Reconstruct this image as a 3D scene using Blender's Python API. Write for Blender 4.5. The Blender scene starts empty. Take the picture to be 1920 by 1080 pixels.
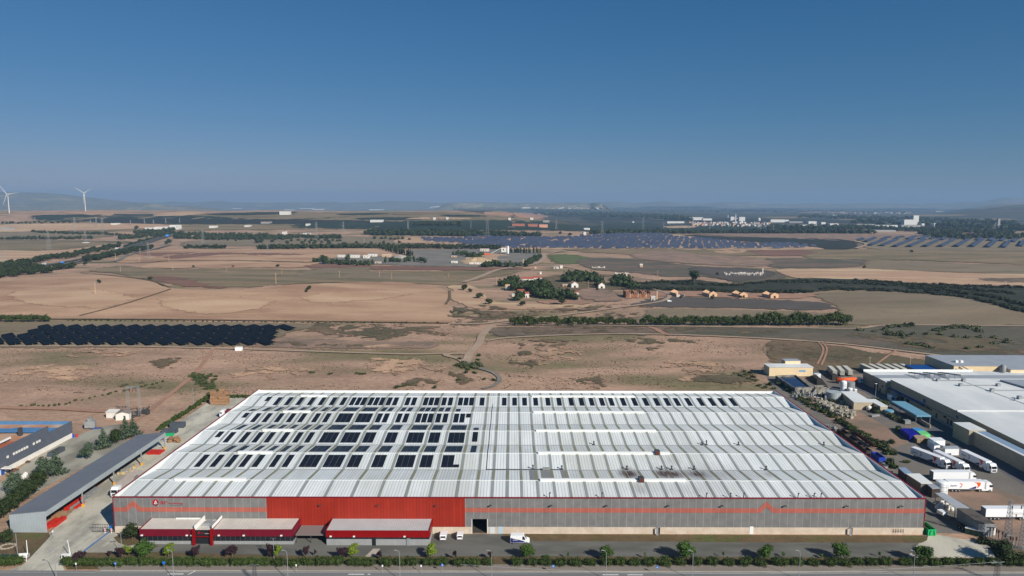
import bpy, math, random
from mathutils import Vector, Matrix, noise as mnoise
R = math.radians
sc = bpy.context.scene
COL = sc.collection
random.seed(7)

# ------------------------------------------------------------------ camera
F = 1300.0; CH = 105.0; PITCH = math.atan(158/F); ROLL = R(0.11)
cam_d = bpy.data.cameras.new('camera'); cam = bpy.data.objects.new('camera', cam_d); COL.objects.link(cam)
cam_d.sensor_width = 36; cam_d.lens = 36*F/1920; cam_d.clip_start = 1; cam_d.clip_end = 60000
cam.location = (0, 0, CH)
cam.rotation_mode = 'XYZ'
cam.matrix_world = Matrix.Translation((0, 0, CH)) @ Matrix.Rotation(math.pi/2-PITCH, 4, 'X') @ Matrix.Rotation(ROLL, 4, 'Z')
sc.camera = cam

def S(t):
    t = max(0., min(1., t)); return t*t*(3-2*t)

def G(x, cx, s):
    return math.exp(-((x-cx)/s)**2)

def hgt(x, y):
    """height of the land"""
    h = 0.
    if y > 420:
        h += 9.0*G(x, -330, 190)*G(y, 800, 130)*S((y-600)/80)
        h += 5.0*G(x, -520, 160)*G(y, 900, 150)
        h += 5.0*G(x, 560, 240)*G(y, 700, 110)*S((y-610)/80)
        h += 6.0*G(x, -420, 260)*G(y, 1450, 220)
        h += 2.0*S((y-640)/200)*mnoise.noise((x/160., y/160., 3.))
    if y > 1700:
        m = 1-S((x+100)/500.)
        h += 62*S((y-1900)/1300.)*m*(1-S((y-3900)/1500.))
        h += 14*m*G(y, 3400, 500)*mnoise.noise((x/420., y/500., 1.))
        h += 4*S((y-1700)/500)*mnoise.noise((x/500., y/700., 5.))
    if y > 4500:                                   # hills far off
        u = x/y
        h += 15*S((y-5000)/2000)*mnoise.noise((x/1300., y/1800., 2.))
        h += 120*S((y-9000)/250)*(1-S((y-10500)/1500))*S((u+0.12)/0.03)*(1-S((u-0.125)/0.02))*(.92+.12*mnoise.noise((x/500., 0, 7.)))
        h += (250+50*mnoise.noise((u*9, 2.2, 0)))*S((y-8600)/1900)*(1-S((u+0.68)/0.26))*(1-S((y-12000)/2000))
        h += (75+70*mnoise.noise((u*22, 8.2, 0)))*S((y-7600)/900)*(1-S((u+0.47)/0.09))*(1-S((y-8900)/700))
        h += (130+60*mnoise.noise((u*26, 4.2, 0)))*S((y-13500)/2000)
        h += 110*S((u-0.60)/0.12)*S((y-5200)/1800)*(1+.5*mnoise.noise((u*12, y/3000, 0)))
    return h

def ray(px, py):
    u = (px-960)/F; v = (540-py)/F
    c, s = math.cos(ROLL), math.sin(ROLL)
    u, v = u*c-v*s, u*s+v*c
    cp, sp = math.cos(PITCH), math.sin(PITCH)
    return (u, cp+v*sp, -sp+v*cp)

def P(px, py, z=0.):
    d = ray(px, py); t = (z-CH)/d[2]
    return Vector((d[0]*t, d[1]*t, z))

def PG(px, py):
    """where the sight line of a photo pixel meets the land"""
    d = ray(px, py)
    if d[1] <= 0: return None
    y = 150.; px_, lo = None, 150.
    while y < 16000:
        t = y/d[1]
        if CH+d[2]*t < hgt(d[0]*t, y):
            a, b = lo, y
            for _ in range(14):
                m = (a+b)/2; t = m/d[1]
                if CH+d[2]*t < hgt(d[0]*t, m): b = m
                else: a = m
            t = b/d[1]
            return Vector((d[0]*t, b, hgt(d[0]*t, b)))
        lo = y; y *= 1.01
    t = 16000/d[1]
    return Vector((d[0]*t, 16000., hgt(d[0]*t, 16000)))

def sz(px, py, n):
    """metres spanned by n photo pixels at the land seen at that pixel"""
    return n*PG(px, py).y*1.0/F

# ------------------------------------------------------------------ materials
MATS = {}
# surface colours brought to their real reflectance
SCALE = {'ploughed_tan': (.83,.84,.79), 'ploughed_sand': (.85,.86,.82), 'ploughed_pale': (.83,.84,.79), 'dry_scrub_land': (1.36,1.37,1.42), 'white_sheet_roof': (1.30,1.28,1.22), 'bare_patch': (1.45,1.45,1.45), 'lane_concrete': (1.2,1.2,1.12), 'grey_concrete_panel': (.80,.80,.80), 'grey_concrete_side': (.8,.8,.8),
 'old_asphalt': (.77,.78,.72), 'stubble_beige': (.60,.62,.68), 'stubble_olive': (.82,.82,.86), 'red_cladding': (.82,.66,.62), 'salmon_stripe': (.63,.65,.72), 'pale_flat_roof': (1.2,1.2,1.2), 'yard_concrete': (1.85,1.82,1.7), 'grey_scrub': (1.05,.98,.95), 'ploughed_dark': (.95,.95,.95),
 'dark_scrub': (1.1,.98,.85), 'orchard_green': (.55,.6,.65), 'vineyard_dark': (.6,.6,.65), 'reed_bed': (.55,.45,.55), 'valley_farmland': (.7,.7,.75), 'aged_rooflight': (.95,1.02,1.1), 'wine_fascia': (.85,.7,.8), 'scarlet_fascia': (.85,.6,.6)}
def L(c):
    return tuple(((v/12.92) if v <= .04045 else ((v+.055)/1.055)**2.4) for v in c)

def mat(name, c1, c2=None, scale=1., rough=.8, c3=None, scale3=.1, bump=0., metal=0., rnd=0., fine=0., stretch=None, spec=.3, f3=(.45, .6), f2=(.35, .65), obj=False, emis=None):
    if name in MATS: return MATS[name]
    k_ = SCALE.get(name)
    if k_:
        c1 = tuple(a*b for a, b in zip(c1, k_)); c2 = c2 and tuple(a*b for a, b in zip(c2, k_)); c3 = c3 and tuple(a*b for a, b in zip(c3, k_))
    m = bpy.data.materials.new(name); m.use_nodes = True; MATS[name] = m
    nt = m.node_tree; N = nt.nodes; K = nt.links
    b = N['Principled BSDF']; b.inputs['Roughness'].default_value = rough; b.inputs['Metallic'].default_value = metal
    b.inputs['Specular IOR Level'].default_value = spec
    m.diffuse_color = (*c1, 1)
    if c2 is None and not rnd and not fine:
        b.inputs['Base Color'].default_value = (*c1, 1)
        return m
    if obj:
        src = N.new('ShaderNodeTexCoord').outputs['Object']
    else:
        src = N.new('ShaderNodeNewGeometry').outputs['Position']
    if stretch:
        mp = N.new('ShaderNodeMapping'); mp.inputs['Scale'].default_value = stretch; K.new(src, mp.inputs['Vector']); src = mp.outputs[0]
    def noi(s, d=4, ro=.6):
        t = N.new('ShaderNodeTexNoise'); t.inputs['Scale'].default_value = s; t.inputs['Detail'].default_value = d; t.inputs['Roughness'].default_value = ro
        K.new(src, t.inputs['Vector']); return t.outputs['Fac']
    def ramp(f, a, bb):
        r = N.new('ShaderNodeMapRange'); r.inputs[1].default_value = a; r.inputs[2].default_value = bb; K.new(f, r.inputs[0]); return r.outputs[0]
    def mix(f, a, bb):
        x = N.new('ShaderNodeMix'); x.data_type = 'RGBA'
        K.new(f, x.inputs[0])
        for i, v in ((6, a), (7, bb)):
            if isinstance(v, tuple): x.inputs[i].default_value = (*v, 1)
            else: K.new(v, x.inputs[i])
        return x.outputs[2]
    colr = c1
    if c2 is not None:
        colr = mix(ramp(noi(scale), *f2), c1, c2)
    if c3 is not None:
        colr = mix(ramp(noi(scale3, 6, .65), *f3), colr, c3)
    def mul(colr, fac):
        x = N.new('ShaderNodeHueSaturation')
        if isinstance(colr, tuple): x.inputs['Color'].default_value = (*colr, 1)
        else: K.new(colr, x.inputs['Color'])
        K.new(fac, x.inputs['Value']); return x.outputs[0]
    if fine:
        colr = mul(colr, ramp2(N, K, noi(scale*4, 5, .75), 1-fine*1.2, 1+fine*1.2))
        colr = mul(colr, ramp2(N, K, noi(scale*22, 4, .85), 1-fine*1.5, 1+fine*1.5))
    if rnd:
        oi = N.new('ShaderNodeObjectInfo')
        colr = mul(colr, ramp2(N, K, oi.outputs['Random'], 1-rnd, 1+rnd, 0, 1))
    if isinstance(colr, tuple): b.inputs['Base Color'].default_value = (*colr, 1)
    else: K.new(colr, b.inputs['Base Color'])
    if bump:
        bp = N.new('ShaderNodeBump'); bp.inputs['Strength'].default_value = bump; bp.inputs['Distance'].default_value = .3
        K.new(noi(scale*4, 5, .65), bp.inputs['Height']); K.new(bp.outputs[0], b.inputs['Normal'])
    return m

def ramp2(N, K, f, a, b, i0=.25, i1=.75):
    r = N.new('ShaderNodeMapRange'); r.inputs[1].default_value = i0; r.inputs[2].default_value = i1
    r.inputs[3].default_value = a; r.inputs[4].default_value = b; K.new(f, r.inputs[0]); return r.outputs[0]

def stripes(m, axis, period, width, dark, strength_bump=0., jit=.0):
    """multiply the base colour of material m by thin seam lines every `period` metres along a world axis"""
    nt = m.node_tree; N = nt.nodes; K = nt.links; b = N['Principled BSDF']
    geo = N.new('ShaderNodeNewGeometry'); sp = N.new('ShaderNodeSeparateXYZ'); K.new(geo.outputs['Position'], sp.inputs[0])
    dv = N.new('ShaderNodeMath'); dv.operation = 'DIVIDE'; dv.inputs[1].default_value = period; K.new(sp.outputs[axis], dv.inputs[0])
    fr = N.new('ShaderNodeMath'); fr.operation = 'FRACT'; K.new(dv.outputs[0], fr.inputs[0])
    lt = N.new('ShaderNodeMath'); lt.operation = 'LESS_THAN'; lt.inputs[1].default_value = width/period; K.new(fr.outputs[0], lt.inputs[0])
    x = N.new('ShaderNodeMix'); x.data_type = 'RGBA'; x.blend_type = 'MIX'; K.new(lt.outputs[0], x.inputs[0])
    l = b.inputs['Base Color'].links
    if l: K.new(l[0].from_socket, x.inputs[6])
    else: x.inputs[6].default_value = b.inputs['Base Color'].default_value
    x.inputs[7].default_value = (*dark, 1)
    out = x.outputs[2]
    if jit:                                        # each sheet between two seams has its own slight tone
        fl = N.new('ShaderNodeMath'); fl.operation = 'FLOOR'; K.new(dv.outputs[0], fl.inputs[0])
        wn = N.new('ShaderNodeTexWhiteNoise'); wn.noise_dimensions = '1D'; K.new(fl.outputs[0], wn.inputs['W'])
        hs = N.new('ShaderNodeHueSaturation'); K.new(out, hs.inputs['Color']); K.new(ramp2(N, K, wn.outputs[0], 1-jit, 1+jit, 0, 1), hs.inputs['Value'])
        out = hs.outputs[0]
    K.new(out, b.inputs['Base Color'])
    return m

# ------------------------------------------------------------------ mesh building
class MB:
    def __init__(s): s.v = []; s.f = []; s.m = []
    def add(s, vs, fs, m=0):
        o = len(s.v); s.v += [tuple(p) for p in vs]; s.f += [tuple(i+o for i in f) for f in fs]; s.m += [m]*len(fs); return s
    def box(s, x0, x1, y0, y1, z0, z1, m=0):
        return s.add([(x0,y0,z0),(x1,y0,z0),(x1,y1,z0),(x0,y1,z0),(x0,y0,z1),(x1,y0,z1),(x1,y1,z1),(x0,y1,z1)],
                     [(0,3,2,1),(4,5,6,7),(0,1,5,4),(1,2,6,5),(2,3,7,6),(3,0,4,7)], m)
    def prism(s, pts, z0, z1, m=0):
        n = len(pts); z0s = z0 if isinstance(z0, (list, tuple)) else [z0]*n; z1s = z1 if isinstance(z1, (list, tuple)) else [z1]*n
        return s.add([(p[0],p[1],z) for p, z in zip(pts, z0s)]+[(p[0],p[1],z) for p, z in zip(pts, z1s)],
                     [tuple(range(n-1,-1,-1)), tuple(range(n,2*n))]+[(i,(i+1)%n,(i+1)%n+n,i+n) for i in range(n)], m)
    def yprof(s, pts, x0, x1, m=0):               # profile in y,z pushed along x
        n = len(pts)
        return s.add([(x0,p[0],p[1]) for p in pts]+[(x1,p[0],p[1]) for p in pts],
                     [tuple(range(n)), tuple(range(2*n-1,n-1,-1))]+[(i,i+n,(i+1)%n+n,(i+1)%n) for i in range(n)], m)
    def xprof(s, pts, y0, y1, m=0):               # profile in x,z pushed along y
        n = len(pts)
        return s.add([(p[0],y0,p[1]) for p in pts]+[(p[0],y1,p[1]) for p in pts],
                     [tuple(range(n)), tuple(range(2*n-1,n-1,-1))]+[(i,i+n,(i+1)%n+n,(i+1)%n) for i in range(n)], m)
    def tube(s, a, b, r0, r1=None, n=8, m=0, caps=True):
        a = Vector(a); b = Vector(b); r1 = r0 if r1 is None else r1
        d = (b-a).normalized(); t = d.cross(Vector((0,0,1)) if abs(d.z) < .9 else Vector((1,0,0))).normalized(); w = d.cross(t)
        vs = []
        for c, r in ((a,r0),(b,r1)):
            for i in range(n):
                q = 2*math.pi*i/n; vs.append(c+t*math.cos(q)*r+w*math.sin(q)*r)
        fs = [(i,(i+1)%n,(i+1)%n+n,i+n) for i in range(n)]
        if caps: fs += [tuple(range(n-1,-1,-1)), tuple(range(n,2*n))]
        return s.add(vs, fs, m)
    def bar(s, a, b, w, m=0): return s.tube(a, b, w*.7, w*.7, 4, m)
    def lathe(s, prof, n=20, c=(0,0), m=0):
        vs = []; k = len(prof)
        for r, z in prof:
            for i in range(n):
                q = 2*math.pi*i/n; vs.append((c[0]+r*math.cos(q), c[1]+r*math.sin(q), z))
        fs = [(j*n+i, j*n+(i+1)%n, (j+1)*n+(i+1)%n, (j+1)*n+i) for j in range(k-1) for i in range(n)]
        fs += [tuple(range(n-1,-1,-1)), tuple(range((k-1)*n, k*n))]
        return s.add(vs, fs, m)
    def quad(s, a, b, c, d, m=0): return s.add([a,b,c,d], [(0,1,2,3)], m)
    def build(s, name, mats, parent=None, smooth=False):
        me = bpy.data.meshes.new(name); me.from_pydata(s.v, [], s.f)
        if not isinstance(mats, (list, tuple)): mats = [mats]
        for m in mats: me.materials.append(m)
        if len(mats) > 1: me.polygons.foreach_set('material_index', s.m)
        if smooth: me.polygons.foreach_set('use_smooth', [True]*len(me.polygons))
        me.update()
        o = bpy.data.objects.new(name, me); COL.objects.link(o)
        if parent: o.parent = parent
        return o

def tag(o, label=None, cat=None, group=None, kind=None):
    if label: o['label'] = label
    if cat: o['category'] = cat
    if group: o['group'] = group
    if kind: o['kind'] = kind
    return o

def empty(name, loc=(0,0,0), rz=0., label=None, cat=None, group=None):
    o = bpy.data.objects.new(name, None); o.empty_display_size = .5; COL.objects.link(o)
    o.location = loc; o.rotation_euler = (0,0,rz); tag(o, label, cat, group); return o

KIDS = {}
def kids(o): return [c for c in COL.objects if c.parent == o]
def snap(root):
    """remember a thing and its parts so that it can be copied fast"""
    return (root, [(c, [g for g in kids(c)]) for c in kids(root)])
def dup(sn, loc, rz=0., scale=1., label=None, cat=None, group=None):
    root, ch = sn
    r = root.copy(); COL.objects.link(r); r.location = loc; r.rotation_euler = (0,0,rz)
    r.scale = scale if isinstance(scale, (tuple, list)) else (scale,)*3
    tag(r, label, cat, group)
    for c, gs in ch:
        k = c.copy(); COL.objects.link(k); k.parent = r
        for g in gs:
            d = g.copy(); COL.objects.link(d); d.parent = k
    return r

def place(sn, spots, used=[None]):
    """spots: (loc, rz, scale). The first spot takes the source itself"""
    out = []
    for i, (loc, rz, s) in enumerate(spots):
        if i == 0 and not sn[0].get('placed'):
            o = sn[0]; o['placed'] = 1; o.location = loc; o.rotation_euler = (0,0,rz); o.scale = s if isinstance(s, (tuple, list)) else (s,)*3
        else:
            o = dup(sn, loc, rz, s)
        out.append(o)
    return out

_O = ['zeroth','first','second','third','fourth','fifth','sixth','seventh','eighth','ninth','tenth','eleventh','twelfth','thirteenth','fourteenth','fifteenth','sixteenth','seventeenth','eighteenth','nineteenth']
_T = ['','','twent','thirt','fort','fift','sixt','sevent','eight','ninet']
def nth(n):
    if n < 20: return _O[n]
    if n < 100:
        t, u = divmod(n, 10)
        return _T[t]+'ieth' if u == 0 else _T[t]+'y-'+_O[u]
    return '%d%s' % (n, 'th' if 10 <= n % 100 <= 20 else {1:'st',2:'nd',3:'rd'}.get(n % 10, 'th'))

def series(objs, template, cat, group, key=None):
    """label copies one by one, counted from the left of the photo"""
    key = key or (lambda o: o.location.x/max(o.location.y, 1))
    objs = sorted(objs, key=key)
    for i, o in enumerate(objs):
        if len(objs) == 1: t = template.replace('{n} ', '').replace(', {n}', '')
        elif i == 0: t = template.replace('{n} from the left', 'leftmost')
        elif i == len(objs)-1: t = template.replace('{n} from the left', 'rightmost')
        else: t = template.replace('{n}', nth(i+1))
        tag(o, t, cat, group)
    return objs

def textmesh(txt, width, height, m, name='lettering', depth=.04, shear=0., off=0.):
    """letters lying in the XZ plane, facing -Y, lower left corner at the origin"""
    cu = bpy.data.curves.new('txt', 'FONT'); cu.body = txt; cu.size = 1; cu.extrude = 0.02; cu.shear = shear; cu.resolution_u = 2; cu.offset = off
    to = bpy.data.objects.new('txt', cu); COL.objects.link(to)
    bpy.context.view_layer.update()
    dg = bpy.context.evaluated_depsgraph_get()
    me = bpy.data.meshes.new_from_object(to.evaluated_get(dg))
    bpy.data.objects.remove(to)
    xs = [v.co.x for v in me.vertices]; ys = [v.co.y for v in me.vertices]
    x0, x1, y0, y1 = min(xs), max(xs), min(ys), max(ys)
    for v in me.vertices:
        v.co = ((v.co.x-x0)/(x1-x0)*width, -(v.co.z+.02)/.04*depth, (v.co.y-y0)/(y1-y0)*height)
    me.materials.clear(); me.materials.append(m); me.name = name
    return me
# ------------------------------------------------------------------ light
SUNDIR = Vector((13.4, -14.8, 0)).normalized()*math.cos(R(31)) + Vector((0, 0, math.sin(R(31))))
w = bpy.data.worlds.new('World'); sc.world = w; w.use_nodes = True
N = w.node_tree.nodes; K = w.node_tree.links; bg = N['Background']
sky = N.new('ShaderNodeTexSky'); sky.sky_type = 'NISHITA'; sky.sun_disc = False
sky.sun_elevation = R(31); sky.sun_rotation = math.atan2(SUNDIR.x, SUNDIR.y)
sky.altitude = 400; sky.air_density = 1.0; sky.dust_density = .1; sky.ozone_density = 3
sx = N.new('ShaderNodeSeparateColor'); cx_ = N.new('ShaderNodeCombineColor'); K.new(sky.outputs[0], sx.inputs[0])
for i_, (g_, a_) in enumerate(((1.4, .096), (.8, .382), (.7, .687))):      # deepens the blue of the clear sky
    pw = N.new('ShaderNodeMath'); pw.operation = 'POWER'; K.new(sx.outputs[i_], pw.inputs[0]); pw.inputs[1].default_value = g_
    ml = N.new('ShaderNodeMath'); ml.operation = 'MULTIPLY'; K.new(pw.outputs[0], ml.inputs[0]); ml.inputs[1].default_value = a_; K.new(ml.outputs[0], cx_.inputs[i_])
K.new(cx_.outputs[0], bg.inputs['Color']); bg.inputs['Strength'].default_value = 0.1
sd = bpy.data.lights.new('sun', 'SUN'); sd.energy = 4.2; sd.angle = R(.5); sd.color = (1, .945, .87)
so = bpy.data.objects.new('sun', sd); COL.objects.link(so); so.rotation_euler = SUNDIR.to_track_quat('Z', 'Y').to_euler(); so.location = (0, 0, 300)
sc.view_settings.view_transform = 'Standard'; sc.view_settings.look = 'None'; sc.view_settings.exposure = 0.52; sc.view_settings.gamma = 1
sc.view_settings.use_curve_mapping = False
sc.cycles.max_bounces = 4; sc.cycles.volume_bounces = 0
# haze in one closed box
hb = MB().box(-26000, 26000, -1500, 24000, -40, 430)
hm = bpy.data.materials.new('haze_air'); hm.use_nodes = True; hm.node_tree.nodes.clear()
on = hm.node_tree.nodes.new('ShaderNodeOutputMaterial'); pv = hm.node_tree.nodes.new('ShaderNodeVolumePrincipled')
pv.inputs['Color'].default_value = (.34, .55, .81, 1); pv.inputs['Density'].default_value = 7.5e-5; pv.inputs['Anisotropy'].default_value = .0
hm.node_tree.links.new(pv.outputs[0], on.inputs['Volume'])
tag(hb.build('haze', hm), 'thin blue air haze over the whole plain', 'haze', kind='stuff')

# ------------------------------------------------------------------ land
def ground():
    ys = []; y = -60.
    while y < 420: ys.append(y); y += 20 
    while y < 1800: ys.append(y); y += 14
    while y < 23500: ys.append(y); y *= 1.012
    us = [-1.5+3.0*i/260 for i in range(261)]
    vs = []; fs = []; n = len(us)
    for y in ys:
        for u in us:
            x = u*(max(y, 0)*.9+260)
            vs.append((x, y, hgt(x, y)))
    for j in range(len(ys)-1):
        for i in range(n-1):
            a = j*n+i; fs.append((a, a+1, a+1+n, a+n))
    b = MB(); b.add(vs, fs); return b
m_ground = mat('dry_scrub', (.19, .128, .082), (.135, .102, .068), .035, .95, c3=(.088, .085, .05), scale3=.012, bump=.25, fine=.25, f3=(.5, .62))
import bmesh
def C(r, g, b, k=1.0): return tuple(v*k for v in L((r/255., g/255., b/255.)))

m_ground = mat('dry_scrub_land', C(156,127,103), C(128,104,84), .022, .95, c3=C(104,94,66), scale3=.011, bump=.4, fine=.34, f3=(.5, .6), stretch=(.55,1.3,1))
stripe_dirs = {}
M_tan = mat('ploughed_tan', C(204,167,138), C(188,151,123), .010, .95, c3=C(170,132,107), scale3=.007, bump=.2, fine=.1, stretch=(.8,2.2,1), f3=(.46,.62))
M_tan2 = mat('ploughed_sand', C(194,157,130), C(176,139,113), .008, .95, c3=C(208,178,144), scale3=.008, fine=.1, stretch=(.5,3,1))
M_bare = mat('bare_patch', C(170,138,110), C(150,122,98), .04, .95, c3=C(128,106,84), scale3=.03, fine=.25)
M_tanl = mat('ploughed_pale', C(210,176,146), C(200,164,134), .012, .95, c3=C(188,151,123), scale3=.012, fine=.1, stretch=(.6,2,1), f3=(.45,.6))
M_olive = mat('stubble_olive', C(156,134,102), C(138,120,88), .008, .95, c3=C(120,110,78), scale3=.01, fine=.15, stretch=(.6,2,1))
M_red = mat('ploughed_red', C(132,98,80), C(114,84,70), .01, .95, fine=.1, stretch=(.5,2,1))
M_beige = mat('stubble_beige', C(170,150,116), C(154,134,102), .01, .95, c3=C(132,122,84), scale3=.012, fine=.12, stretch=(.7,2,1), f3=(.52,.7))
M_green = mat('reed_bed', C(62,74,44), C(48,60,36), .02, .95, c3=C(82,88,56), scale3=.02, fine=.3, bump=.6)
M_grass = mat('green_grass', C(86,100,52), C(100,104,64), .03, .95, fine=.25)
M_dark = mat('ploughed_dark', C(92,85,78), C(84,78,70), .03, .95, fine=.12)
M_scrubd = mat('dark_scrub', C(98,92,72), C(82,80,62), .02, .95, c3=C(112,98,80), scale3=.012, fine=.28, bump=.4)
M_scrubg = mat('grey_scrub', C(94,91,78), C(82,82,66), .014, .95, c3=C(112,98,84), scale3=.009, fine=.25, bump=.4, stretch=(.5,1.5,1))
M_crop = mat('orchard_green', C(50,66,46), C(42,58,44), .01, .95, c3=C(60,72,50), scale3=.004, fine=.2, stretch=(.5,2,1))
M_cropd = mat('vineyard_dark', C(58,62,48), C(50,54,44), .02, .95, fine=.2)
M_plain = mat('valley_farmland', C(78,84,68), C(54,66,52), .0022, .95, c3=C(108,98,80), scale3=.0015, fine=.3, stretch=(.5,2,1))
M_gravel = mat('grey_gravel', C(128,122,112), C(112,108,98), .02, .95, fine=.2)
M_path = mat('packed_dirt', C(172,150,128), C(158,136,114), .05, .95, fine=.12)
M_pathr = mat('reddish_dirt', C(168,130,106), C(150,116,96), .05, .95, fine=.14)
M_asphalt = mat('old_asphalt', C(122,121,117), C(112,111,108), .06, .92, c3=C(100,99,96), scale3=.03, fine=.06, bump=.05, stretch=(1,3,1))
M_concrete = mat('yard_concrete', C(150,147,137), C(136,133,124), .05, .92, c3=C(112,110,104), scale3=.06, fine=.1, stretch=(1.6,.7,1))
M_lane = mat('lane_concrete', C(150,147,137), C(132,128,118), .05, .92, c3=C(110,106,98), scale3=.05, fine=.1, stretch=(1.6,.7,1), f3=(.45,.6))
M_yard = mat('dusty_asphalt', C(118,112,103), C(106,101,94), .05, .95, c3=C(136,120,102), scale3=.03, fine=.1, f3=(.52,.62))
M_darkasp = mat('new_asphalt', C(96,96,97), C(88,88,90), .05, .9, fine=.05)
M_clay = mat('bare_clay', C(156,128,108), C(140,114,96), .04, .95, c3=C(122,106,90), scale3=.03, fine=.12)
M_verge = mat('dry_verge', C(104,86,62), C(90,78,52), .12, .95, c3=C(84,88,48), scale3=.09, fine=.3, bump=.4, f3=(.5,.62))
M_pave = mat('pavement', C(136,127,116), C(126,118,108), .1, .95, fine=.1)
M_kerb = mat('kerb_stone', C(178,168,152), C(160,150,136), .3, .9)

m_farl = mat('far_plain', C(66,74,60), C(50,60,50), .0016, .95, c3=C(116,108,86), scale3=.0022, fine=.4, f3=(.48,.62), stretch=(.5,1.6,1)); m_hill = mat('far_hill', C(118,118,108), C(98,102,94), .002, .95, c3=C(140,132,114), scale3=.002, fine=.25, f3=(.5,.65))  # hill tones lightened to stand in for denser haze far off
gb = ground(); gb.m = [0 if max(gb.v[i][1] for i in f) < 4300+600*(gb.v[f[0]][0] < -200) else (2 if gb.v[f[0]][1] > 7600 else 1) for f in gb.f]
g = gb.build('ground', [m_ground, m_farl, m_hill], smooth=True); tag(g, 'dry brown plain reaching to the hills', kind='structure')

LAYER = [0]
def lift(x, y, z, k):
    return z+.004*k+(0 if y < 420 else (.12+(y-420)*.0004+k*(y-420)*8e-6))

def smooth_px(pts, closed=True, sub=5, jit=.0):
    out = []; n = len(pts)
    rng = range(n) if closed else range(n-1)
    for i in rng:
        p0 = pts[(i-1) % n] if closed or i > 0 else pts[i]; p1 = pts[i]; p2 = pts[(i+1) % n]
        p3 = pts[(i+2) % n] if closed or i+2 < n else p2
        for k in range(sub):
            t = k/sub
            q = [0.5*((2*p1[a])+(-p0[a]+p2[a])*t+(2*p0[a]-5*p1[a]+4*p2[a]-p3[a])*t*t+(-p0[a]+3*p1[a]-3*p2[a]+p3[a])*t**3) for a in (0, 1)]
            if jit and k: q[0] += random.uniform(-jit, jit)*2; q[1] += random.uniform(-jit, jit)
            out.append(q)
    if not closed: out.append(list(pts[-1]))
    return out

RAG = {}
def ragged(m, patchy=False):
    """the same soil, ending in a ragged natural outline instead of a cut edge"""
    if (m.name, patchy) in RAG: return RAG[(m.name, patchy)]
    c = m.copy(); c.name = m.name+'_ragged'; RAG[(m.name, patchy)] = c
    nt = c.node_tree; N = nt.nodes; K = nt.links; out = [n for n in N if n.type == 'OUTPUT_MATERIAL'][0]; b = N['Principled BSDF']
    at_ = N.new('ShaderNodeAttribute'); at_.attribute_name = 'inset'; geo = N.new('ShaderNodeNewGeometry')
    t = N.new('ShaderNodeTexNoise'); t.inputs['Scale'].default_value = .045 if patchy else .06; t.inputs['Detail'].default_value = 8; t.inputs['Roughness'].default_value = .72; K.new(geo.outputs['Position'], t.inputs['Vector'])
    a = N.new('ShaderNodeMath'); a.operation = 'MULTIPLY_ADD'; K.new(t.outputs['Fac'], a.inputs[0]); a.inputs[1].default_value = 6.5 if patchy else 2.4; a.inputs[2].default_value = -3.45 if patchy else -1.2
    s_ = N.new('ShaderNodeMath'); s_.operation = 'ADD'; K.new(a.outputs[0], s_.inputs[0]); K.new(at_.outputs['Fac'], s_.inputs[1])
    r = ramp2(N, K, s_.outputs[0], 0, 1, .2, .36)
    tr = N.new('ShaderNodeBsdfTransparent'); mx = N.new('ShaderNodeMixShader'); K.new(r, mx.inputs[0]); K.new(tr.outputs[0], mx.inputs[1]); K.new(b.outputs[0], mx.inputs[2]); K.new(mx.outputs[0], out.inputs['Surface'])
    return c

def drape(poly, name, m, k, label=None, z=None, soft=False):
    bm = bmesh.new()
    vs = [bm.verts.new((p.x, p.y, 0)) for p in poly]
    try: bm.faces.new(vs)
    except Exception: bm.free(); return None
    bmesh.ops.triangulate(bm, faces=bm.faces[:])
    x0 = min(p.x for p in poly); x1 = max(p.x for p in poly); y0 = min(p.y for p in poly); y1 = max(p.y for p in poly)
    if y1 > 420:
        st = max(14., (y0+y1)/2*.016)*(.7 if soft else 1)
        for ax, a, b in ((0, x0, x1), (1, y0, y1)):
            s_ = st*(1.6 if ax == 0 else 1)
            c = a+s_
            while c < b:
                co = (c, 0, 0) if ax == 0 else (0, c, 0); no = (1, 0, 0) if ax == 0 else (0, 1, 0)
                bmesh.ops.bisect_plane(bm, geom=bm.verts[:]+bm.edges[:]+bm.faces[:], plane_co=co, plane_no=no)
                c += s_
        bmesh.ops.triangulate(bm, faces=bm.faces[:])
    for v in bm.verts: v.co.z = lift(v.co.x, v.co.y, hgt(v.co.x, v.co.y), k)
    bmesh.ops.recalc_face_normals(bm, faces=bm.faces[:])
    for f in bm.faces:
        if f.normal.z < 0: f.normal_flip()
        f.smooth = True
    me = bpy.data.meshes.new(name); bm.to_mesh(me); bm.free()
    if soft:
        pt = name in ('scrub_land', 'bare_ground') and y0 < 640 and y1 < 760 and y0 > 330 and (x1-x0) < 260; m = ragged(m, pt); seg = [(poly[i], poly[(i+1) % len(poly)]) for i in range(len(poly))]; vals = []
        fade = .06*(y0+y1)/2 if pt else max(5., .02*(y0+y1)/2)
        for v in me.vertices:
            best = 1e9
            for a, b in seg:
                dx, dy = b.x-a.x, b.y-a.y; t = max(0, min(1, ((v.co.x-a.x)*dx+(v.co.y-a.y)*dy)/(dx*dx+dy*dy+1e-9)))
                q = (v.co.x-a.x-t*dx)**2+(v.co.y-a.y-t*dy)**2
                if q < best: best = q
            vals.append(min(1., math.sqrt(best)/fade))
        at_ = me.attributes.new('inset', 'FLOAT', 'POINT'); at_.data.foreach_set('value', vals)
    me.materials.append(m)
    o = bpy.data.objects.new(name, me); COL.objects.link(o)
    tag(o, label, kind='structure'); return o

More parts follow.
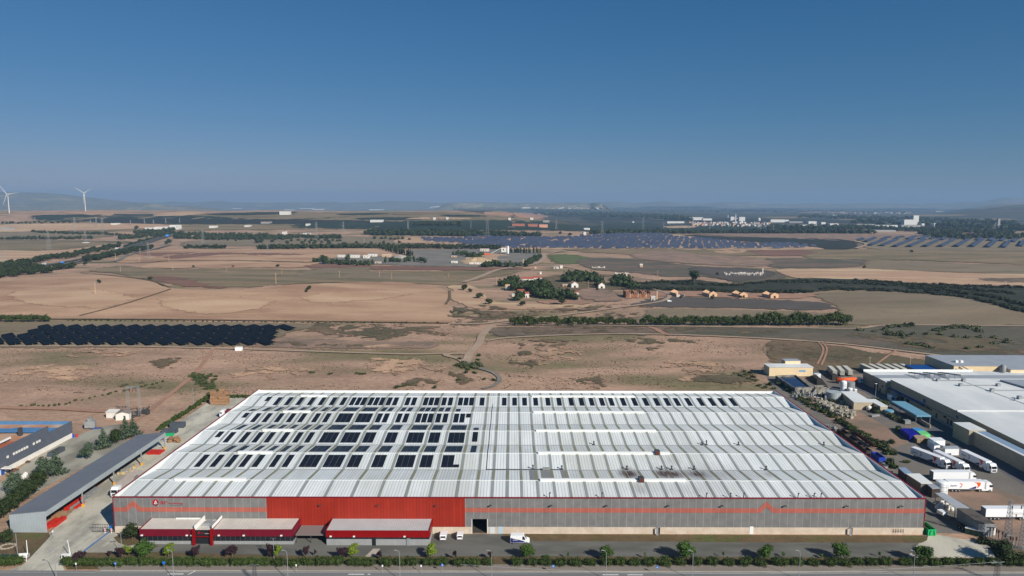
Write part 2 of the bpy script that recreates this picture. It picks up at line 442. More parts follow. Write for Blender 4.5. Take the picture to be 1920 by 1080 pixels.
def patch(px, name, m, label=None, k=None, sm=True, jit=None):
    jit = jit if jit is not None else (1. if 'scrub' in name and max(p[1] for p in px) > 590 else .8 if max(p[1] for p in px) > 500 else .35)
    LAYER[0] += 1; k = k or LAYER[0]
    pts = smooth_px(px, True, 7 if jit < 1 else 12, jit) if sm else px
    if not sm:                                     # straight sides, still cut fine enough to follow the land
        o_ = []
        for i, a in enumerate(pts):
            b = pts[(i+1) % len(pts)]; n = max(1, int(math.dist(a, b)/25))
            o_ += [(a[0]+(b[0]-a[0])*q/n, a[1]+(b[1]-a[1])*q/n) for q in range(n)]
        pts = o_
    poly = [PG(*p) for p in pts]
    soft = name in ('scrub_land', 'bare_ground', 'reed_bed', 'grass_field', 'rubble_ground', 'orchard', 'valley_floor', 'hillside') or m in (M_red, M_beige, M_dark, M_clay, M_olive, M_scrubg, M_scrubd, M_tanl)
    return drape([p for p in poly if p], name, m, k, label, soft=soft)

def track(px, w, name='dirt_track', m=None, label=None, sm=True):
    LAYER[0] += 1; k = LAYER[0]
    pts = smooth_px(px, False, 6) if sm else px
    c = [PG(*p) for p in pts]; Lf = []; Rt = []
    for i, p in enumerate(c):
        d = (c[min(i+1, len(c)-1)]-c[max(i-1, 0)]); d.z = 0; d.normalize(); nrm = Vector((-d.y, d.x, 0))
        ww = w/2*(1+(.12*mnoise.noise((p.x/15, p.y/15, 9)) if sm else 0))
        Lf.append(p+nrm*ww); Rt.append(p-nrm*ww)
    b = MB(); n = len(c)
    vs = [(p.x, p.y, lift(p.x, p.y, hgt(p.x, p.y), k)) for p in Lf+Rt]
    b.add(vs, [(i, i+n, i+n+1, i+1) for i in range(n-1)])
    o = b.build(name, m or M_path); tag(o, label, kind='structure'); return o

# -------- far valley and ridge (drawn far to near)
patch([(840,388),(1100,389),(1400,390),(1700,392),(1990,396),(1990,432),(1700,432),(1400,428),(1000,421),(900,402)], 'valley_floor', M_plain, 'hazy farmland of the valley floor')
patch([(-40,424),(200,404),(460,400),(640,398),(820,398),(1010,410),(1000,424),(860,430),(500,432),(-40,436)], 'hillside', M_olive, 'olive brown hillside below the ridge')
patch([(60,404),(190,402),(330,402),(480,410),(560,410),(700,404),(500,417),(300,420),(90,416)], 'orchard', M_crop)
patch([(120,398),(210,396),(205,405),(150,402)], 'field', M_tan)
patch([(285,404),(340,397),(390,399),(340,405)], 'field', M_tan2)
patch([(150,412),(330,410),(560,412),(720,414),(700,420),(380,422),(200,419)], 'orchard', M_cropd)
patch([(545,428),(560,420),(700,415),(960,413),(1200,417),(1300,420),(1500,427),(1600,430),(1400,437),(1200,437),(1000,433),(800,433),(600,430)], 'orchard', M_crop)
patch([(665,409),(730,407),(800,408),(880,411),(760,414),(668,413)], 'orchard', M_crop)
patch([(760,411),(800,408),(880,409),(870,411),(800,412)], 'field', M_tan2)
patch([(915,403),(955,399),(1020,402),(1020,410),(960,408)], 'quarry_slope', M_pathr, 'bare reddish slope of the ridge end')
patch([(1245,425),(1300,424),(1300,427),(1260,428)], 'field', M_tan2)
patch([(1100,408),(1250,405),(1300,408),(1500,412),(1620,416),(1500,420),(1250,416),(1100,414)], 'orchard', M_cropd)
patch([(-40,424),(130,419),(300,421),(320,427),(230,430),(-40,436)], 'field', M_tan2)
patch([(-40,436),(160,435),(220,441),(160,448),(-40,449)], 'field', M_beige)
patch([(-40,450),(120,451),(250,453),(200,461),(60,471),(-40,472)], 'field', M_olive)
patch([(-40,472),(90,471),(150,466),(200,458),(160,472),(60,484),(-40,498)], 'field', M_tan2)
patch([(345,453),(440,449),(640,443),(760,447),(770,462),(560,463),(420,462),(340,464)], 'field', M_beige)
patch([(1270,437),(1430,437),(1700,440),(1990,446),(1990,456),(1640,450),(1590,452),(1400,445)], 'field', M_clay)
patch([(1365,446),(1450,446),(1560,448),(1606,456),(1600,466),(1560,468),(1500,464),(1420,456)], 'vineyard', M_cropd)
patch([(1270,441),(1360,444),(1420,455),(1480,461),(1440,462),(1350,453),(1270,446)], 'vineyard', M_cropd)
patch([(1605,452),(1680,447),(1990,450),(1990,470),(1650,469)], 'solar_park_ground', M_beige, 'pale ground under the right hand solar park')
patch([(740,455),(775,447),(960,448),(1150,439),(1260,440),(1340,450),(1420,455),(1540,466),(1480,469),(1080,468),(950,468),(820,458)], 'solar_park_ground', M_tan2, 'sandy ground under the distant solar park')
patch([(1050,468),(1200,466),(1480,469),(1620,468),(1990,472),(1990,486),(1700,482),(1450,480),(1250,482),(1140,476)], 'field', M_olive)
patch([(1343,469),(1395,468),(1392,474),(1350,475)], 'field', M_tan)
patch([(1400,470),(1480,469),(1530,472),(1520,479),(1440,481),(1412,477)], 'field', M_red)
patch([(1500,479),(1620,475),(1990,483),(1990,499),(1700,489),(1560,491)], 'field', M_olive)
patch([(1430,487),(1470,484),(1560,486),(1625,487),(1612,501),(1500,504),(1440,502)], 'field', M_scrubg)
patch([(1612,502),(1628,488),(1700,489),(1820,495),(1990,501),(1990,517),(1800,512),(1650,508)], 'field', M_beige)
patch([(1455,508),(1500,505),(1640,505),(1780,512),(1990,518),(1990,538),(1850,536),(1760,534),(1640,526),(1530,522),(1490,521)], 'field', M_tan2)
patch([(1820,524),(1900,521),(1990,523),(1990,532),(1880,530)], 'field', M_scrubg)
patch([(1024,480),(1040,477),(1080,478),(1120,487),(1090,496),(1040,495),(1028,488)], 'grass_field', M_grass)
patch([(1250,470),(1330,478),(1450,488),(1440,500),(1330,498),(1200,487),(1180,476)], 'field', M_clay)
patch([(1080,486),(1190,486),(1330,500),(1440,506),(1480,522),(1390,532),(1330,522),(1250,520),(1180,512),(1100,505)], 'scrub_land', M_scrubg)
# gravel works
patch([(592,494),(625,484),(700,479),(760,479),(775,469),(860,468),(960,468),(1012,476),(1018,490),(985,499),(880,501),(700,496)], 'gravel_yard', M_gravel, 'grey gravel ground of the concrete works')
patch([(868,493),(885,478),(920,476),(955,480),(950,492),(900,497)], 'sand_heap_ground', M_tan2, 'pale sand spread below the silos')
# centre left fields
patch([(218,492),(255,477),(312,467),(400,468),(560,467),(715,467),(745,473),(775,480),(700,481),(640,482),(600,490),(560,492),(470,489),(330,489),(270,493)], 'field', M_tan, 'tan ploughed field before the pine line')
patch([(248,477),(300,474),(420,474),(600,477),(500,480),(420,479),(330,487),(300,484)], 'field', M_red)
patch([(262,502),(320,491),(470,491),(570,494),(600,492),(560,502),(470,502),(380,503)], 'field', M_tan)
patch([(565,502),(590,495),(700,498),(960,502),(1000,506),(900,508),(760,507),(640,506)], 'field', M_red)
patch([(160,509),(225,498),(300,504),(480,504),(640,508),(900,508),(985,510),(900,526),(860,536),(800,534),(700,530),(560,533),(480,540),(400,540),(330,538),(290,530),(215,515)], 'field', M_olive)
patch([(620,503),(720,502),(700,511),(860,520),(850,526),(700,524),(560,522),(560,510)], 'field', M_beige)
patch([(272,518),(330,519),(400,534),(430,541),(380,541),(300,532)], 'field', M_red)
patch([(-60,533),(40,523),(110,516),(170,514),(222,518),(285,527),(315,540),(400,545),(470,543),(540,536),(620,532),(700,530),(760,531),(810,538),(838,546),(843,560),(842,580),(839,606),(700,605),(560,602),(400,600),(250,599),(100,598),(-60,590)], 'field', M_tan, 'large rolling tan field behind the solar park')
patch([(845,560),(850,545),(838,538),(880,536),(905,548),(925,565),(1000,571),(1110,572),(1080,580),(1000,580),(900,580),(870,572)], 'field', M_tan2)
patch([(845,578),(880,580),(900,583),(1000,582),(1120,577),(1220,572),(1200,580),(1080,590),(960,603),(925,611),(845,608)], 'scrub_land', M_scrubd)
patch([(1040,600),(1100,590),(1200,582),(1225,576),(1200,592),(1190,604),(1120,606)], 'scrub_land', M_scrubd)
patch([(1175,572),(1210,563),(1260,557),(1400,560),(1530,566),(1562,570),(1566,584),(1480,582),(1390,580),(1240,577)], 'ploughed_field', M_dark, 'dark grey ploughed strip below the ruined barns')
patch([(1185,606),(1195,592),(1225,579),(1390,581),(1480,583),(1565,585),(1552,570),(1530,562),(1525,552),(1580,548),(1620,543),(1700,548),(1820,560),(1880,575),(1990,598),(1990,613),(1700,611),(1500,610),(1350,607)], 'field', M_beige, 'broad beige stubble field')
patch([(1110,540),(1200,546),(1300,548),(1460,550),(1540,548),(1600,543),(1700,547),(1800,556),(1860,568),(1990,600),(1990,542),(1880,538),(1760,535),(1640,526),(1540,522),(1460,524),(1380,532),(1300,524),(1240,526),(1160,532)], 'reed_bed', M_green, 'dark green reeds along the stream')
patch([(940,530),(990,524),(1050,515),(1140,514),(1200,524),(1240,527),(1160,545),(1110,545),(1090,560),(1060,566),(1000,556),(960,546)], 'scrub_land', M_scrubd)
patch([(1105,568),(1150,560),(1240,545),(1480,551),(1540,553),(1480,562),(1260,557)], 'rubble_ground', M_pathr, 'pinkish ground around the ruined barns')
# land just behind the factory
patch([(566,607),(700,608),(842,610),(836,630),(760,636),(680,639),(600,632),(555,628)], 'scrub_land', M_scrubd)
patch([(440,636),(560,634),(700,640),(820,641),(800,655),(560,654),(430,650)], 'field', M_clay)
patch([(925,614),(1100,612),(1500,613),(1990,615),(1990,694),(1860,686),(1760,668),(1600,648),(1500,640),(1300,632),(1100,628),(935,632)], 'scrub_land', M_scrubg)
patch([(1155,632),(1260,632),(1330,640),(1300,652),(1270,650),(1200,646),(1110,642)], 'scrub_land', M_scrubd)
patch([(1440,640),(1560,646),(1640,660),(1760,678),(1860,690),(1990,702),(1990,712),(1800,700),(1500,698),(1440,680)], 'field', M_scrubd)
patch([(-60,612),(40,606),(140,604),(565,606),(560,622),(500,640),(450,652),(300,652),(-60,652)], 'solar_park_ground', M_beige, 'sandy ground around the near solar park')

# more bands of orchards and bare strips on the ridge and the valley
for q in (((380,402),(470,399),(560,398),(540,402),(420,405)), ((620,402),(700,400),(735,402),(660,405)), ((820,403),(900,404),(915,407),(840,407)), ((1040,404),(1150,402),(1240,404),(1160,408),(1050,408))): patch(list(q), 'orchard', M_crop)
for q in (((430,408),(520,406),(500,409)), ((735,400),(800,401),(790,404),(740,404)), ((1500,398),(1620,398),(1600,401),(1500,401)), ((1700,404),(1820,403),(1800,407),(1720,407)), ((1420,408),(1500,407),(1520,410),(1440,411)), ((1780,412),(1900,411),(1900,416),(1800,416)), ((1180,409),(1240,408),(1230,411)), ((1560,412),(1640,411),(1630,414),(1570,414))): patch(list(q), 'field', M_olive)
for q in (((990,385.5),(1060,385.5),(1100,387),(1000,388)), ((1200,388),(1340,388),(1330,391),(1210,391)), ((1380,393),(1500,392),(1490,395),(1390,396)), ((1640,392),(1760,391),(1750,394),(1650,395))): patch(list(q), 'orchard', M_cropd)
patch([(1075,545),(1110,540),(1150,545),(1172,556),(1165,566),(1110,566),(1080,558)], 'bare_ground', M_clay); patch([(1000,566),(1050,563),(1110,566),(1100,572),(1020,572)], 'bare_ground', M_pathr)
patch([(1288,505),(1330,500),(1440,508),(1450,520),(1380,530),(1330,521)], 'scrub_land', M_dark, jit=1.2); patch([(1110,522),(1180,520),(1250,528),(1200,532),(1140,533)], 'bare_ground', M_clay)
for q in (((20,690),(120,680),(200,700),(150,716),(40,712)), ((430,690),(520,684),(600,694),(560,712),(450,710)), ((700,672),(800,670),(840,690),(780,706),(690,694)), ((1000,650),(1080,646),(1100,664),(1040,690),(980,680)), ((1240,680),(1340,672),(1380,700),(1280,716)), ((620,640),(800,646),(760,652),(600,650)), ((60,658),(220,656),(260,668),(90,672))): patch(list(q), 'bare_ground', M_bare, jit=1)
for q in (((960,660),(990,655),(1010,690),(980,720),(950,700)), ((1060,706),(1120,700),(1150,728),(1080,728)), ((800,700),(860,696),(870,715),(820,722)), ((280,676),(340,672),(360,690),(300,696)), ((1210,648),(1260,645),(1290,655),(1230,660))): patch(list(q), 'scrub_land', M_scrubd, jit=1)
for q in (((20,548),(160,540),(260,560),(180,580),(40,570)), ((300,560),(420,556),(520,566),(440,590),(320,585)), ((560,556),(700,545),(780,552),(700,565),(600,570))): patch(list(q), 'field', M_tanl, jit=1)

for q in (((850,575),(900,572),(960,578),(1060,575),(1120,570),(1180,572),(1120,584),(1000,590),(900,600),(850,598)), ((1200,613),(1440,616),(1440,628),(1300,626),(1220,622)), ((960,614),(1190,614),(1180,624),(960,628)), ((1470,646),(1560,650),(1640,664),(1600,680),(1480,672)), ((1600,625),(1900,634),(1900,676),(1740,662),(1620,644))): patch(list(q), 'scrub_land', M_scrubd)
for q in (((520,640),(640,642),(700,648),(620,652),(520,650)), ((960,640),(1020,636),(1100,640),(1060,650),(980,652)), ((740,700),(860,705),(900,722),(760,724)), ((120,720),(260,712),(300,730),(160,745)), ((1300,700),(1400,690),(1420,720),(1320,724))): patch(list(q), 'scrub_land', M_scrubd)
# dirt roads
track([(1018,476),(1020,486),(1000,497),(960,503),(930,508),(900,520),(870,530)], 9)
track([(1020,480),(1060,471),(1150,466)], 6)
track([(1000,497),(1050,500),(1090,507)], 4)
track([(845,608),(900,608),(930,605),(1000,598),(1080,589),(1150,579),(1225,569),(1250,562),(1254,553),(1235,546),(1222,542)], 5)
track([(925,610),(905,628),(898,645),(882,662),(874,680)], 6, m=M_path)
track([(874,683),(860,674),(838,668),(828,664),(760,665),(560,659),(400,654),(200,650),(-60,650)], 4)
track([(880,664),(850,664),(838,666)], 4)
track([(912,640),(960,634),(1100,628),(1240,628),(1400,634),(1520,641),(1600,648),(1700,660),(1780,670),(1860,682),(1990,696)], 4.2, label='pale dirt track across the scrub')
track([(1215,614),(1230,618),(1240,624),(1256,630)], 5, m=M_pathr)
track([(930,610),(1200,612),(1440,615),(1600,617),(1660,611),(1780,611),(1990,613)], 4)
track([(1542,644),(1550,654),(1548,668),(1540,686)], 1.3, m=M_pathr)
track([(1535,643),(1543,654),(1541,668),(1532,684)], 1.3, m=M_pathr)
track([(1680,658),(1660,672),(1636,690)], 1.6, m=M_pathr)
track([(874,680),(895,690),(925,700),(937,712),(926,724),(905,730)], 3, m=M_gravel)
track([(0,599),(300,600),(560,603),(840,607)], 3, m=M_scrubd)
track([(400,655),(375,690),(350,715),(280,770),(200,825)], 3, m=M_pathr)
track([(0,765),(120,768),(200,772),(260,764)], 4.5, m=M_pathr)
track([(150,593),(230,572),(300,550),(320,543)], 3, m=M_scrubd, name='field_margin')
track([(150,512),(220,519),(280,527),(318,540)], 3, m=M_scrubd, name='field_margin')
track([(265,491),(420,490),(570,492)], 3.5, m=M_scrubd, name='field_margin')
track([(843,546),(843,560),(836,572)], 3, m=M_scrubd, name='field_margin')
track([(-40,524),(60,508),(150,494),(215,491),(240,480),(290,468),(320,460)], 9, name='service_road', m=M_gravel, label='grey service road beside the motorway')
track([(-40,519),(30,508),(65,502),(150,487),(190,478),(250,461),(290,449),(325,440),(345,433)], 10, name='motorway', m=M_asphalt, label='far carriageway of the motorway')
track([(-20,522),(60,507),(150,491),(196,481),(256,463),(300,449),(333,440)], 10, name='motorway', m=M_asphalt, label='near carriageway of the motorway')
track([(-40,451),(120,452),(300,456)], 7, name='road', m=M_gravel)
track([(1605,467),(1625,460),(1610,455),(1600,452)], 9)
track([(1620,426),(1500,424),(1300,420)], 14)

LAYER[0] = 0
def flat(pts, name, m, label=None, world=False):
    LAYER[0] += 1; k = LAYER[0]
    w_ = [Vector((p[0], p[1], 0)) if world else P(*p) for p in pts]
    return drape(w_, name, m, k, label)
flat([(-60,1030),(-60,996),(22,998),(91,999),(100,1000),(215,999),(1735,1004),(1990,1035),(1990,1056),(1000,1055),(120,1056)], 'verge_ground', M_verge, 'dry grass verge between the factory and the road')
flat([(-200,905),(0,905),(60,862),(139,818),(190,800),(225,795),(250,815),(215,845),(100,905),(0,965),(-200,1050)], 'yard', M_lane, 'worn pale yard of the left hand neighbour')
flat([(92,1000),(230,870),(300,812),(330,795),(375,765),(400,748),(470,742),(520,748),(330,905),(216,1000),(250,1010),(265,1030),(200,1036),(140,1036),(125,1048),(118,1062),(125,1078),(0,1100),(-60,1078),(20,1068),(45,1058),(95,1005)], 'yard', M_concrete, 'pale concrete yard and entrance drive')
flat([(1428,690),(1500,680),(1640,676),(1990,690),(1990,1040),(1900,1030),(1850,1000),(1735,1000),(1735,935),(1452,735)], 'yard', M_yard, 'dusty service yard between the two factories')
flat([(1500,748),(1545,735),(1600,765),(1680,810),(1705,830),(1640,850),(1590,810),(1560,790)], 'bare_ground', M_clay, 'bare pinkish ground with concrete blocks')
flat([(1790,890),(1990,960),(1990,1030),(1870,1020),(1840,960),(1780,930),(1760,905)], 'bare_ground', M_clay)
flat([(1560,700),(1600,688),(1700,684),(1760,690),(1990,880),(1990,950),(1800,840),(1660,760),(1620,735),(1580,720)], 'asphalt_lane', M_darkasp, 'dark asphalt lane beside the long cream factory')
flat([(1735,1004),(1760,1003),(1800,1010),(1860,1018),(1865,1046),(1730,1046),(1660,1044),(1640,1030),(1716,1020),(1737,1014)], 'yard', M_concrete)
flat([(217,1000),(600,1001),(1000,1002),(1735,1005),(1700,1046),(1000,1043),(600,1043),(475,1040),(265,1035),(300,1024),(250,1020)], 'car_park', M_asphalt, 'asphalt service lane along the factory front')
flat([(940,1001),(1740,1005),(1738,1013),(1728,1018),(1400,1017),(960,1014)], 'verge_ground', M_verge, 'planted strip under the long wall')
flat([(228,1000),(262,1002),(262,1020),(240,1024),(222,1018),(213,1008)], 'verge_ground', M_verge)
flat([(262,1042),(470,1043),(780,1044),(1700,1046),(1990,1048),(1990,1068),(1000,1068),(400,1066),(125,1068),(122,1050),(160,1046)], 'verge_ground', M_verge, 'hedge strip along the road')
flat([(700,1029),(713,1029),(700,1044),(684,1044)], 'crossing', M_kerb, world=False)
# pavement, kerb and road
Y1, Y0 = 191.8, 188.3
b = MB(); b.prism([(-122,Y1),(-118.5,Y0),(420,Y0),(420,Y1)], .02, .16, 0); b.prism([(-118.5,Y0-.02),(-118.3,Y0-.3),(420,Y0-.3),(420,Y0-.02)], .02, .165, 1)
b.prism([(-420,Y1),(-420,Y0),(-160,Y0),(-154,Y1)], .02, .16, 0)
tag(b.build('pavement', [M_pave, M_kerb]), 'pinkish pavement with pale kerb along the road', kind='structure')
M_road = mat('road_asphalt', C(124,124,120), C(114,114,112), .08, .9, fine=.06, stretch=(.4,3,1))
b = MB(); b.quad((-420,160,.56),(420,160,.56),(420,Y0-.25,.56),(-420,Y0-.25,.56))
for i in range(len(b.v)): b.v[i] = (b.v[i][0], b.v[i][1], .05+.005*LAYER[0]*0+.0)
tag(b.build('road', M_road), 'grey two lane road along the bottom edge', kind='structure')
M_white = mat('road_paint', C(220,218,210), C(190,188,182), 2., .8)
b = MB()
for x0, x1, y in ((-420,-119,187.2),(-119,420,187.4)):
    b.box(x0, x1, y-.06, y+.06, .058, .062)
for x in (-98, -46.5, -41, 26, 33): b.box(x, x+ (4.5 if x != -41 else .8), 186.1, 186.6, .058, .063)
b.box(-96.3, -92.6, 187.65, 187.8, .058, .064); b.add([(-92.3,186,.064),(-91.8,186,.064),(-90.6,188,.064),(-91.1,188,.064)], [(0,1,2,3)])
tag(b.build('road_marking', M_white), 'white lines painted on the road', kind='structure')
# ================================================================== the warehouse
def loc_of(o):
    v = Vector(o.location)
    while o.parent: o = o.parent; v = v+Vector(o.location)
    return v
def W(b, name, mats, parent, smooth=False):
    """build a part given in world metres under a thing that stands elsewhere (unrotated)"""
    l = loc_of(parent); b.v = [(p[0]-l.x, p[1]-l.y, p[2]-l.z) for p in b.v]
    return b.build(name, mats, parent, smooth)

M_wall = stripes(mat('grey_concrete_panel', C(134,133,130), C(120,120,118), .5, .9, fine=.06), 0, 2.45, 0.09, C(156,153,146), jit=.055)
M_wally = stripes(mat('grey_concrete_side', C(142,141,136), C(130,130,126), .5, .9, fine=.06), 1, 2.45, .09, C(165,162,152), jit=.05)
M_plinth = stripes(mat('cream_plinth', C(204,190,172), C(188,172,152), .4, .85, c3=C(198,168,140), scale3=.7, f3=(.55,.75)), 0, 2.45, .05, C(180,168,150))
M_salmon = stripes(mat('salmon_stripe', C(206,116,94), C(192,106,86), .5, .85), 0, 2.45, .07, C(210,130,108), jit=.06)
M_redclad = stripes(mat('red_cladding', C(170,54,30), C(156,46,25), .2, .5, spec=.4), 0, 1.05, .16, C(126,30,20), jit=.08)
M_redtrim = mat('red_trim', C(126,22,34), rough=.5)
M_roof = stripes(mat('white_sheet_roof', C(204,209,210), C(190,196,198), .12, .55, c3=C(182,186,184), scale3=.05, stretch=(1,.25,1), spec=.15), 0, 1.02, .12, C(150,154,154), jit=.035)
M_sky = mat('aged_rooflight', C(152,152,144), C(140,142,136), .3, .7, c3=C(142,140,126), scale3=.06, stretch=(1,.2,1))
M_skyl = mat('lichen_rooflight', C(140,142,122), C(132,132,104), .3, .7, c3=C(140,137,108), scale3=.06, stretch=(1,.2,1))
M_white = mat('white_sheet', C(228,229,224), rough=.55)
M_gutter = mat('grey_gutter', C(140,146,148), rough=.6)
M_dark = mat('dark_opening', C(30,29,28), rough=.9)
M_dkmetal = mat('dark_metal', C(66,66,68), rough=.6)
M_grey = mat('grey_metal', C(150,154,156), rough=.5, metal=.2)
M_glass = mat('dark_glass', C(34,38,42), rough=.12, spec=.6)
M_rust = mat('rusty_opening', C(92,46,34), rough=.9)

WX0, WX1, WY0, WY1 = -127.1, 132.0, 211.2, 339.2
BAY = 25.6
fac = empty('warehouse', ((WX0+WX1)/2, WY0, 0), 0, 'huge grey and red warehouse with five low roof ridges and rooftop solar', 'warehouse')
def roofz(y):
    t = (y-WY0)/BAY; k = int(min(4.999, max(0, t))); t -= k
    v0 = 11.4 if k == 0 else 11.0; v1 = 10.9 if k == 4 else 11.0; rz = 12.5
    return v0+(rz-v0)*t*2 if t < .5 else rz+(v1-rz)*(t-.5)*2
DX0, DX1, DH = -12.6, -7.8, 4.9
def fx(px): return WX0+(px-216)/5.855                # photo column on the front wall -> metres
b = MB()
b.box(WX0, DX0, WY0, WY0+.4, 0, 11.9); b.box(DX1, WX1, WY0, WY0+.4, 0, 11.9); b.box(DX0, DX1, WY0, WY0+.4, DH, 11.9)
b.box(WX0, WX0+.4, WY0+.4, WY1-.4, 0, 12.4, 1); b.box(WX1-.4, WX1, WY0+.4, WY1-.4, 0, 12.4, 1); b.box(WX0, WX1, WY1-.4, WY1, 0, 11.9, 0)
wall = W(b, 'wall', [M_wall, M_wally], fac)
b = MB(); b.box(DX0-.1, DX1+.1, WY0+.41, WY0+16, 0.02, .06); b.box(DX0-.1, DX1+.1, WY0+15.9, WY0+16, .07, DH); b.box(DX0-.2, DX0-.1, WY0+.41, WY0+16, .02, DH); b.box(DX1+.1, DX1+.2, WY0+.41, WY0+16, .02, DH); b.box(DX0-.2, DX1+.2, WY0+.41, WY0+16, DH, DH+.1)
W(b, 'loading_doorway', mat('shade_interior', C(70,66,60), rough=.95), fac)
for x in (DX0-.18, DX1): W(MB().box(x, x+.18, WY0-.06, WY0+.2, 0, DH), 'door_post', M_white, fac)
b = MB()
for x0, x1 in ((WX0+.05, -57.2), (-25.3, DX0-.2), (DX1+.2, WX1-.05)): b.box(x0, x1, WY0-.09, WY0-.003, 0, 2.25)
W(b, 'plinth', M_plinth, fac)
b = MB()
def band(pts_top, pts_bot, y):
    n = len(pts_top); vs = [(p[0], y, p[1]) for p in pts_top]+[(p[0], y, p[1]) for p in pts_bot]
    vs += [(v[0], y+.05, v[2]) for v in vs]
    fs = []
    for i in range(n-1): fs += [(i, n+i, n+i+1, i+1), (i, i+1, 2*n+i+1, 2*n+i), (n+i, 3*n+i, 3*n+i+1, n+i+1)]
    b.add(vs, fs)
zt, zb = 8.62, 7.15
def chev(xc, hw): return [(xc-hw-.35,zt),(xc,zt+2.35),(xc+hw+.35,zt)], [(xc-hw+.35,zb),(xc,zb+1.85),(xc+hw-.35,zb)]
t, u = chev(-120.8, 2.2); band([(WX0+.02,zt)]+t+[(-78.1,zt)], [(WX0+.02,zb)]+u+[(-78.1,zb)], WY0-.055)
t, u = chev(81.4, 2.2); band([(-14.9,zt)]+t+[(WX1-.02,zt)], [(-14.9,zb)]+u+[(WX1-.02,zb)], WY0-.055)
W(b, 'painted_stripe', M_salmon, fac)
b = MB().box(-78.1, -14.9, WY0-.14, WY0-.004, 2.27, 11.88); W(b, 'red_cladding', M_redclad, fac)
b = MB(); b.box(WX0-.08, WX1+.08, WY0-.2, WY0+.5, 11.9, 12.08)
b.box(WX0-.08, WX0+.5, WY0+.5, WY1-.5, 12.4, 12.56); b.box(WX1-.5, WX1+.08, WY0+.5, WY1-.5, 12.4, 12.56); b.box(WX0-.08, WX1+.08, WY1-.1, WY1+.08, 11.9, 12.0)
b.box(WX0-.1, WX0+.14, WY0-.12, WY0-.01, 2.3, 11.89); b.box(WX1-.14, WX1+.1, WY0-.12, WY0-.01, 2.3, 11.89)
b.box(WX0-.08, WX0+.45, WY0+.5, WY0+.52, 12.08, 12.56)
W(b, 'red_coping', M_redtrim, fac)
b = MB()                                             # white inner face of the parapet
b.box(WX0+.41, WX0+.75, WY0+.6, WY1-.6, 10.5, 12.48); b.box(WX1-.7, WX1-.51, WY0+.6, WY1-.6, 10.5, 12.48); b.box(WX0+.5, WX1-.5, WY1-1.0, WY1-.11, 10.5, 11.99)
W(b, 'parapet', M_white, fac)
ys = [WY0+.41]+[WY0+BAY*k/2 for k in range(1, 10)]+[WY1-.9]
b = MB(); n = len(ys)
b.add([(x, y, roofz(y)) for x in (WX0+.6, WX1-.6) for y in ys], [(i, i+n, i+n+1, i+1) for i in range(n-1)])
roof = W(b, 'roof', M_roof, fac)
b = MB()
for k in range(1, 5): b.box(WX0+.8, WX1-.8, WY0+BAY*k-.25, WY0+BAY*k+.25, 11.005, 11.08)
W(b, 'gutter', M_gutter, roof)
b = MB()
for k in range(5): b.box(WX0+.8, WX1-.8, WY0+BAY*(k+.5)-.22, WY0+BAY*(k+.5)+.22, 12.48, 12.56)
W(b, 'ridge_cap', M_white, roof)
SK = [-120.8,-115.7,-109.7,-104,-99,-93.9,-88.2,-83.3,-77.6,-68.6,-60,-51.4,-42.7,-34.1,-26.3,-17.8,-11.4,-6.3,-1.4,3.3,8.6]
x = 14.1
while x < 131: SK.append(x); x += 5.13
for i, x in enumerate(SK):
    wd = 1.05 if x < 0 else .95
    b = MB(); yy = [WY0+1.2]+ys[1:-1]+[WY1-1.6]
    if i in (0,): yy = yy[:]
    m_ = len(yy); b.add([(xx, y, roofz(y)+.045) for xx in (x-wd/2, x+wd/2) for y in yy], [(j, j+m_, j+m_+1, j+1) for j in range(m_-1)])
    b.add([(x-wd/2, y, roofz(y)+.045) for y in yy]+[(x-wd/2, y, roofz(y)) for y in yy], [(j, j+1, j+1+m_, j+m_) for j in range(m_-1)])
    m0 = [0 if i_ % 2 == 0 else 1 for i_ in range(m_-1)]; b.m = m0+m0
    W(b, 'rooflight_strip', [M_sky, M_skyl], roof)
# ridge vents
def rv(x0, x1, k, h=.55):
    yc = WY0+BAY*(k+.5); b = MB(); b.box(x0, x1, yc-.75, yc+.75, 12.3, 12.45+h*.75); b.yprof([(yc-.95,12.45+h*.76),(yc+.95,12.45+h*.76),(yc+.6,12.45+h+.1),(yc-.6,12.45+h+.1)], x0-.15, x1+.15)
    return W(b, 'ridge_vent', M_white, roof)
def rx(px, y, z=12.4):                              # photo column on the roof at depth y -> metres
    cp, sp = math.cos(PITCH), math.sin(PITCH); return (px-960)/F*(y*cp+(CH-z)*sp)
for k, (a, c), (d, e) in ((0,(330,460),(1014,1285)),(1,(448,510),(1010,1255)),(2,(494,549),(1006,1229)),(3,(532,582),(1001,1207)),(4,(565,612),(998,1189))):
    yc = WY0+BAY*(k+.5); rv(rx(a,yc), rx(c,yc), k); rv(rx(d,yc), rx(e,yc), k)
# two big exhaust boxes on the front ridges
for px, k in ((1202,0),(1232,1)):
    yc = WY0+BAY*(k+.5); x = rx(px, yc); b = MB(); b.box(x-.9, x+.9, yc-1.5, yc+.5, 12.3, 14.0); o = W(b, 'exhaust_box', M_dkmetal, roof)
    b = MB(); b.box(x-.7, x+.7, yc-1.56, yc-1.505, 12.6, 13.8); W(b, 'exhaust_mouth', M_rust, o)
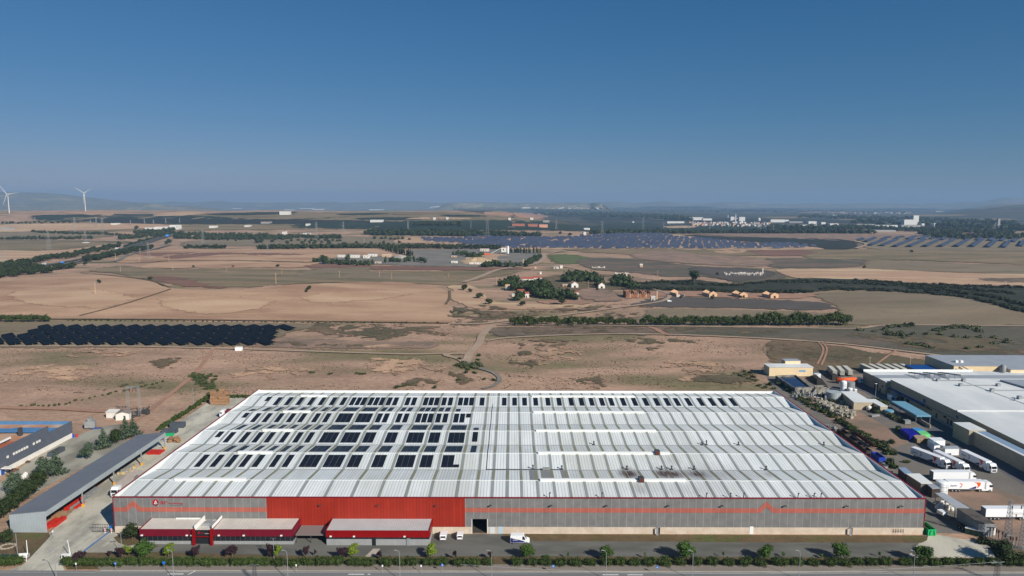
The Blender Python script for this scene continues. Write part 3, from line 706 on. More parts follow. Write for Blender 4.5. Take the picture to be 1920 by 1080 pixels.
# short flues standing in the gutters and along the front edge
fl = [(1176,1,.9),(1241,1,.9),(1260,1,.9),(1302,1,.9),(1437,1,.9),(1000,1,1.1),(1054,1,.9),(1114,2,.9),(1317,2,.8),(1325,2,1.3),(1385,2,.8),(1545,2,.8)]
for px, k, h in fl:
    y = WY0+BAY*k+.6; x = rx(px, y, 11.5); b = MB(); b.tube((x,y,11.1),(x,y,11.3+h),.22,n=8); b.tube((x,y,11.3+h),(x-.1,y-.3,11.6+h),.34,.3,n=8); b.box(x-.5,x+.5,y-.4,y+.4,11.15,11.3)
    W(b, 'flue', M_dkmetal, roof)
for px in (1031,1129,1325,1370,1395,1497,1527,1540):
    y = WY0+.9; x = rx(px, y, 12); b = MB(); b.tube((x,y,11.8),(x,y,13.1),.14,n=8); b.tube((x,y,13.1),(x+.35,y,13.4),.22,n=8); W(b, 'flue', M_dkmetal, roof)
# cable duct and the blanked patch of roof
b = MB(); yv = WY0+BAY
pA, pB = (rx(938, 331), 331), (rx(912, yv, 11.1), yv)
yy = sorted(set([pB[1], WY0+BAY*1.5, WY0+BAY*2, WY0+BAY*2.5, WY0+BAY*3, WY0+BAY*3.5, WY0+BAY*4, pA[1]]))
for i in range(len(yy)-1):
    f0 = (yy[i]-pB[1])/(pA[1]-pB[1]); f1 = (yy[i+1]-pB[1])/(pA[1]-pB[1]); xa = -8.9; xb = -8.9
    b.bar((xa, yy[i], roofz(yy[i])+.2), (xb, yy[i+1], roofz(yy[i+1])+.2), .13)
b.bar((-8.9, yv, 11.35), (18.5, yv, 11.35), .16)
W(b, 'cable_duct', M_dkmetal, roof)
b = MB()
for x0, x1 in ((6.2,9.0),(10.2,14.4),(17.2,19.6)):
    b.quad((x0,yv-.3,roofz(yv-.3)+.03),(x1,yv-.3,roofz(yv-.3)+.03),(x1,WY0+BAY/2+.4,roofz(WY0+BAY/2+.4)+.03),(x0,WY0+BAY/2+.4,roofz(WY0+BAY/2+.4)+.03))
b.box(11,13.6,yv-.5,yv+.3,11.2,12)
W(b, 'roof_patch', mat('grey_patch', C(140,141,139), C(128,130,128), .6, .8), roof)
# soot below the flues: part of the surface of thin stained sheets
def sootmat():
    m = mat('sooted_sheet', C(150,145,138), C(100,84,76), .25, .8, c3=C(84,66,60), scale3=.3, stretch=(1.6,.2,1), f2=(.3,.6))
    return m
b = MB()
def sheet(x0, x1, ya, yb):
    yl = [ya]+[y for y in ys if ya < y < yb]+[yb]; m_ = len(yl)
    b.add([(x, y, roofz(y)+.025) for x in (x0, x1) for y in yl], [(j, j+m_, j+m_+1, j+1) for j in range(m_-1)])
# (soot is mixed into the roof material itself, see below)
def soot(m):
    """soot stains below the flues, with their own ragged shape, mixed into the roof colour"""
    nt = m.node_tree; N = nt.nodes; K = nt.links; bs = N['Principled BSDF']
    geo = N.new('ShaderNodeNewGeometry'); prev = bs.inputs['Base Color'].links[0].from_socket
    nz = N.new('ShaderNodeTexNoise'); nz.inputs['Scale'].default_value = 1.; nz.inputs['Detail'].default_value = 4
    mp = N.new('ShaderNodeMapping'); mp.inputs['Scale'].default_value = (2.2,.1,1); K.new(geo.outputs['Position'], mp.inputs[0]); K.new(mp.outputs[0], nz.inputs['Vector'])
    acc = None
    for px, k, wx, wy, am in ((1180,1,4.8,8.5,1.),(1246,1,4.5,8.5,1.),(1266,1,4.6,9,.9),(1308,1,6.5,9,.8),(1440,1,4,7,.35),(1262,2,4,8,.3),(1290,0,24,12,.22),(1203,0,4,7,.35),(1340,1,18,13,.3),(1235,1,3.5,12,.25)):
        yc = WY0+BAY*k-4.5 if k < 2 or px != 1262 else WY0+BAY*1.3
        if px in (1290, 1203): yc = WY0+7
        x = rx(px, yc)+ (0 if px not in (1235,) else 0)
        sb = N.new('ShaderNodeVectorMath'); sb.operation = 'SUBTRACT'; K.new(geo.outputs['Position'], sb.inputs[0]); sb.inputs[1].default_value = (x, yc, 0)
        ml = N.new('ShaderNodeVectorMath'); ml.operation = 'MULTIPLY'; K.new(sb.outputs[0], ml.inputs[0]); ml.inputs[1].default_value = (1/wx, 1/wy, 0)
        ln = N.new('ShaderNodeVectorMath'); ln.operation = 'LENGTH'; K.new(ml.outputs[0], ln.inputs[0])
        r = ramp2(N, K, ln.outputs['Value'], am, 0, .15, 1.)
        if acc is None: acc = r
        else:
            mx = N.new('ShaderNodeMath'); mx.operation = 'MAXIMUM'; K.new(acc, mx.inputs[0]); K.new(r, mx.inputs[1]); acc = mx.outputs[0]
    f = ramp2(N, K, nz.outputs['Fac'], .55, 1.5, .3, .66)
    mm = N.new('ShaderNodeMath'); mm.operation = 'MULTIPLY'; mm.use_clamp = True; K.new(acc, mm.inputs[0]); K.new(f, mm.inputs[1])
    x = N.new('ShaderNodeMix'); x.data_type = 'RGBA'; K.new(mm.outputs[0], x.inputs[0]); K.new(prev, x.inputs[6]); x.inputs[7].default_value = (*C(84,66,58), 1)
    K.new(x.outputs[2], bs.inputs['Base Color'])
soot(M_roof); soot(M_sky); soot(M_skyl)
# wall lamps, doors, hoods
for px in (603,710.5,819,921,1034,1137,1252,1353,1470,1585,1687):
    x = fx(px); b = MB(); b.box(x-.08, x+.08, WY0-.7, WY0-.15, 9.75, 9.85); b.box(x-.35, x+.35, WY0-1.0, WY0-.6, 9.6, 9.85)
    W(b, 'wall_lamp', M_dkmetal, fac)
for px, wd, hh, mm_ in ((1410,1.2,2.6,M_white),(924,1.5,2.3,mat('pale_door', C(196,204,206), rough=.6)),(939.5,1.6,2.4,mat('blue_grey_door', C(170,190,202), rough=.6))):
    x = fx(px); b = MB().box(x-wd/2, x+wd/2, WY0-.16, WY0-.1, .05, hh); W(b, 'door', mm_, fac)
for px in (1236,1597):
    x = fx(px); b = MB(); b.box(x-.2, x+.45, WY0-.14, WY0-.1, 0.05, 2.4, 1); b.box(x-.95, x-.3, WY0-1.1, WY0-1.0, 0.05, 2.35); b.prism([(x-.95,WY0-1.1),(x-.9,WY0-1.1),(x+.5,WY0-.1),(x-.1,WY0-.1)], 2.35, 2.5, 0)
    W(b, 'exit_porch', [M_grey, M_dark], fac)
b = MB()                                             # row of small pipes on the plinth
for i in range(5): x = fx(1676)+i*.8; b.tube((x,WY0-.25,.6),(x,WY0-.25,1.9),.06,n=6)
b.bar((fx(1675),WY0-.25,1.2),(fx(1693),WY0-.25,1.2),.07); W(b, 'pipework', M_dkmetal, fac)
# sign on the wall
M_logored = mat('logo_red', C(176,22,40), rough=.4); M_logodk = mat('logo_dark_red', C(112,20,32), rough=.4); M_letgrey = mat('letter_grey', C(96,96,98), rough=.5)
cx, cz, rr = fx(295.8), 10.22, 1.12
sign = empty('sign', (cx, WY0-.1, cz)); sign.parent = fac; sign.location = (cx-fac.location.x, -.1, cz)
def hexpts(r, sx=1): return [(sx*r*math.cos(R(90+60*i)), r*math.sin(R(90+60*i))) for i in range(6)]
def emblem(par, s, loc, m1, m2, m3):
    b = MB(); hp = hexpts(1.0*s, .95)
    b.add([(p[0],-.05,p[1]) for p in hp]+[(p[0],.02,p[1]) for p in hp], [tuple(range(5,-1,-1))[::-1]]+[(i,(i+1)%6,(i+1)%6+6,i+6) for i in range(6)], 0)
    b.add([(x*s,-.06,z*s) for x, z in ((0,0),(.82,.48),(.82,-.48),(0,-.95),(-.82,-.48))], [(0,4,3,2,1)], 1)
    for q in ([(-.42,-.42),(-.22,-.42),(.05,.32),(.05,.62),(-.02,.62)],[(.05,.62),(.05,.3),(.42,-.3),(.62,-.36)],[(-.2,-.42),(-.12,-.22),(.3,-.3),(.3,-.44)]):
        b.add([(x*s,-.075,z*s) for x, z in q], [tuple(range(len(q)))], 2)
    o = b.build('emblem', [m1, m2, m3], par); o.location = loc; return o
emblem(sign, rr, (0,0,0), M_logored, M_logodk, M_white)
def letters(par, txt, wd, hh, m, loc, shear=0., off=0., name='lettering', rz=0.):
    me = textmesh(txt, wd, hh, m, name, shear=shear, off=off); o = bpy.data.objects.new(name, me); COL.objects.link(o); o.parent = par; o.location = loc; o.rotation_euler = (0,0,rz); return o
letters(sign, 'ar', 2.2, 1.0, M_logored, (1.55,-.02,-.55), off=.0)
letters(sign, 'racking', 4.7, .72, M_logored, (4.0,-.02,-.62))
letters(sign, 'storage solutions', 4.0, .22, M_letgrey, (4.7,-.02,-.98))

# ------------------------------------------------------------------ annexes
M_ann = stripes(mat('beige_sheet_roof', C(206,200,188), C(192,186,176), .3, .6), 0, 1.0, .12, C(176,170,160))
M_wine = stripes(mat('wine_fascia', C(122,24,44), C(112,20,38), .5, .5), 0, 8.0, .06, C(120,20,40))
M_scar = mat('scarlet_fascia', C(146,16,18), C(136,14,16), .5, .45)
M_pan = stripes(mat('grey_base_panel', C(150,151,150), C(140,142,142), .5, .85), 0, 6.0, .06, C(180,178,172))
off = empty('office_annex', (-91, 203.7, 0), 0, 'low office building with wine red fascia and dark ribbon windows', 'office')
OX0, OX1, OY = -115.1, -67.5, 203.7
ex0, ex1 = -98.1, -92.6
def annex(par, x0, x1, y0, H, zf, zw, mf, side_l=True, side_r=True, win=True, mroof=None):
    b = MB().box(x0+.12, x1-.12, y0+.12, WY0-.16, 0, zw); W(b, 'wall', M_pan, par)
    b = MB().box(x0+.2, x1-.2, y0+.2, WY0-.16, zw+.003, zf); wn = W(b, 'window_band', M_glass, par)
    xx = x0+.8
    while xx < x1-.6:
        W(MB().box(xx-.06, xx+.06, y0+.15, y0+.24, zw+.004, zf-.01), 'mullion', M_dkmetal, wn); xx += 1.55
    b = MB(); b.box(x0, x1, y0, y0+.2, zf, H); b.box(x0, x0+.2, y0+.2, WY0-.16, zf, H+.25, 1 if not side_l else 0); b.box(x1-.2, x1, y0+.2, WY0-.16, zf, H+.25)
    W(b, 'fascia', [mf, M_white], par)
    b = MB(); b.add([(x0+.2,y0+.2,H-.12),(x1-.2,y0+.2,H-.12),(x1-.2,WY0-.16,H+.12),(x0+.2,WY0-.16,H+.12)], [(0,1,2,3)]); W(b, 'roof', mroof or M_ann, par)
annex(off, OX0, ex0-.02, OY, 4.9, 2.65, 1.05, M_wine); annex(off, ex1+.02, OX1, OY, 4.9, 2.65, 1.05, M_wine)
for x in (ex0, ex1): W(MB().box(x-.35, x+.35, OY-.9, OY-.02, 0, 5.2), 'entrance_pillar', M_scar, off)
W(MB().box(ex0+.36, ex1-.36, OY-.35, OY-.1, 2.55, 2.8), 'entrance_beam', M_scar, off)
b = MB(); b.box(ex0+.04, ex1-.04, OY-.02, OY+.1, 2.8, 4.7); b.box(ex0+.04, ex1-.04, OY+.3, OY+.4, 0.02, 2.6); esign = W(b, 'entrance_front', M_glass, off)
es = empty('entrance_sign', (0,0,0)); es.parent = off; es.location = (ex0+1.5-off.location.x, -.1, 3.75)
emblem(es, .45, (0,0,0), M_logored, M_logodk, M_dark); letters(es, 'ar', .9, .4, M_logored, (.7,-.02,-.15)); letters(es, 'racking', 1.9, .28, M_white, (1.75,-.02,-.3))
for x in (ex0-.1, ex1-.1): W(MB().box(x, x+.25, OY+.25, WY0-.16, 4.4, 6.0), 'parapet', M_white, off)
b = MB(); b.add([(ex0+.2,OY+.12,4.5),(ex1-.12,OY+.12,4.5),(ex1-.12,WY0-.2,4.6),(ex0+.2,WY0-.2,4.6)], [(0,1,2,3)]); W(b, 'entrance_roof', M_ann, off)
b = MB(); b.box(ex0+1.6, ex0+3.6, OY+3, OY+5.2, 4.6, 5.5); b.tube((ex0+1.2,OY+2.6,4.9),(ex0+4,OY+5.8,5.3),.18,n=6); b.tube((ex0+3.9,OY+2.4,4.9),(ex0+4.2,OY+5.2,5.3),.16,n=6); W(b, 'air_unit', M_grey, off)
b = MB().box(OX0+16, OX0+30.5, WY0-.8, WY0-.4, 5.2, 5.5)
W(MB().box(-107, -99.2, WY0-.9, WY0-.35, 5.05, 5.35), 'roof_vent', M_white, off)
red = empty('red_annex', (-41, 203.2, 0), 0, 'low side building with bright red fascia and pale grey base wall', 'annex')
annex(red, -57.3, -25.2, 203.2, 4.85, 2.65, 2.0, M_scar, mroof=stripes(mat('grey_sheet_roof', C(190,190,188), C(180,180,178), .3, .6), 0, .55, .1, C(150,150,150)))
for x in (-43.0, -25.2-7.2):
    b = MB().box(x, x+1.1, 203.1, 203.28, .05, 2.3); W(b, 'door', M_glass if x < -40 else M_grey, red)
for par, xs in ((red, (-55.8,-48.6,-33)), (off, (-114.3,-100.4,-90.5,-82.8,-71.2,-98.9))):
    for x in xs: W(MB().box(x-.3, x+.3, par.location.y-.35, par.location.y-.01, 2.85, 3.2), 'floodlight', M_white, par)
cpt = empty('carport', (-62.4, 207, 0), 0, 'flat brownish carport roof between the two red fronted annexes', 'carport')
b = MB().box(-67.2, -57.5, 204.6, 211.0, 2.5, 2.75); W(b, 'roof', stripes(mat('brown_sheet', C(130,120,114), rough=.7), 0, .6, .1, C(104,96,92)), cpt)
for x in (-67, -62.5, -57.9):
    b = MB().box(x-.1, x+.1, 204.8, 205.0, 0, 2.5); W(b, 'post', M_dkmetal, cpt)

# ------------------------------------------------------------------ solar arrays on the roof
M_pv = mat('solar_cell', C(17,18,24), rough=.35, spec=.25); M_pvf = mat('panel_frame', C(104,108,116), rough=.5)
def array(cols, k, side, f0=.14, f1=.86, cut=None):
    """cols: list of column left edges; k bay, side 0 = slope facing the camera"""
    ya = WY0+BAY*(k+.5*side); L_ = BAY/2; y0 = ya+L_*f0; y1 = ya+L_*f1
    n = max(1, int(round((y1-y0)/1.04))); xm = (cols[0]+cols[-1]+2.1)/2
    z0 = roofz((y0+y1)/2); b = MB(); e = empty if False else None
    for ci, c in enumerate(cols):
        for j in range(n):
            if cut and cut(ci, j, n): continue
            a = y0+(y1-y0)*j/n; d = y0+(y1-y0)*(j+1)/n; za, zd = roofz(a)+.16, roofz(d)+.16
            b.add([(c,a,za-.03),(c+2.1,a,za-.03),(c+2.1,d,zd-.03),(c,d,zd-.03),(c,a,za-.1),(c+2.1,a,za-.1),(c+2.1,d,zd-.1),(c,d,zd-.1)], [(0,1,2,3),(0,4,5,1),(1,5,6,2),(2,6,7,3),(3,7,4,0)], 1)
            g_ = .045
            b.add([(c+g_,a+g_,za),(c+2.1-g_,a+g_,za),(c+2.1-g_,d-g_,zd),(c+g_,d-g_,zd)], [(0,1,2,3)], 0)
    o_ = Vector((xm, (y0+y1)/2, z0)); b.v = [(p[0]-o_.x, p[1]-o_.y, p[2]-o_.z) for p in b.v]
    o = b.build('solar_array', [M_pv, M_pvf]); o.location = o_; return o
RN = {(1,0):'second sunlit roof slope from the front', (1,1):'second shaded roof slope from the front', (2,0):'third sunlit roof slope from the front', (2,1):'third shaded roof slope from the front', (3,0):'fourth sunlit roof slope from the front', (3,1):'fourth shaded roof slope from the front', (4,0):'rearmost sunlit roof slope'}
WB = [(-76.4,3),(-67.8,3),(-59.2,2),(-50.4,2),(-41.8,3),(-33.1,2),(-25.3,3)]
def row(k, side, left, shorts, gap=.03, wides=WB, gapn=(), extra=(), f=(.14,.86), last=None):
    out = []
    for i, x in enumerate(left):
        sh = x in shorts
        out.append(array([x-1.05], k, side, *( (.5,.9) if sh and side == 0 else (.12,.5) if sh else f)))
    for i, (x, n) in enumerate(wides):
        g_ = .5 if i in gapn else .03
        if n == 2 and i in gapn: g_ = .9
        cut = last if (last and i == len(wides)-1) else None
        out.append(array([x+j*(2.12+g_) for j in range(n)], k, side, *f, cut=cut))
    for x, a, c in extra: out.append(array([x-1.05], k, side, a, c))
    series(out, 'dark solar array, {n} from the left on the '+RN[(k, side)], 'solar array', 'solar arrays on the warehouse roof')
row(1, 0, [-112.8,-107.3,-102,-96.9,-92.2,-86,-81.4], [], last=lambda c, j, n: c == 2 and j > 1)
row(1, 1, [-107.6,-102.7,-96.7,-91.2,-86.3,-81.4], [], extra=[(-14.5,.08,.9)], f=(.12,.85))
row(2, 0, [-118.2,-113.2,-107,-101.8,-97,-91.1,-85.7,-81], [-118.2], extra=[(-14.7,.22,.9)])
row(2, 1, [-113.3,-107,-101,-96.3,-91.5,-85.8,-80.9], [], extra=[(-14.7,.1,.45)], f=(.12,.85))
row(3, 0, [-117.4,-112,-107,-101.7,-96.5,-91.6,-85.6,-80.9], [-117.4], gapn=(2,3,4,5,6), last=lambda c, j, n: c == 2 and j < n*.45)
row(3, 1, [-117.4,-111.4,-106,-100.6,-95.4,-90.5,-85,-80.4], [-117.4], gapn=(2,3,4,5), wides=WB[:6], extra=[(-24.2,.1,.6)], f=(.12,.85))
row(4, 0, [-116.4,-111,-105.7,-100.4,-95,-89.9,-84.7,-79.8], [-116.4], gapn=(0,1,2,3,4,5,6), extra=[(v,.14,.86) for v in (-14,-3.5,1.4,6.1,11.4,17.2,22.5,28.2,33.1,37.9,42.8,47.3,52.9,58.3,63.6,68.8,73.8,78.4,83.9,89.7,95,99.8,105)])
# ================================================================== plants
def leafmat(name, c, c2, rnd=.12, isl=.35):
    m = bpy.data.materials.new(name); m.use_nodes = True; nt = m.node_tree; N = nt.nodes; K = nt.links; b = N['Principled BSDF']
    b.inputs['Roughness'].default_value = .7; b.inputs['Specular IOR Level'].default_value = .2
    geo = N.new('ShaderNodeNewGeometry'); oi = N.new('ShaderNodeObjectInfo')
    x = N.new('ShaderNodeMix'); x.data_type = 'RGBA'; K.new(geo.outputs['Random Per Island'], x.inputs[0]); x.inputs[6].default_value = (*c, 1); x.inputs[7].default_value = (*c2, 1)
    h = N.new('ShaderNodeHueSaturation'); K.new(x.outputs[2], h.inputs['Color']); K.new(ramp2(N, K, oi.outputs['Random'], 1-rnd, 1+rnd, 0, 1), h.inputs['Value'])
    K.new(h.outputs[0], b.inputs['Base Color']); return m
LF = .62
M_lgreen = leafmat('leaf_fresh_green', C(78,104,40,LF*1.5), C(44,70,26,LF*1.5))
M_lyel = leafmat('leaf_yellow_green', C(122,138,42,LF*1.6), C(82,104,28,LF*1.6))
M_ldark = leafmat('leaf_dark_green', C(64,80,38,LF*1.15), C(38,50,24,LF*1.15))
M_lgrey = leafmat('leaf_grey_green', C(92,108,84,LF*1.4), C(56,72,52,LF*1.4))
M_lplum = leafmat('leaf_plum', C(66,44,48,LF*1.5), C(40,26,32,LF*1.5))
M_lhedge = leafmat('leaf_hedge', C(78,96,40,LF*1.3), C(46,62,26,LF*1.3))
M_lpine = leafmat('leaf_pine', C(84,98,40,LF*1.15), C(48,62,26,LF*1.15))
M_lbelt = leafmat('leaf_belt', C(66,78,38,LF*1.1), C(44,55,28,LF*1.1))
M_lbush = leafmat('leaf_bush', C(92,98,62,LF*1.4), C(66,72,46,LF*1.4))
M_trunk = mat('bark', C(104,90,74), C(84,72,60), 3., .95)

def leaves(b, rng, blobs, n, size, hollow=.55, core=True):
    tot = sum(r[3]*r[4]*r[5] for r in blobs)
    for (x, y, z, rx_, ry_, rz_) in blobs:
        k = max(6, int(n*rx_*ry_*rz_/tot))
        for _ in range(k):
            d = Vector((rng.gauss(0,1), rng.gauss(0,1), rng.gauss(0,1))).normalized(); r = rng.uniform(hollow, 1.08)
            c = Vector((x+d.x*rx_*r, y+d.y*ry_*r, z+d.z*rz_*r))
            nn = (d+Vector((rng.gauss(0,.6), rng.gauss(0,.6), rng.gauss(0,.6)))).normalized()
            t = nn.orthogonal().normalized(); w_ = nn.cross(t); s_ = size*rng.uniform(.6, 1.25); a = rng.uniform(0, 6.28)
            t, w_ = t*math.cos(a)+w_*math.sin(a), w_*math.cos(a)-t*math.sin(a)
            b.add([c+t*s_, c+w_*s_*.7, c-t*s_*.8+nn*s_*.2, c-w_*s_*.7], [(0,1,2,3)])
        if core:
            nr, ns = 5, 7; vs = []; 
            for j in range(nr+1):
                th = math.pi*j/nr
                for i in range(ns):
                    ph = 6.283*i/ns; q = hollow*rng.uniform(.8, 1.12)
                    vs.append((x+rx_*q*math.sin(th)*math.cos(ph), y+ry_*q*math.sin(th)*math.sin(ph), z+rz_*q*math.cos(th)))
            b.add(vs, [(j*ns+i, j*ns+(i+1)%ns, (j+1)*ns+(i+1)%ns, (j+1)*ns+i) for j in range(nr) for i in range(ns)])

def tree(name, seed, m, H, Wd, kind='round', n=420, size=.34, trunk=True, cat='tree'):
    rng = random.Random(seed); root = empty(name); b = MB(); blobs = []
    if kind == 'round':
        cz = H*.6
        for i in range(9):
            a = rng.uniform(0, 6.28); q = rng.uniform(.1, .34)*Wd
            blobs.append((math.cos(a)*q, math.sin(a)*q, cz+rng.uniform(-.2,.22)*H, Wd*rng.uniform(.21,.3), Wd*rng.uniform(.21,.3), H*rng.uniform(.16,.22)))
    elif kind == 'vase':
        for i in range(11):
            a = i*2.4; q = rng.uniform(.05,.38)*Wd; z = H*(.42+rng.random()*.4)
            blobs.append((math.cos(a)*q, math.sin(a)*q, z, Wd*.21, Wd*.21, H*rng.uniform(.14,.2)))
    elif kind == 'cone':
        for i in range(10):
            t = i/9; a = i*2.4; q = (1-t)*.26*Wd; r = Wd*(.34*(1-t)+.09)
            blobs.append((math.cos(a)*q, math.sin(a)*q, H*(.12+.8*t), r, r, H*.12))
    elif kind == 'pine':                             # umbrella-like round pine
        cz = H*.62
        for i in range(8):
            a = i*2.4; q = rng.uniform(.12,.27)*Wd
            blobs.append((math.cos(a)*q, math.sin(a)*q, H*(.5+rng.uniform(-.16,.2)), Wd*rng.uniform(.23,.3), Wd*rng.uniform(.23,.3), H*rng.uniform(.22,.3)))
    elif kind == 'shrub':
        for i in range(6):
            blobs.append(((i-2.5)*.135*Wd, rng.uniform(-.12,.12)*Wd, H*rng.uniform(.42,.55), Wd*rng.uniform(.2,.25), Wd*rng.uniform(.24,.3), H*rng.uniform(.42,.52)))
    leaves(b, rng, blobs, n, size)
    b.build('crown' if kind != 'shrub' else 'foliage', m, root)
    t = MB(); r0 = H*.028+.03
    if kind in ('round', 'vase', 'pine'):
        t.tube((0,0,-.2),(0.05,0,H*.35), r0, r0*.75, 7)
        for i in range(5):
            a = i*1.26+.3; t.tube((0.05,0,H*.3),(math.cos(a)*Wd*.24, math.sin(a)*Wd*.24, H*.62), r0*.55, r0*.2, 5)
        t.tube((0.05,0,H*.35),(0,0,H*.8), r0*.7, r0*.2, 5)
    else:
        t.tube((0,0,-.2),(0,0,H*.6), r0, r0*.4, 6)
    t.build('trunk' if kind != 'shrub' else 'stem', M_trunk, root)
    tag(root, 'x', cat); return snap(root)

def at(px, py, dz=0.):
    p = PG(px, py); return (p.x, p.y, p.z+dz)
def rr_(a, b): return random.uniform(a, b)

# street trees: (px, py, width, height)
T_g = tree('broadleaf_tree', 1, M_lgreen, 5.6, 5.2, n=1500, size=.25); T_y = tree('broadleaf_tree', 2, M_lyel, 4.4, 3.9, 'vase', n=900, size=.2)
T_p = tree('plum_tree', 3, M_lplum, 4.0, 3.6, 'vase', n=820, size=.2); T_d = tree('broadleaf_tree', 4, M_ldark, 5.4, 6.2, n=1300, size=.24)
def stand(sn, lst, w0, h0, template, cat, group):
    out = place(sn, [(at(x, y), rr_(0, 6.28), (w/w0, w/w0, h/h0)) for x, y, w, h in lst])
    return series(out, template, cat, group)
stand(T_g, [(274,1046,6.6,6.0),(989,1049,4.8,5.0),(1138,1050,4.6,4.7),(1287,1051,6.2,6.2),(1433,1050,5.0,5.3),(1576,1051,5.3,5.8),(1729,1053,6.1,5.8)], 5.2, 5.6, 'round green street tree on the verge, {n} from the left', 'tree', 'green street trees on the verge')
stand(T_y, [(242,1044,3.2,3.6),(316,1045,3.9,4.0),(521,1049,3.2,4.9),(661,1047,4.1,4.2),(809,1048,4.1,4.4)], 3.9, 4.4, 'small yellow green street tree, {n} from the left', 'tree', 'yellow green street trees')
stand(T_p, [(150.5,1057,4.3,3.9),(228,1047,3.8,3.6),(206,1045,1.5,2.2),(367,1049,3.5,4.2),(436,1046,4.4,3.9),(508,1046,3.8,4.4),(574,1047,2.7,3.9),(591,1043,1.0,2.2),(642,1050,3.8,4.0),(712,1050,2.1,2.8),(853,1050,1.6,3.1),(919,1050,2,2.9)], 3.6, 4.0, 'dark purple leaved plum tree, {n} from the left', 'tree', 'plum trees on the verge')
stand(T_d, [(248,1013,6.8,5.6)], 6.2, 5.4, 'dense dark round tree beside the office annex', 'tree', 'dark trees')
tag(dup(T_d, at(1877,1056), 1.2, (1.32,1.32,1.3)), 'large dark street tree at the substation corner', 'tree')
tag(dup(T_d, at(10,1021), 2.2, (.95,.95,.85)), 'round dark tree on the left lawn behind the stone ring', 'tree')
T_s = tree('sapling', 5, M_lgreen, 2.4, 1.0, 'vase', n=70, size=.14)
stand(T_s, [(1065,1048,.8,2.4),(1209,1047,.8,2.2),(1356,1046,.8,2.3),(1468,1045,1.4,1.8),(1540,1047,1.6,1.5),(1649,1045,.9,2.0),(1025,1047,1.6,1.2),(1250,1048,1.6,1.1)], 1.0, 2.4, 'thin young sapling on the verge, {n} from the left', 'sapling', 'saplings on the verge')
# hedge shrubs
HX = [127,137,156,176,197,219,246,274,303,330,358,387,413,444,467,494,524,551,577,604,628,664,689,724,748,772,803,828,862,888,914,968,998,1023,1051,1078,1106,1137,1162,1189,1217,1246,1275,1305,1335,1365,1396,1425,1457,1466,1494,1524,1556,1583,1608,1634,1660,1696,1723,1752,1778,1805,1834,1862,1890,1912]
S_h = [tree('hedge_shrub', 20+i, M_lhedge, 2.7, 5.0, 'shrub', n=900, size=.2, cat='shrub') for i in range(3)]
hs = []
for i, x in enumerate(HX):
    w_ = rr_(.9, 1.08); hs += place(S_h[i % 3], [(at(x, 1060.5), rr_(-.15,.15)+(math.pi if i % 2 else 0), (w_*(.78 if x > 700 else .93), .95, rr_(.85,1.08)))])
series(hs, 'clipped green hedge shrub by the pavement, {n} from the left', 'shrub', 'hedge shrubs along the road')
for x in (-12, 12, 28): hs.append(dup(S_h[0], at(x, 1060), rr_(0,1), (1,1.2,1.1), 'dark green hedge shrub left of the entrance drive', 'shrub', 'shrubs left of the entrance'))
# conifers by the long open shed
T_c = tree('conifer', 6, M_lgrey, 9.5, 6.2, 'cone', n=1100, size=.34); T_c2 = tree('cedar', 7, M_lgrey, 8.5, 8.0, 'round', n=1500, size=.34); T_c3 = tree('conifer_hedge', 8, M_ldark, 7.0, 6.5, 'pine', n=900, size=.34)
stand(T_c, [(195,841,6.2,9.3),(236,822,7.2,9.8),(250,816,6.0,8.4),(106,890,6.4,10)], 6.2, 9.5, 'pointed grey green conifer above the shed roof, {n} from the left', 'tree', 'conifers beside the shed')
stand(T_c2, [(162,861,6.6,6.8),(90,898,8.4,8.6),(28,925,8,7.5)], 8.0, 8.5, 'round grey green tree in the shed-side row, {n} from the left', 'tree', 'grey green trees beside the shed')
stand(T_c3, [(216,832,6,7.2),(74,915,7,7.6),(58,930,6.8,7),(42,942,6.8,7),(25,955,6.8,6.8),(8,968,6.8,6.8),(-10,980,6.8,6.8)], 6.5, 7.0, 'dense dark green evergreen by the shed, {n} from the left', 'tree', 'dark evergreens beside the shed')

# ================================================================== street furniture
def lamp(H=9.0, double=False):
    r = empty('street_lamp'); b = MB(); b.tube((0,0,-.1),(0,0,H*.9),.1,.06,8)
    if not double: b.tube((0,0,H*.9),(-.25,0,H*.97),.05,.05,6); b.tube((-.25,0,H*.97),(-.8,0,H),.05,.04,6)
    else: b.tube((-.5,0,H*.9),(.5,0,H*.9),.05,.05,6)
    b.build('pole', M_grey, r)
    for s in ((-1,) if not double else (-1, 1)):
        h = MB(); x = -1.1 if not double else s*.55; z = H*1.0 if not double else H*.9+.05
        h.box(x-.35,x+.35,-.14,.14,z-.05,z+.1); h.build('lamp_head', M_grey if not double else M_dkmetal, r)
    return snap(r)
LP = lamp(8.7); out = place(LP, [((P(x,1087).x, P(x,1087).y, .05), 0, 1) for x in (106,326,540,750,922,1136,1298,1498,1712)])
series(out, 'grey road lamp with one curved arm, {n} from the left', 'street lamp', 'road lamps along the bottom edge')
LD = lamp(7.5, True); out = place(LD, [(at(229,1041), .3, 1), (at(514,1050), 0, 1), (at(33,1041), .2, 1)])
series(out, 'yard lamp post with two dark heads, {n} from the left', 'lamp post', 'yard lamp posts')
M_blue = mat('sign_blue', C(24,104,190), rough=.4); M_orange = mat('orange_paint', C(222,92,38), rough=.6); M_yel = mat('safety_yellow', C(224,160,50), rough=.7)
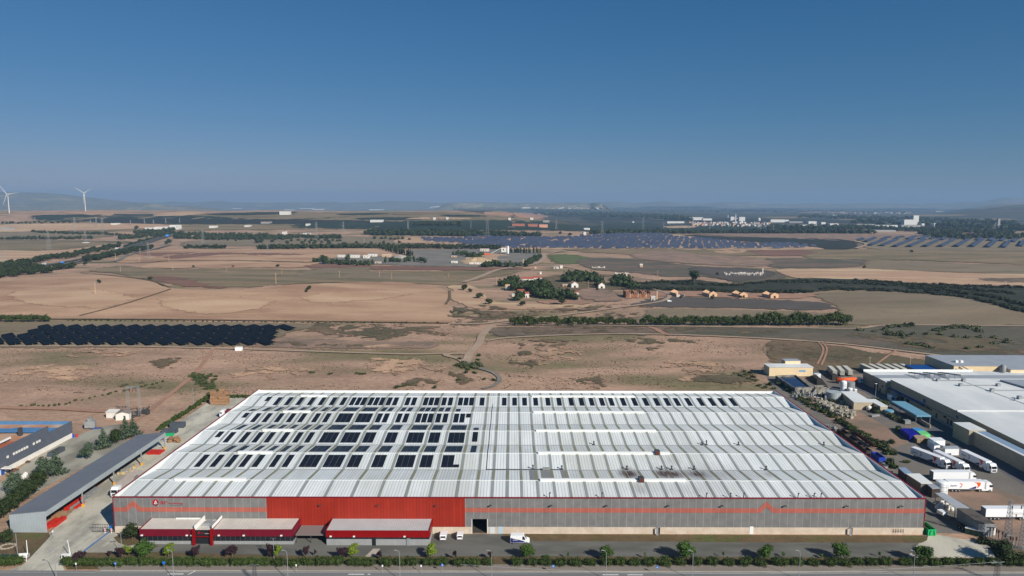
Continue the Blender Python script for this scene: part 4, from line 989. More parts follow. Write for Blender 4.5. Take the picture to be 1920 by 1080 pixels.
def sign_(shape, m, H=2.6):
    r = empty('road_sign'); MB().tube((0,0,0),(0,0,H),.045,n=6).build('post', M_grey, r)
    b = MB()
    if shape == 'round': b.tube((0,-.04,H-.2),(0,-.09,H-.2),.42,n=16)
    elif shape == 'square': b.box(-.4,.4,-.09,-.04,H-.7,H+.1)
    else: b.box(-.2,.2,-.09,-.04,H-.5,H+.1)
    b.build('plate', m, r)
    if shape == 'round':
        a = MB(); a.add([(-.22,-.1,H-.26),(.05,-.1,H-.26),(.05,-.1,H-.38),(.25,-.1,H-.2),(.05,-.1,H-.02),(.05,-.1,H-.14),(-.22,-.1,H-.14)], [tuple(range(7))])
        a.build('arrow', M_white, kids(r)[1])
    return snap(r)
out = place(sign_('round', M_blue), [(at(x,y), rr_(-.2,.2), 1) for x,y in ((217.5,1071),(829.5,1074),(1037,1076),(1231.5,1078))])
series(out, 'round blue traffic sign with white arrow, {n} from the left', 'traffic sign', 'round blue signs')
out = place(sign_('square', M_blue, 2.6), [(at(308,1069), 0, 1), (at(208,1001), 0, 1)]); series(out, 'square blue sign on a post, {n} from the left', 'sign', 'square blue signs')
out = place(sign_('plate', M_white, 2.5), [(at(x,y), 0, 1) for x,y in ((143.5,1071),(717.5,1075),(790,1075),(100,1009),(556,1074),(985,1049),(1853,1053))])
series(out, 'small white sign plate on a grey post, {n} from the left', 'sign', 'small white signs')
# entrance: gate arms, notice board, striped bollards, blue line, stone ring
for i, (x, y, tilt) in enumerate(((53.5,1044,0.0),(133.5,1044,-.35))):
    r = empty('barrier', at(x, y), 0, ['upright white barrier arm left of the entrance drive','slightly tilted white barrier arm right of the entrance drive'][i], 'barrier', 'entrance barriers')
    MB().box(-.25,.25,-.25,.25,0,1.1).build('cabinet', M_grey, r); MB().tube((0,-.3,.9),(tilt*1.5,-.3,5.4),.13,.08,6).build('arm', M_white, r)
r = empty('entry_terminal', at(125,1046), 0, 'low white access terminal beside the right barrier', 'terminal')
MB().box(-1.3,.9,-.4,.4,0,1.2).build('cabinet', M_white, r); MB().box(-1.1,-.5,-.42,-.405,.5,1.0).build('screen', M_glass, r)
r = empty('notice_board', at(44,1053), .15, 'white notice board on two legs left of the drive', 'notice board')
for s in (-1,1): MB().box(s*.85-.06,s*.85+.06,-.06,.06,0,1.7).build('leg', M_white, r)
MB().box(-1.1,1.1,-.1,.1,1.2,2.6).build('board', M_white, r)
MB().box(-.86,.86,-.05,.05,.3,.42).build('crossbar', M_white, r)
for x, y in ((197,999),(209,999)):
    r = empty('bollard', at(x, y), 0, ['striped red and white bollard before the shaded gate','striped red and white bollard nearest the warehouse corner'][x>200], 'bollard', 'striped bollards')
    for k in range(6): MB().tube((0,0,k*.3),(0,0,k*.3+.295),.16,n=10).build('red_band' if k%2 else 'white_band', [M_white, mat('band_red', C(190,40,40))][k%2], r)
r = empty('gate', (P(200,999).x-2, 211.6, 0), 0, 'closed dark sliding yard gate at the warehouse corner', 'gate')
gx0 = P(172,999).x-r.location.x; gx1 = WX0-.3-r.location.x; b = MB()
for k in range(14): x = gx0+(gx1-gx0)*k/13; b.box(x-.04,x+.04,-.04,.04,.1,2.6)
b.box(gx0,gx1,-.05,.05,2.6,2.7); b.box(gx0,gx1,-.05,.05,.1,.2); b.build('bars', M_dkmetal, r)
b = MB(); a, c = P(157,1034), P(205,997.5); d = (c-a).normalized(); n_ = Vector((-d.y,d.x,0))*.35
b.quad(a+n_+Vector((0,0,.075)), a-n_+Vector((0,0,.075)), c-n_+Vector((0,0,.075)), c+n_+Vector((0,0,.075))); tag(b.build('painted_line', mat('blue_line', C(70,112,160), C(84,124,168), .5, .8)), 'blue walkway line painted on the drive', kind='structure')
r = empty('stone_ring', at(14,1025), 0, 'ring of pale stones round the tree on the left lawn', 'stone edging')
b = MB()
for k in range(14): q = k*.449; b.box(math.cos(q)*2-.3,math.cos(q)*2+.3,math.sin(q)*1.6-.25,math.sin(q)*1.6+.25,0,.3)
tag(b.build('stones', M_kerb, r), kind='stuff')
r = empty('mesh_fence', at(0,1051), 0, 'dark green mesh fence left of the entrance', 'fence')
MB().box(-9,6.5,-.03,.03,.05,2).build('mesh_panel', mat('fence_green', C(40,66,60), rough=.8), r)
for k in range(6): MB().box(-8.9+k*3,-8.8+k*3,-.06,.06,0,2.1).build('post', M_grey, r)

# ================================================================== vehicles
M_tyre = mat('tyre', C(38,38,38), rough=.9); M_vwhite = mat('vehicle_white', C(232,234,234), rough=.35, spec=.5); M_vgrey = mat('trailer_greybeige', C(176,172,164), C(164,160,152), .5, .7)
M_tarp = mat('tarpaulin_roof', C(188,172,160), C(176,160,148), .6, .8)
M_navy = mat('navy_blue', C(34,44,104), rough=.5)
def wheel(par, x, y, r=.5, w_=.35):
    b = MB(); b.tube((x,y-w_/2,r),(x,y+w_/2,r),r,n=14); o = b.build('wheel', M_tyre, par)
    s = -1 if y < 0 else 1; MB().tube((x,y+s*w_/2*.98,r),(x,y+s*(w_/2+.03),r),r*.55,n=10).build('rim', M_grey, o)
def cab(root, x0, m=M_vwhite):
    """tractor, front bumper at x0+2.3"""
    b = MB(); b.xprof([(x0,.55),(x0+2.3,.45),(x0+2.35,1.9),(x0+2.15,3.05),(x0+1.75,3.35),(x0+1.5,3.75),(x0,3.8)], -1.22, 1.22); c = b.build('cab', m, root)
    b = MB(); b.add([(x0+2.37,-1.08,1.95),(x0+2.37,1.08,1.95),(x0+2.19,1.05,2.95),(x0+2.19,-1.05,2.95)], [(0,1,2,3)]); b.build('windscreen', M_glass, c)
    b = MB(); b.box(x0+2.33,x0+2.39,-.85,.85,.75,1.15); b.box(x0+2.34,x0+2.4,-.8,.8,1.3,1.65); b.build('grille', M_dkmetal, c)
    for s in (-1,1):
        b = MB(); b.box(x0+1.15,x0+2.0,s*1.225-.01,s*1.225+.01,1.9,2.75); b.build('side_window', M_glass, c)
        b = MB(); b.box(x0+2.2,x0+2.35,s*1.4-.12,s*1.4+.12,2.0,2.8); b.build('mirror', M_dkmetal, c)
        b = MB(); b.box(x0+2.37,x0+2.42,s*.95-.2,s*.95+.2,.6,.85); b.build('headlight', M_grey, c)
def lorry(body='white', logo=True, tractor=True, mroof=None, mside=None, text=None):
    r = empty('articulated_lorry' if tractor else 'trailer'); ms = mside or M_vwhite
    b = MB(); b.box(-8.2,5.3,-1.28,1.28,1.15,3.96); o = b.build('trailer_box', ms, r)
    b = MB(); b.box(-8.2,5.3,-1.29,1.29,3.963,4.02); b.build('trailer_roof', mroof or M_vwhite, o)
    b = MB(); b.box(-8.23,-8.205,-1.2,1.2,1.2,3.9); b.build('rear_door', mat('trailer_rear', C(120,122,124), rough=.5) if ms is M_vwhite else ms, o)
    b = MB(); b.box(-8.0,7.0 if tractor else 4.8,-.45,.45,.75,1.14); b.box(-4.6,-.5,-1.2,-1.1,.5,1.1); b.box(-.5,2,-1.2,-1.1,.55,1.1); b.build('chassis', M_dkmetal, r)
    for x in (-6.3,-5.0,-3.7):
        for s in (-1,1): wheel(r, x, s*1.05)
    if tractor:
        for x in (3.6, 7.3):
            for s in (-1,1): wheel(r, x, s*1.05)
        MB().box(4.4,5.9,-1.2,1.2,.5,1.1).build('fuel_tank', M_vwhite, r)
        cab(r, 5.9)
    else:
        for s in (-1,1): MB().box(2.6,2.8,s*.7-.1,s*.7+.1,0,1.14).build('landing_leg', M_grey, r)
    if logo:
        for s in (-1, 1):
            rz = 0 if s == -1 else math.pi; y = s*1.30
            # swoosh shapes
            def sw(pts, m, nm):
                q = MB(); q.add([((x_ if s == -1 else x_), y, z_) for x_, z_ in pts], [tuple(range(len(pts)))]); q.build(nm, m, o)
            letters(o, 'Jaylo', 2.6, .85, M_navy, ((-7.4 if s == -1 else -4.2), y, 1.95), shear=.2, rz=rz)
            sw([(-4.0,3.2),(-3.6,3.45),(-3.1,3.2),(-2.75,2.75),(-3.0,2.3),(-3.3,2.2),(-3.1,2.65),(-3.35,2.95),(-3.75,3.1)], M_orange, 'orange_mark')
            sw([(-3.9,1.95),(-3.4,2.15),(-3.0,2.25),(-3.2,1.9),(-3.6,1.75)], M_navy, 'navy_mark')
            sw([(1.2,3.75),(3.6,3.75),(3.85,3.2),(3.6,2.5),(3.0,1.8),(2.4,1.4),(2.75,2.2),(2.6,2.9),(2.2,3.4)], M_orange, 'orange_swoosh')
            sw([(-.6,1.25),(2.0,1.25),(2.3,1.9),(2.2,2.3)], M_navy, 'navy_swoosh')
    return r
def heading(a, b): return math.atan2(b.y-a.y, b.x-a.x)
def putlorry(sn, rear, front, label, first=False, group=None):
    a, b = PG(*rear), PG(*front); c = (a+b)/2
    # keep the real length: centre on the middle of the two pixels
    o = place(sn, [((c.x, c.y, .05), heading(a, b), 1)])[0]; tag(o, label, 'lorry', group or 'lorries parked in the right hand yard'); return o
LJ = snap(lorry())
putlorry(LJ, (1713.5,856), (1775,880), 'white lorry with orange swoosh, leftmost of three parked slantwise')
putlorry(LJ, (1757,863), (1809,888), 'white lorry with orange swoosh, middle of three parked slantwise')
putlorry(LJ, (1806,861), (1862,888), 'white lorry with orange swoosh, rightmost of three parked slantwise')
putlorry(LJ, (1775,920), (1853,920.5), 'white lorry with orange swoosh parked side-on behind the white tank')
LW = snap(lorry(logo=False))
putlorry(LW, (1747,902), (1824,902), 'plain white lorry parked side-on behind the swoosh lorry')
putlorry(LW, (1848,972.5), (1928,972.5), 'plain white lorry behind the pylons at the right edge')
LT = snap(lorry(logo=False, mroof=M_tarp, mside=M_vgrey)); o = place(LT, [((-142.2, 237.3+8.2, .1), -math.pi/2, 1)])[0]; tag(o, 'white lorry with grey curtain sides beside the long open shed', 'lorry')
tb = [c for c in kids(o) if c.name.startswith('trailer_box')][0]
letters(tb, 'LOGISTICA', 3.0, .7, M_dkmetal, (-5.6, -1.30 if False else 1.3, 2.6), rz=math.pi).location = (-2.6, 1.31, 2.7)
# trailers at the back of the yard
M_fridge = mat('trailer_dusty', C(172,170,160), C(158,156,146), .5, .8)
LF_ = snap(lorry(logo=False, mroof=mat('trailer_roof_dusty', C(196,192,178), rough=.8), mside=M_fridge, tractor=False)); outs = []
for rx0, ry0, fx0, fy0 in ((1568,710,1550,693),(1582,710,1566,693),(1597,709,1578,693)):
    outs += place(LF_, [(tuple(((PG(rx0,ry0)+PG(fx0,fy0))/2)[:2])+(.05,), heading(PG(rx0,ry0),PG(fx0,fy0)), 1)])
series(outs, 'dusty grey trailer behind the orange tanker, {n} from the left', 'trailer', 'three dusty trailers')
LG = snap(lorry(logo=False, mroof=mat('trailer_roof_dusty', C(196,192,178), rough=.8), mside=M_fridge)); outs = []
for k in range(6):
    x = 1612+k*14.8; a, b = PG(x, 692), PG(x+33, 707); outs += place(LG, [(((a.x+b.x)/2, (a.y+b.y)/2, .05), heading(a, b), 1)])
series(outs, 'grey lorry with white cab backed up behind the cream factory, {n} from the left', 'lorry', 'lorries behind the cream factory')
# orange tanker lorry
r = empty('tanker_lorry'); a, b = PG(1571,719), PG(1609,719); r.location = ((a.x+b.x)/2,(a.y+b.y)/2,.05); tag(r, 'tanker lorry with long orange tank and white cab', 'tanker lorry')
bb = MB(); bb.tube((-7,0,2.3),(4.6,0,2.3),1.25,n=16); tk = bb.build('tank', M_orange, r, True); MB().box(-6.6,5.6,-.5,.5,.8,1.15).build('chassis', M_dkmetal, r)
MB().box(-4.5,-1,-.35,.35,3.5,3.62).build('walkway', M_grey, tk)
for x in (-5.6,-4.4,-3.2,3.6,7.3):
    for s in (-1,1): wheel(r, x, s*1.05)
cab(r, 5.7)
# lorry behind the warehouse roof, left
r = empty('container_lorry', (P(418,782).x+5.2, P(418,782).y, .1), math.pi, 'white cab lorry with dark red container half hidden by the roof', 'lorry')
MB().box(-6,3.2,-1.25,1.25,1.2,3.8).build('container', mat('oxide_red', C(120,44,40), C(108,38,36), .6, .7), r); MB().box(-6,5,-.5,.5,.75,1.19).build('chassis', M_dkmetal, r); cab(r, 4.0)
for x in (-5,-3.8,5.4):
    for s in (-1,1): wheel(r, x, s*1.05)
# vans
def van(m2=None, L_=5.2, H=2.1, nm='van'):
    r = empty(nm); h = L_/2
    b = MB(); b.xprof([(-h,.45),(h-.1,.4),(h,.9),(h-.25,1.15),(h-1.0,1.4),(h-1.75,H-.05),(h-2.0,H),(-h+.1,H),(-h,H-.15)], -.98, .98); c = b.build('body', M_vwhite, r)
    b = MB(); b.add([(h-1.02,-.85,1.44),(h-1.02,.85,1.44),(h-1.66,.8,H-.12),(h-1.66,-.8,H-.12)], [(0,1,2,3)])
    b.v = [(p[0]+.03,p[1],p[2]+.02) for p in b.v]; b.build('windscreen', M_glass, c)
    b = MB(); b.box(-h-.02,-h-.005,-.75,.75,H-.85,H-.3); b.build('rear_window', M_glass, c)
    for s in (-1,1):
        b = MB(); b.add([(h-1.3,s*.99,1.3),(h-2.3,s*.99,1.3),(h-2.3,s*.99,H-.3),(h-1.75,s*.99,H-.3)], [(0,1,2,3)]); b.build('side_window', M_glass, c)
        for x in (-h+.95, h-.95): wheel(r, x, s*.86, .34, .24)
        MB().box(h-.12,h-.04,s*.75-.14,s*.75+.14,.8,.98).build('headlight', M_grey, c)
        MB().box(-h-.03,-h-.01,s*.88-.08,s*.88+.08,.7,1.2).build('tail_light', mat('tail_red', C(150,30,30), rough=.4), c)
        if m2: b = MB(); b.add([(-h+.05,s*.995,.5),(h-1.2,s*.995,.5),(h-1.8,s*.995,.9),(h-2.9,s*.995,1.25),(-h+.05,s*.995,H*.72)], [(0,1,2,3,4)]); b.build('blue_livery', m2, c); b = MB(); b.add([(-h+.8,s*1.0,1.1),(-h+2.4,s*1.0,1.1),(-h+2.2,s*1.0,1.4),(-h+.8,s*1.0,1.4)], [(0,1,2,3)]); b.build('livery_panel', M_vgrey, c)
    return snap(r)
V = van(None, 4.7, 1.95); o = place(V, [(at(832,1008.5,.1), math.pi/2, (1.05,1,1)), (at(863,1008,.1), math.pi/2, (.92,.92,.92))])
tag(o[0], 'white van parked nearest the red annex', 'van', 'white vans by the loading door'); tag(o[1], 'white van parked nearest the dark loading door', 'van', 'white vans by the loading door')
V2 = van(M_navy, 6.0, 2.7); o = place(V2, [(at(975,1017.5,.1), 0, 1)]); tag(o[0], 'tall white van with blue lower livery at the planted strip', 'van')

# ================================================================== long open shed on the left
M_shroof = stripes(mat('grey_shed_roof', C(118,121,126), C(110,114,120), .2, .6), 0, .6, .12, C(102,106,112)); M_shwall = stripes(mat('pale_shed_sheet', C(160,168,170), C(150,158,160), .3, .6), 0, .9, .08, C(140,148,150))
M_shside = stripes(mat('pale_shed_fascia', C(160,168,170), C(150,158,160), .3, .6), 1, .9, .08, C(140,148,150))
sh = empty('open_shed', (-154.8, 211.3, 0), 0, 'long grey lean-to shed open on the yard side', 'shed')
SX0, SX1, SY0, SY1 = -160.7, -149.0, 211.3, 288.3
b = MB(); b.xprof([(SX0-.2,6.0),(SX1+.2,7.2),(SX1+.2,7.3),(SX0-.2,6.12)], SY0-.1, SY1+.1); W(b, 'roof', M_shroof, sh)
b = MB(); b.xprof([(SX0,.05),(SX1,.05),(SX1,7.17),(SX0,5.98)], SY0, SY0+.15); W(b, 'end_wall', M_shwall, sh)
b = MB(); b.box(SX0,SX0+.15,SY0+.16,SY1,.05,5.97); W(b, 'back_wall', M_shside, sh)
b = MB(); b.box(SX1,SX1+.15,SY0,SY1,5.3,7.18); W(b, 'fascia', M_shside, sh)
b = MB(); b.xprof([(SX0,3.6),(SX1,3.6),(SX1,7.17),(SX0,5.98)], SY1-.16, SY1-.05); W(b, 'rear_panel', M_shwall, sh)
for y in (230.4,249.6,269,287.6):
    c = W(MB().box(SX1-.35,SX1-.02,y-.2,y+.2,.05,5.95), 'column', M_grey, sh); W(MB().box(SX1-.5,SX1+.12,y-.4,y+.4,.05,1.0), 'column_guard', M_yel, c)
b = MB(); b.bar((SX1-.2,SY1-.1,.3),(SX0+4,SY1-.1,3.6),.12); b.bar((SX1-.2,SY1-.1,3.6),(SX0+4,SY1-.1,.3),.12); b.box(SX0+3.8,SX1,SY1-.18,SY1-.02,.1,.3); W(b, 'cross_brace', M_grey, sh)
# goods under and beside the shed
M_rack = mat('rack_red', C(196,50,36), C(180,40,30), 1., .6); M_wood = mat('raw_wood', C(166,130,96), C(142,106,76), 1.2, .9, fine=.2); M_steel = mat('galvanised', C(150,152,150), C(120,122,122), 1.5, .6)
def stack(name, px, py, wx, wy, h, m, label, cat, n=6, rz=0., group=None, seed=0):
    """a bundle of long members: crossed layers"""
    rg = random.Random(seed+int(px)); r = empty(name, at(px, py, .08), rz, label, cat, group)
    lay = max(1, int(h/.35))
    for j in range(lay):
        b = MB(); q = n
        for i in range(q):
            y = -wy/2+wy*(i+.5)/q; b.box(-wx/2+rg.uniform(0,.3), wx/2-rg.uniform(0,.3), y-wy/q*.4, y+wy/q*.4, j*.35, j*.35+.28)
        o = b.build('beam_layer', m, r); o['kind'] = 'stuff'
    return r
RZ = math.pi/2
for i, a in enumerate(((96,986,6.5,1.6,1.6,M_rack,RZ),(110,981,6.5,1.8,1.1,M_rack,RZ+.05),(139,947,9.5,1.5,1.2,M_rack,RZ),(149,949,5,1.0,.8,M_rack,RZ),(292,849,5,6,.8,M_rack,RZ))):
    stack('rack_beam_bundle', a[0], a[1], a[2], a[3], a[4], a[5], 'bundle of red rack beams, %s from the near end of the shed' % nth(i+1), 'beam bundle', 6, a[6], 'red beam bundles', i)
for i, a in enumerate(((144,945,9,1.4,1.0),(172,926,8,2.2,1.1),(163,935,5,1.2,.6))):
    stack('steel_profile_bundle', a[0], a[1], a[2], a[3], a[4], M_steel, 'bundle of grey steel profiles, %s along the shed' % nth(i+1), 'profile bundle', 7, RZ, 'grey profile bundles', i)
stack('timber_stack', 106, 969, 3, 2, 1.6, M_wood, 'small orange timber stack under the shed', 'timber stack', 5, RZ)
def crate(name, m, H=1.0, Wd=1.2, D=1.0):
    r = empty(name); b = MB()
    for k in range(4): b.box(-Wd/2,Wd/2,-D/2+k*D/4+.02,-D/2+(k+1)*D/4-.03,.12,H)
    b.build('boards', m, r)['kind'] = 'stuff'; b = MB()
    for k in (-1,0,1): b.box(k*Wd*.42-.05,k*Wd*.42+.05,-D/2,D/2,0,.115)
    b.build('skids', M_wood, r)['kind'] = 'stuff'; return snap(r)
cg = crate('pallet_load', M_steel, .9); cy = crate('pallet_load', mat('yellow_goods', C(196,170,110), C(170,150,110), 1, .8), .9); sp = []; sy = []
random.seed(11)
for i in range(26):
    t = i/26; px, py = 224+t*34+rr_(-2,2), 890-t*16+rr_(-2.5,2.5)
    (sy if i % 4 == 0 else sp).append((at(px,py,.08), rr_(0,.5), rr_(.9,1.3)))
series(place(cg, sp), 'grey wrapped pallet load beyond the parked lorry, {n} from the left', 'pallet load', 'pallet loads beyond the lorry'); series(place(cy, sy), 'yellowish pallet load beyond the parked lorry, {n} from the left', 'pallet load', 'pallet loads beyond the lorry')
bx = crate('wooden_crate', M_wood, 1.5, 2.4, 2.4); sp = []
for ix in range(4):
    for iy in range(4):
        for k in range((3,2,3,1,2,3,2,1,3,2,2,3,1,2,1,2)[ix*4+iy]):
            p = P(400+ix*8.5, 758-iy*4.6); sp.append(((p.x+rr_(-.2,.2), p.y, .08+k*1.52), rr_(-.06,.06), 1))
for o in place(bx, sp): tag(o, 'orange brown wooden crate in the block of crates behind the yard', 'crate', 'stacked wooden crates')
random.seed(12)
wp = []
for i in range(34):
    px, py = 315+rr_(0,21), 823+rr_(0,7); wp.append((at(px,py,.05+rr_(0,1.2)), rr_(0,3.1), (rr_(.5,.9),rr_(.4,.6),rr_(.12,.4))))
for o in place(bx, []) : pass
for l, rz, s in wp: tag(dup(bx, l, rz, s), 'broken wooden pallet in the brown heap behind the shed', 'pallet', 'heap of broken pallets')
def skip(L_=6.5, Wd=2.4, H=1.9, m=None, nm='skip', fill=None, hgt_l=None):
    r = empty(nm); b = MB(); t = .1; m = m or mat('skip_grey', C(76,84,92), C(66,74,82), .6, .7)
    b.box(-L_/2,L_/2,-Wd/2,-Wd/2+t,.15,H); b.box(-L_/2,L_/2,Wd/2-t,Wd/2,.15,H); b.box(-L_/2,-L_/2+t,-Wd/2+t,Wd/2-t,.15,H); b.box(L_/2-t,L_/2,-Wd/2+t,Wd/2-t,.15,H); b.box(-L_/2,L_/2,-Wd/2,Wd/2,.1,.149)
    n = int(L_/.7)
    for i in range(n+1):
        x = -L_/2+.05+i*(L_-.1)/n; b.box(x-.05,x+.05,-Wd/2-.07,-Wd/2-.001,.15,H-.05); b.box(x-.05,x+.05,Wd/2+.001,Wd/2+.07,.15,H-.05)
    b.build('tub', m, r)
    if fill: b = MB(); b.box(-L_/2+t+.01,L_/2-t-.01,-Wd/2+t+.01,Wd/2-t-.01,.16,H*.6); b.build('load', fill, r)
    return snap(r)
M_rustl = mat('scrap_load', C(96,70,54), C(70,56,48), 1.5, .9, fine=.3)
sk = skip(fill=M_rustl); o = place(sk, [(at(333.5,801.5,.05), .05, (1,1,1.3)), (at(319,811.5,.05), .05, (1,1,1))])
tag(o[0], 'taller dark grey skip behind the wood heap', 'skip', 'grey skips'); tag(o[1], 'lower dark grey skip just behind the shed end', 'skip', 'grey skips')
sg = skip(4.5, 2.2, 1.2, mat('skip_green', C(30,160,100), rough=.6)); o = place(sg, [(at(318,817,.05), .1, .8), (at(1002,960), 0, 1)][:1]); tag(o[0], 'small bright green skip between grey skip and wood heap', 'skip')
s2 = skip(5.5, 2.4, 2.2, mat('skip_bright_green', C(24,178,98), C(20,160,90), .5, .5), fill=M_rustl); o = place(s2, [(((P(1746.5,1005)).x, P(1746.5,1005).y+2.6, .05), RZ, 1)]); tag(o[0], 'bright green skip with black bars at the right corner of the warehouse', 'skip')
b = MB()
for s in (-1,1): b.add([(-2.83,s*.55+.1,1.9),(-2.83,s*.55-.1,1.9),(-2.83,s*.75-.12,.3),(-2.83,s*.75+.12,.3)], [(0,1,2,3)])
b.build('black_bar', M_tyre, o[0])

# ================================================================== neighbour on the far left
M_slate = stripes(mat('slate_cladding', C(92,97,107), C(84,90,100), .4, .6), 1, .35, .06, C(78,84,94)); M_blueroof = mat('blue_sheet', C(84,130,172), C(76,120,162), .3, .6)
M_tanroof = mat('tan_roof', C(196,172,146), C(182,152,124), .06, .85, c3=C(176,120,88), scale3=.05); M_terra = mat('terracotta', C(170,96,66), C(150,82,58), .2, .9, fine=.1); M_whitew = mat('white_wall', C(222,218,208), C(210,206,196), .5, .8)
nb = empty('neighbour_factory', (-215, 260, 0), 0, 'slate grey clad factory with white base and blue inner parapet at the left edge', 'factory')
NX = -198.0
b = MB(); b.box(NX-62, NX, 225, 302, .05, 2.3); W(b, 'base_wall', M_whitew, nb)
b = MB(); b.prism([(NX-.3,225),(NX+.15,225),(NX+.15,286.6),(NX-.3,286.6)], 2.303, 10.4); b.prism([(NX-.3,286.6),(NX+.15,286.6),(NX+.15,302.3),(NX-.3,302.3)], 2.303, 7.5); W(b, 'cladding', M_slate, nb)
b = MB(); b.box(NX-62, NX-.3, 302, 302.3, 2.303, 7.5); W(b, 'rear_parapet', M_blueroof, nb)
b = MB(); b.box(NX-62, NX-.31, 225, 286.5, 2.303, 7.2); W(b, 'roof', M_tanroof, nb)
b = MB(); b.box(NX-62, NX-.31, 286.5, 301.99, 2.303, 6.0); b.box(NX-20, NX-.32, 288, 294, 6.003, 7.3, 1); b.prism([(NX-30,287),(NX-8,287),(NX-2,292),(NX-30,292)], 7.4, 7.6, 1); W(b, 'rear_roof', [M_tanroof, M_blueroof], nb)
b = MB(); b.box(NX-40, NX-1, 255, 276, 7.203, 7.4); W(b, 'tiled_patch', M_terra, nb)
for i, y in enumerate((262,265.5,267,268.5,270,271.5,273,277,279,280.5)):
    W(MB().box(NX+.15, NX+.4, y-.45, y+.45, 5.6, 6.5), 'window', M_whitew, nb)
W(MB().box(NX-9.5, NX-9.0, 268, 277, 8.3, 9.0), 'white_duct', M_white, nb)
for y in (266,270.5,274): W(MB().box(NX-9.6,NX-9.2,y-.4,y+.4,7.41,8.8), 'roof_fan', M_dkmetal, nb)
W(MB().box(NX-10.5,NX-9.3,283,284.5,7.2,10.6), 'chimney', M_dkmetal, nb)
b = MB().box(NX+.5, NX+4, 257.5, 259.8, 2.8, 3.1); W(b, 'canopy', M_whitew, nb)
W(MB().box(NX+.16, NX+.4, 258, 259.6, .06, 2.5), 'door', mat('blue_door', C(30,80,150), rough=.5), nb)
o = dup(sk, at(106,851,.05), RZ-.02, (1.15,1,1), 'grey skip heaped with white waste along the white wall', 'skip'); 
random.seed(3)
bag = empty('bulk_bag'); MB().lathe([(.35,0),(.55,.15),(.6,.7),(.5,1.0),(.2,1.1)], 10).build('sack', M_whitew, bag, True); MB().box(-.15,.15,-.15,.15,1.05,1.25).build('spout', M_whitew, bag); bag = snap(bag)
series(place(bag, [(at(x,y), rr_(0,6), 1.4) for x,y in ((35,905),(38,902),(42,899),(46,896),(48,893))]), 'white bulk bag by the neighbour lane, {n} from the left', 'bag', 'white bags by the lane')
series(place(bag, [(at(x,y), rr_(0,6), 1.3) for x,y in ((1757,955),(1760,953),(1763,951),(1766,956),(1768,950),(1771,955),(1774,951),(1777,957),(1780,954),(1784,958),(1765,946),(1770,944),(1776,946))]), 'white bulk bag under the right hand canopy, {n} from the left', 'bag', 'white bags under the canopy')
def heap(name, px, py, r_, h, m, label, cat, seed=0, lumps=26):
    rg = random.Random(seed+int(px)); r = empty(name, at(px,py), rg.uniform(0,6), label, cat); b = MB()
    n, k = 18, 6; vs = []
    for j in range(k+1):
        for i in range(n):
            q = 6.283*i/n; rr2 = r_*(1-j/k)*(.9+.25*mnoise.noise((math.cos(q)*2, math.sin(q)*2, seed+j*.3))); vs.append((rr2*math.cos(q), rr2*.75*math.sin(q), h*math.sin(j/k*1.57)*(1+.2*mnoise.noise((math.cos(q)*3,j,seed)))))
    b.add(vs, [(j*n+i, j*n+(i+1)%n, (j+1)*n+(i+1)%n, (j+1)*n+i) for j in range(k) for i in range(n)]); b.build('mound', m, r)
    b = MB()
    for _ in range(lumps):
        q = rg.uniform(0,6.28); d = rg.uniform(.1,1)*r_; s = rg.uniform(.1,.3)*min(1,r_*.4); x, y, z = d*math.cos(q), d*.75*math.sin(q), h*max(.02,1-d/r_)*.9
        b.box(x-s,x+s,y-s,y+s,z-s*.3,z+s*1.2)
    b.build('lumps', m, r)['kind'] = 'stuff'; return r
heap('scrap_heap', 26, 883, 1.9, 1.1, M_rustl, 'larger brown scrap heap by the white wall', 'heap', 1)
heap('scrap_heap', 52, 867, 1.3, .8, M_rustl, 'smaller brown scrap heap by the white wall', 'heap', 2)
heap('rubble_heap', 77, 858, 1.2, .25, M_rustl, 'flat dark rubble patch between skip and scrap heap', 'heap', 3)
r = empty('tipper_box', at(170,803), .3, 'grey machine box with blue scrap at its foot', 'machine'); MB().box(-2.2,2.2,-1.4,1.4,.6,3.6).build('hopper', M_steel, r); MB().box(-1,1,-1,1,3.605,5).build('funnel', M_steel, r); MB().box(.5,5,-2.4,-1.5,.05,.6).build('scrap', mat('blue_scrap', C(60,76,120), rough=.7), r)
for s in (-1,1): MB().box(s*1.9-.15,s*1.9+.15,-.8,.8,0,.6).build('leg', M_dkmetal, r)
r = empty('drum_group', at(140,820), 0, 'blue and red drum standing at the far corner of the white wall', 'drums'); MB().lathe([(.5,0),(.5,1.3),(.45,1.35)],12,(-.6,0)).build('blue_drum', mat('drum_blue', C(36,70,170), rough=.5), r); MB().lathe([(.5,0),(.5,1.1),(.45,1.2)],12,(.7,.6)).build('red_drum', M_rack, r)

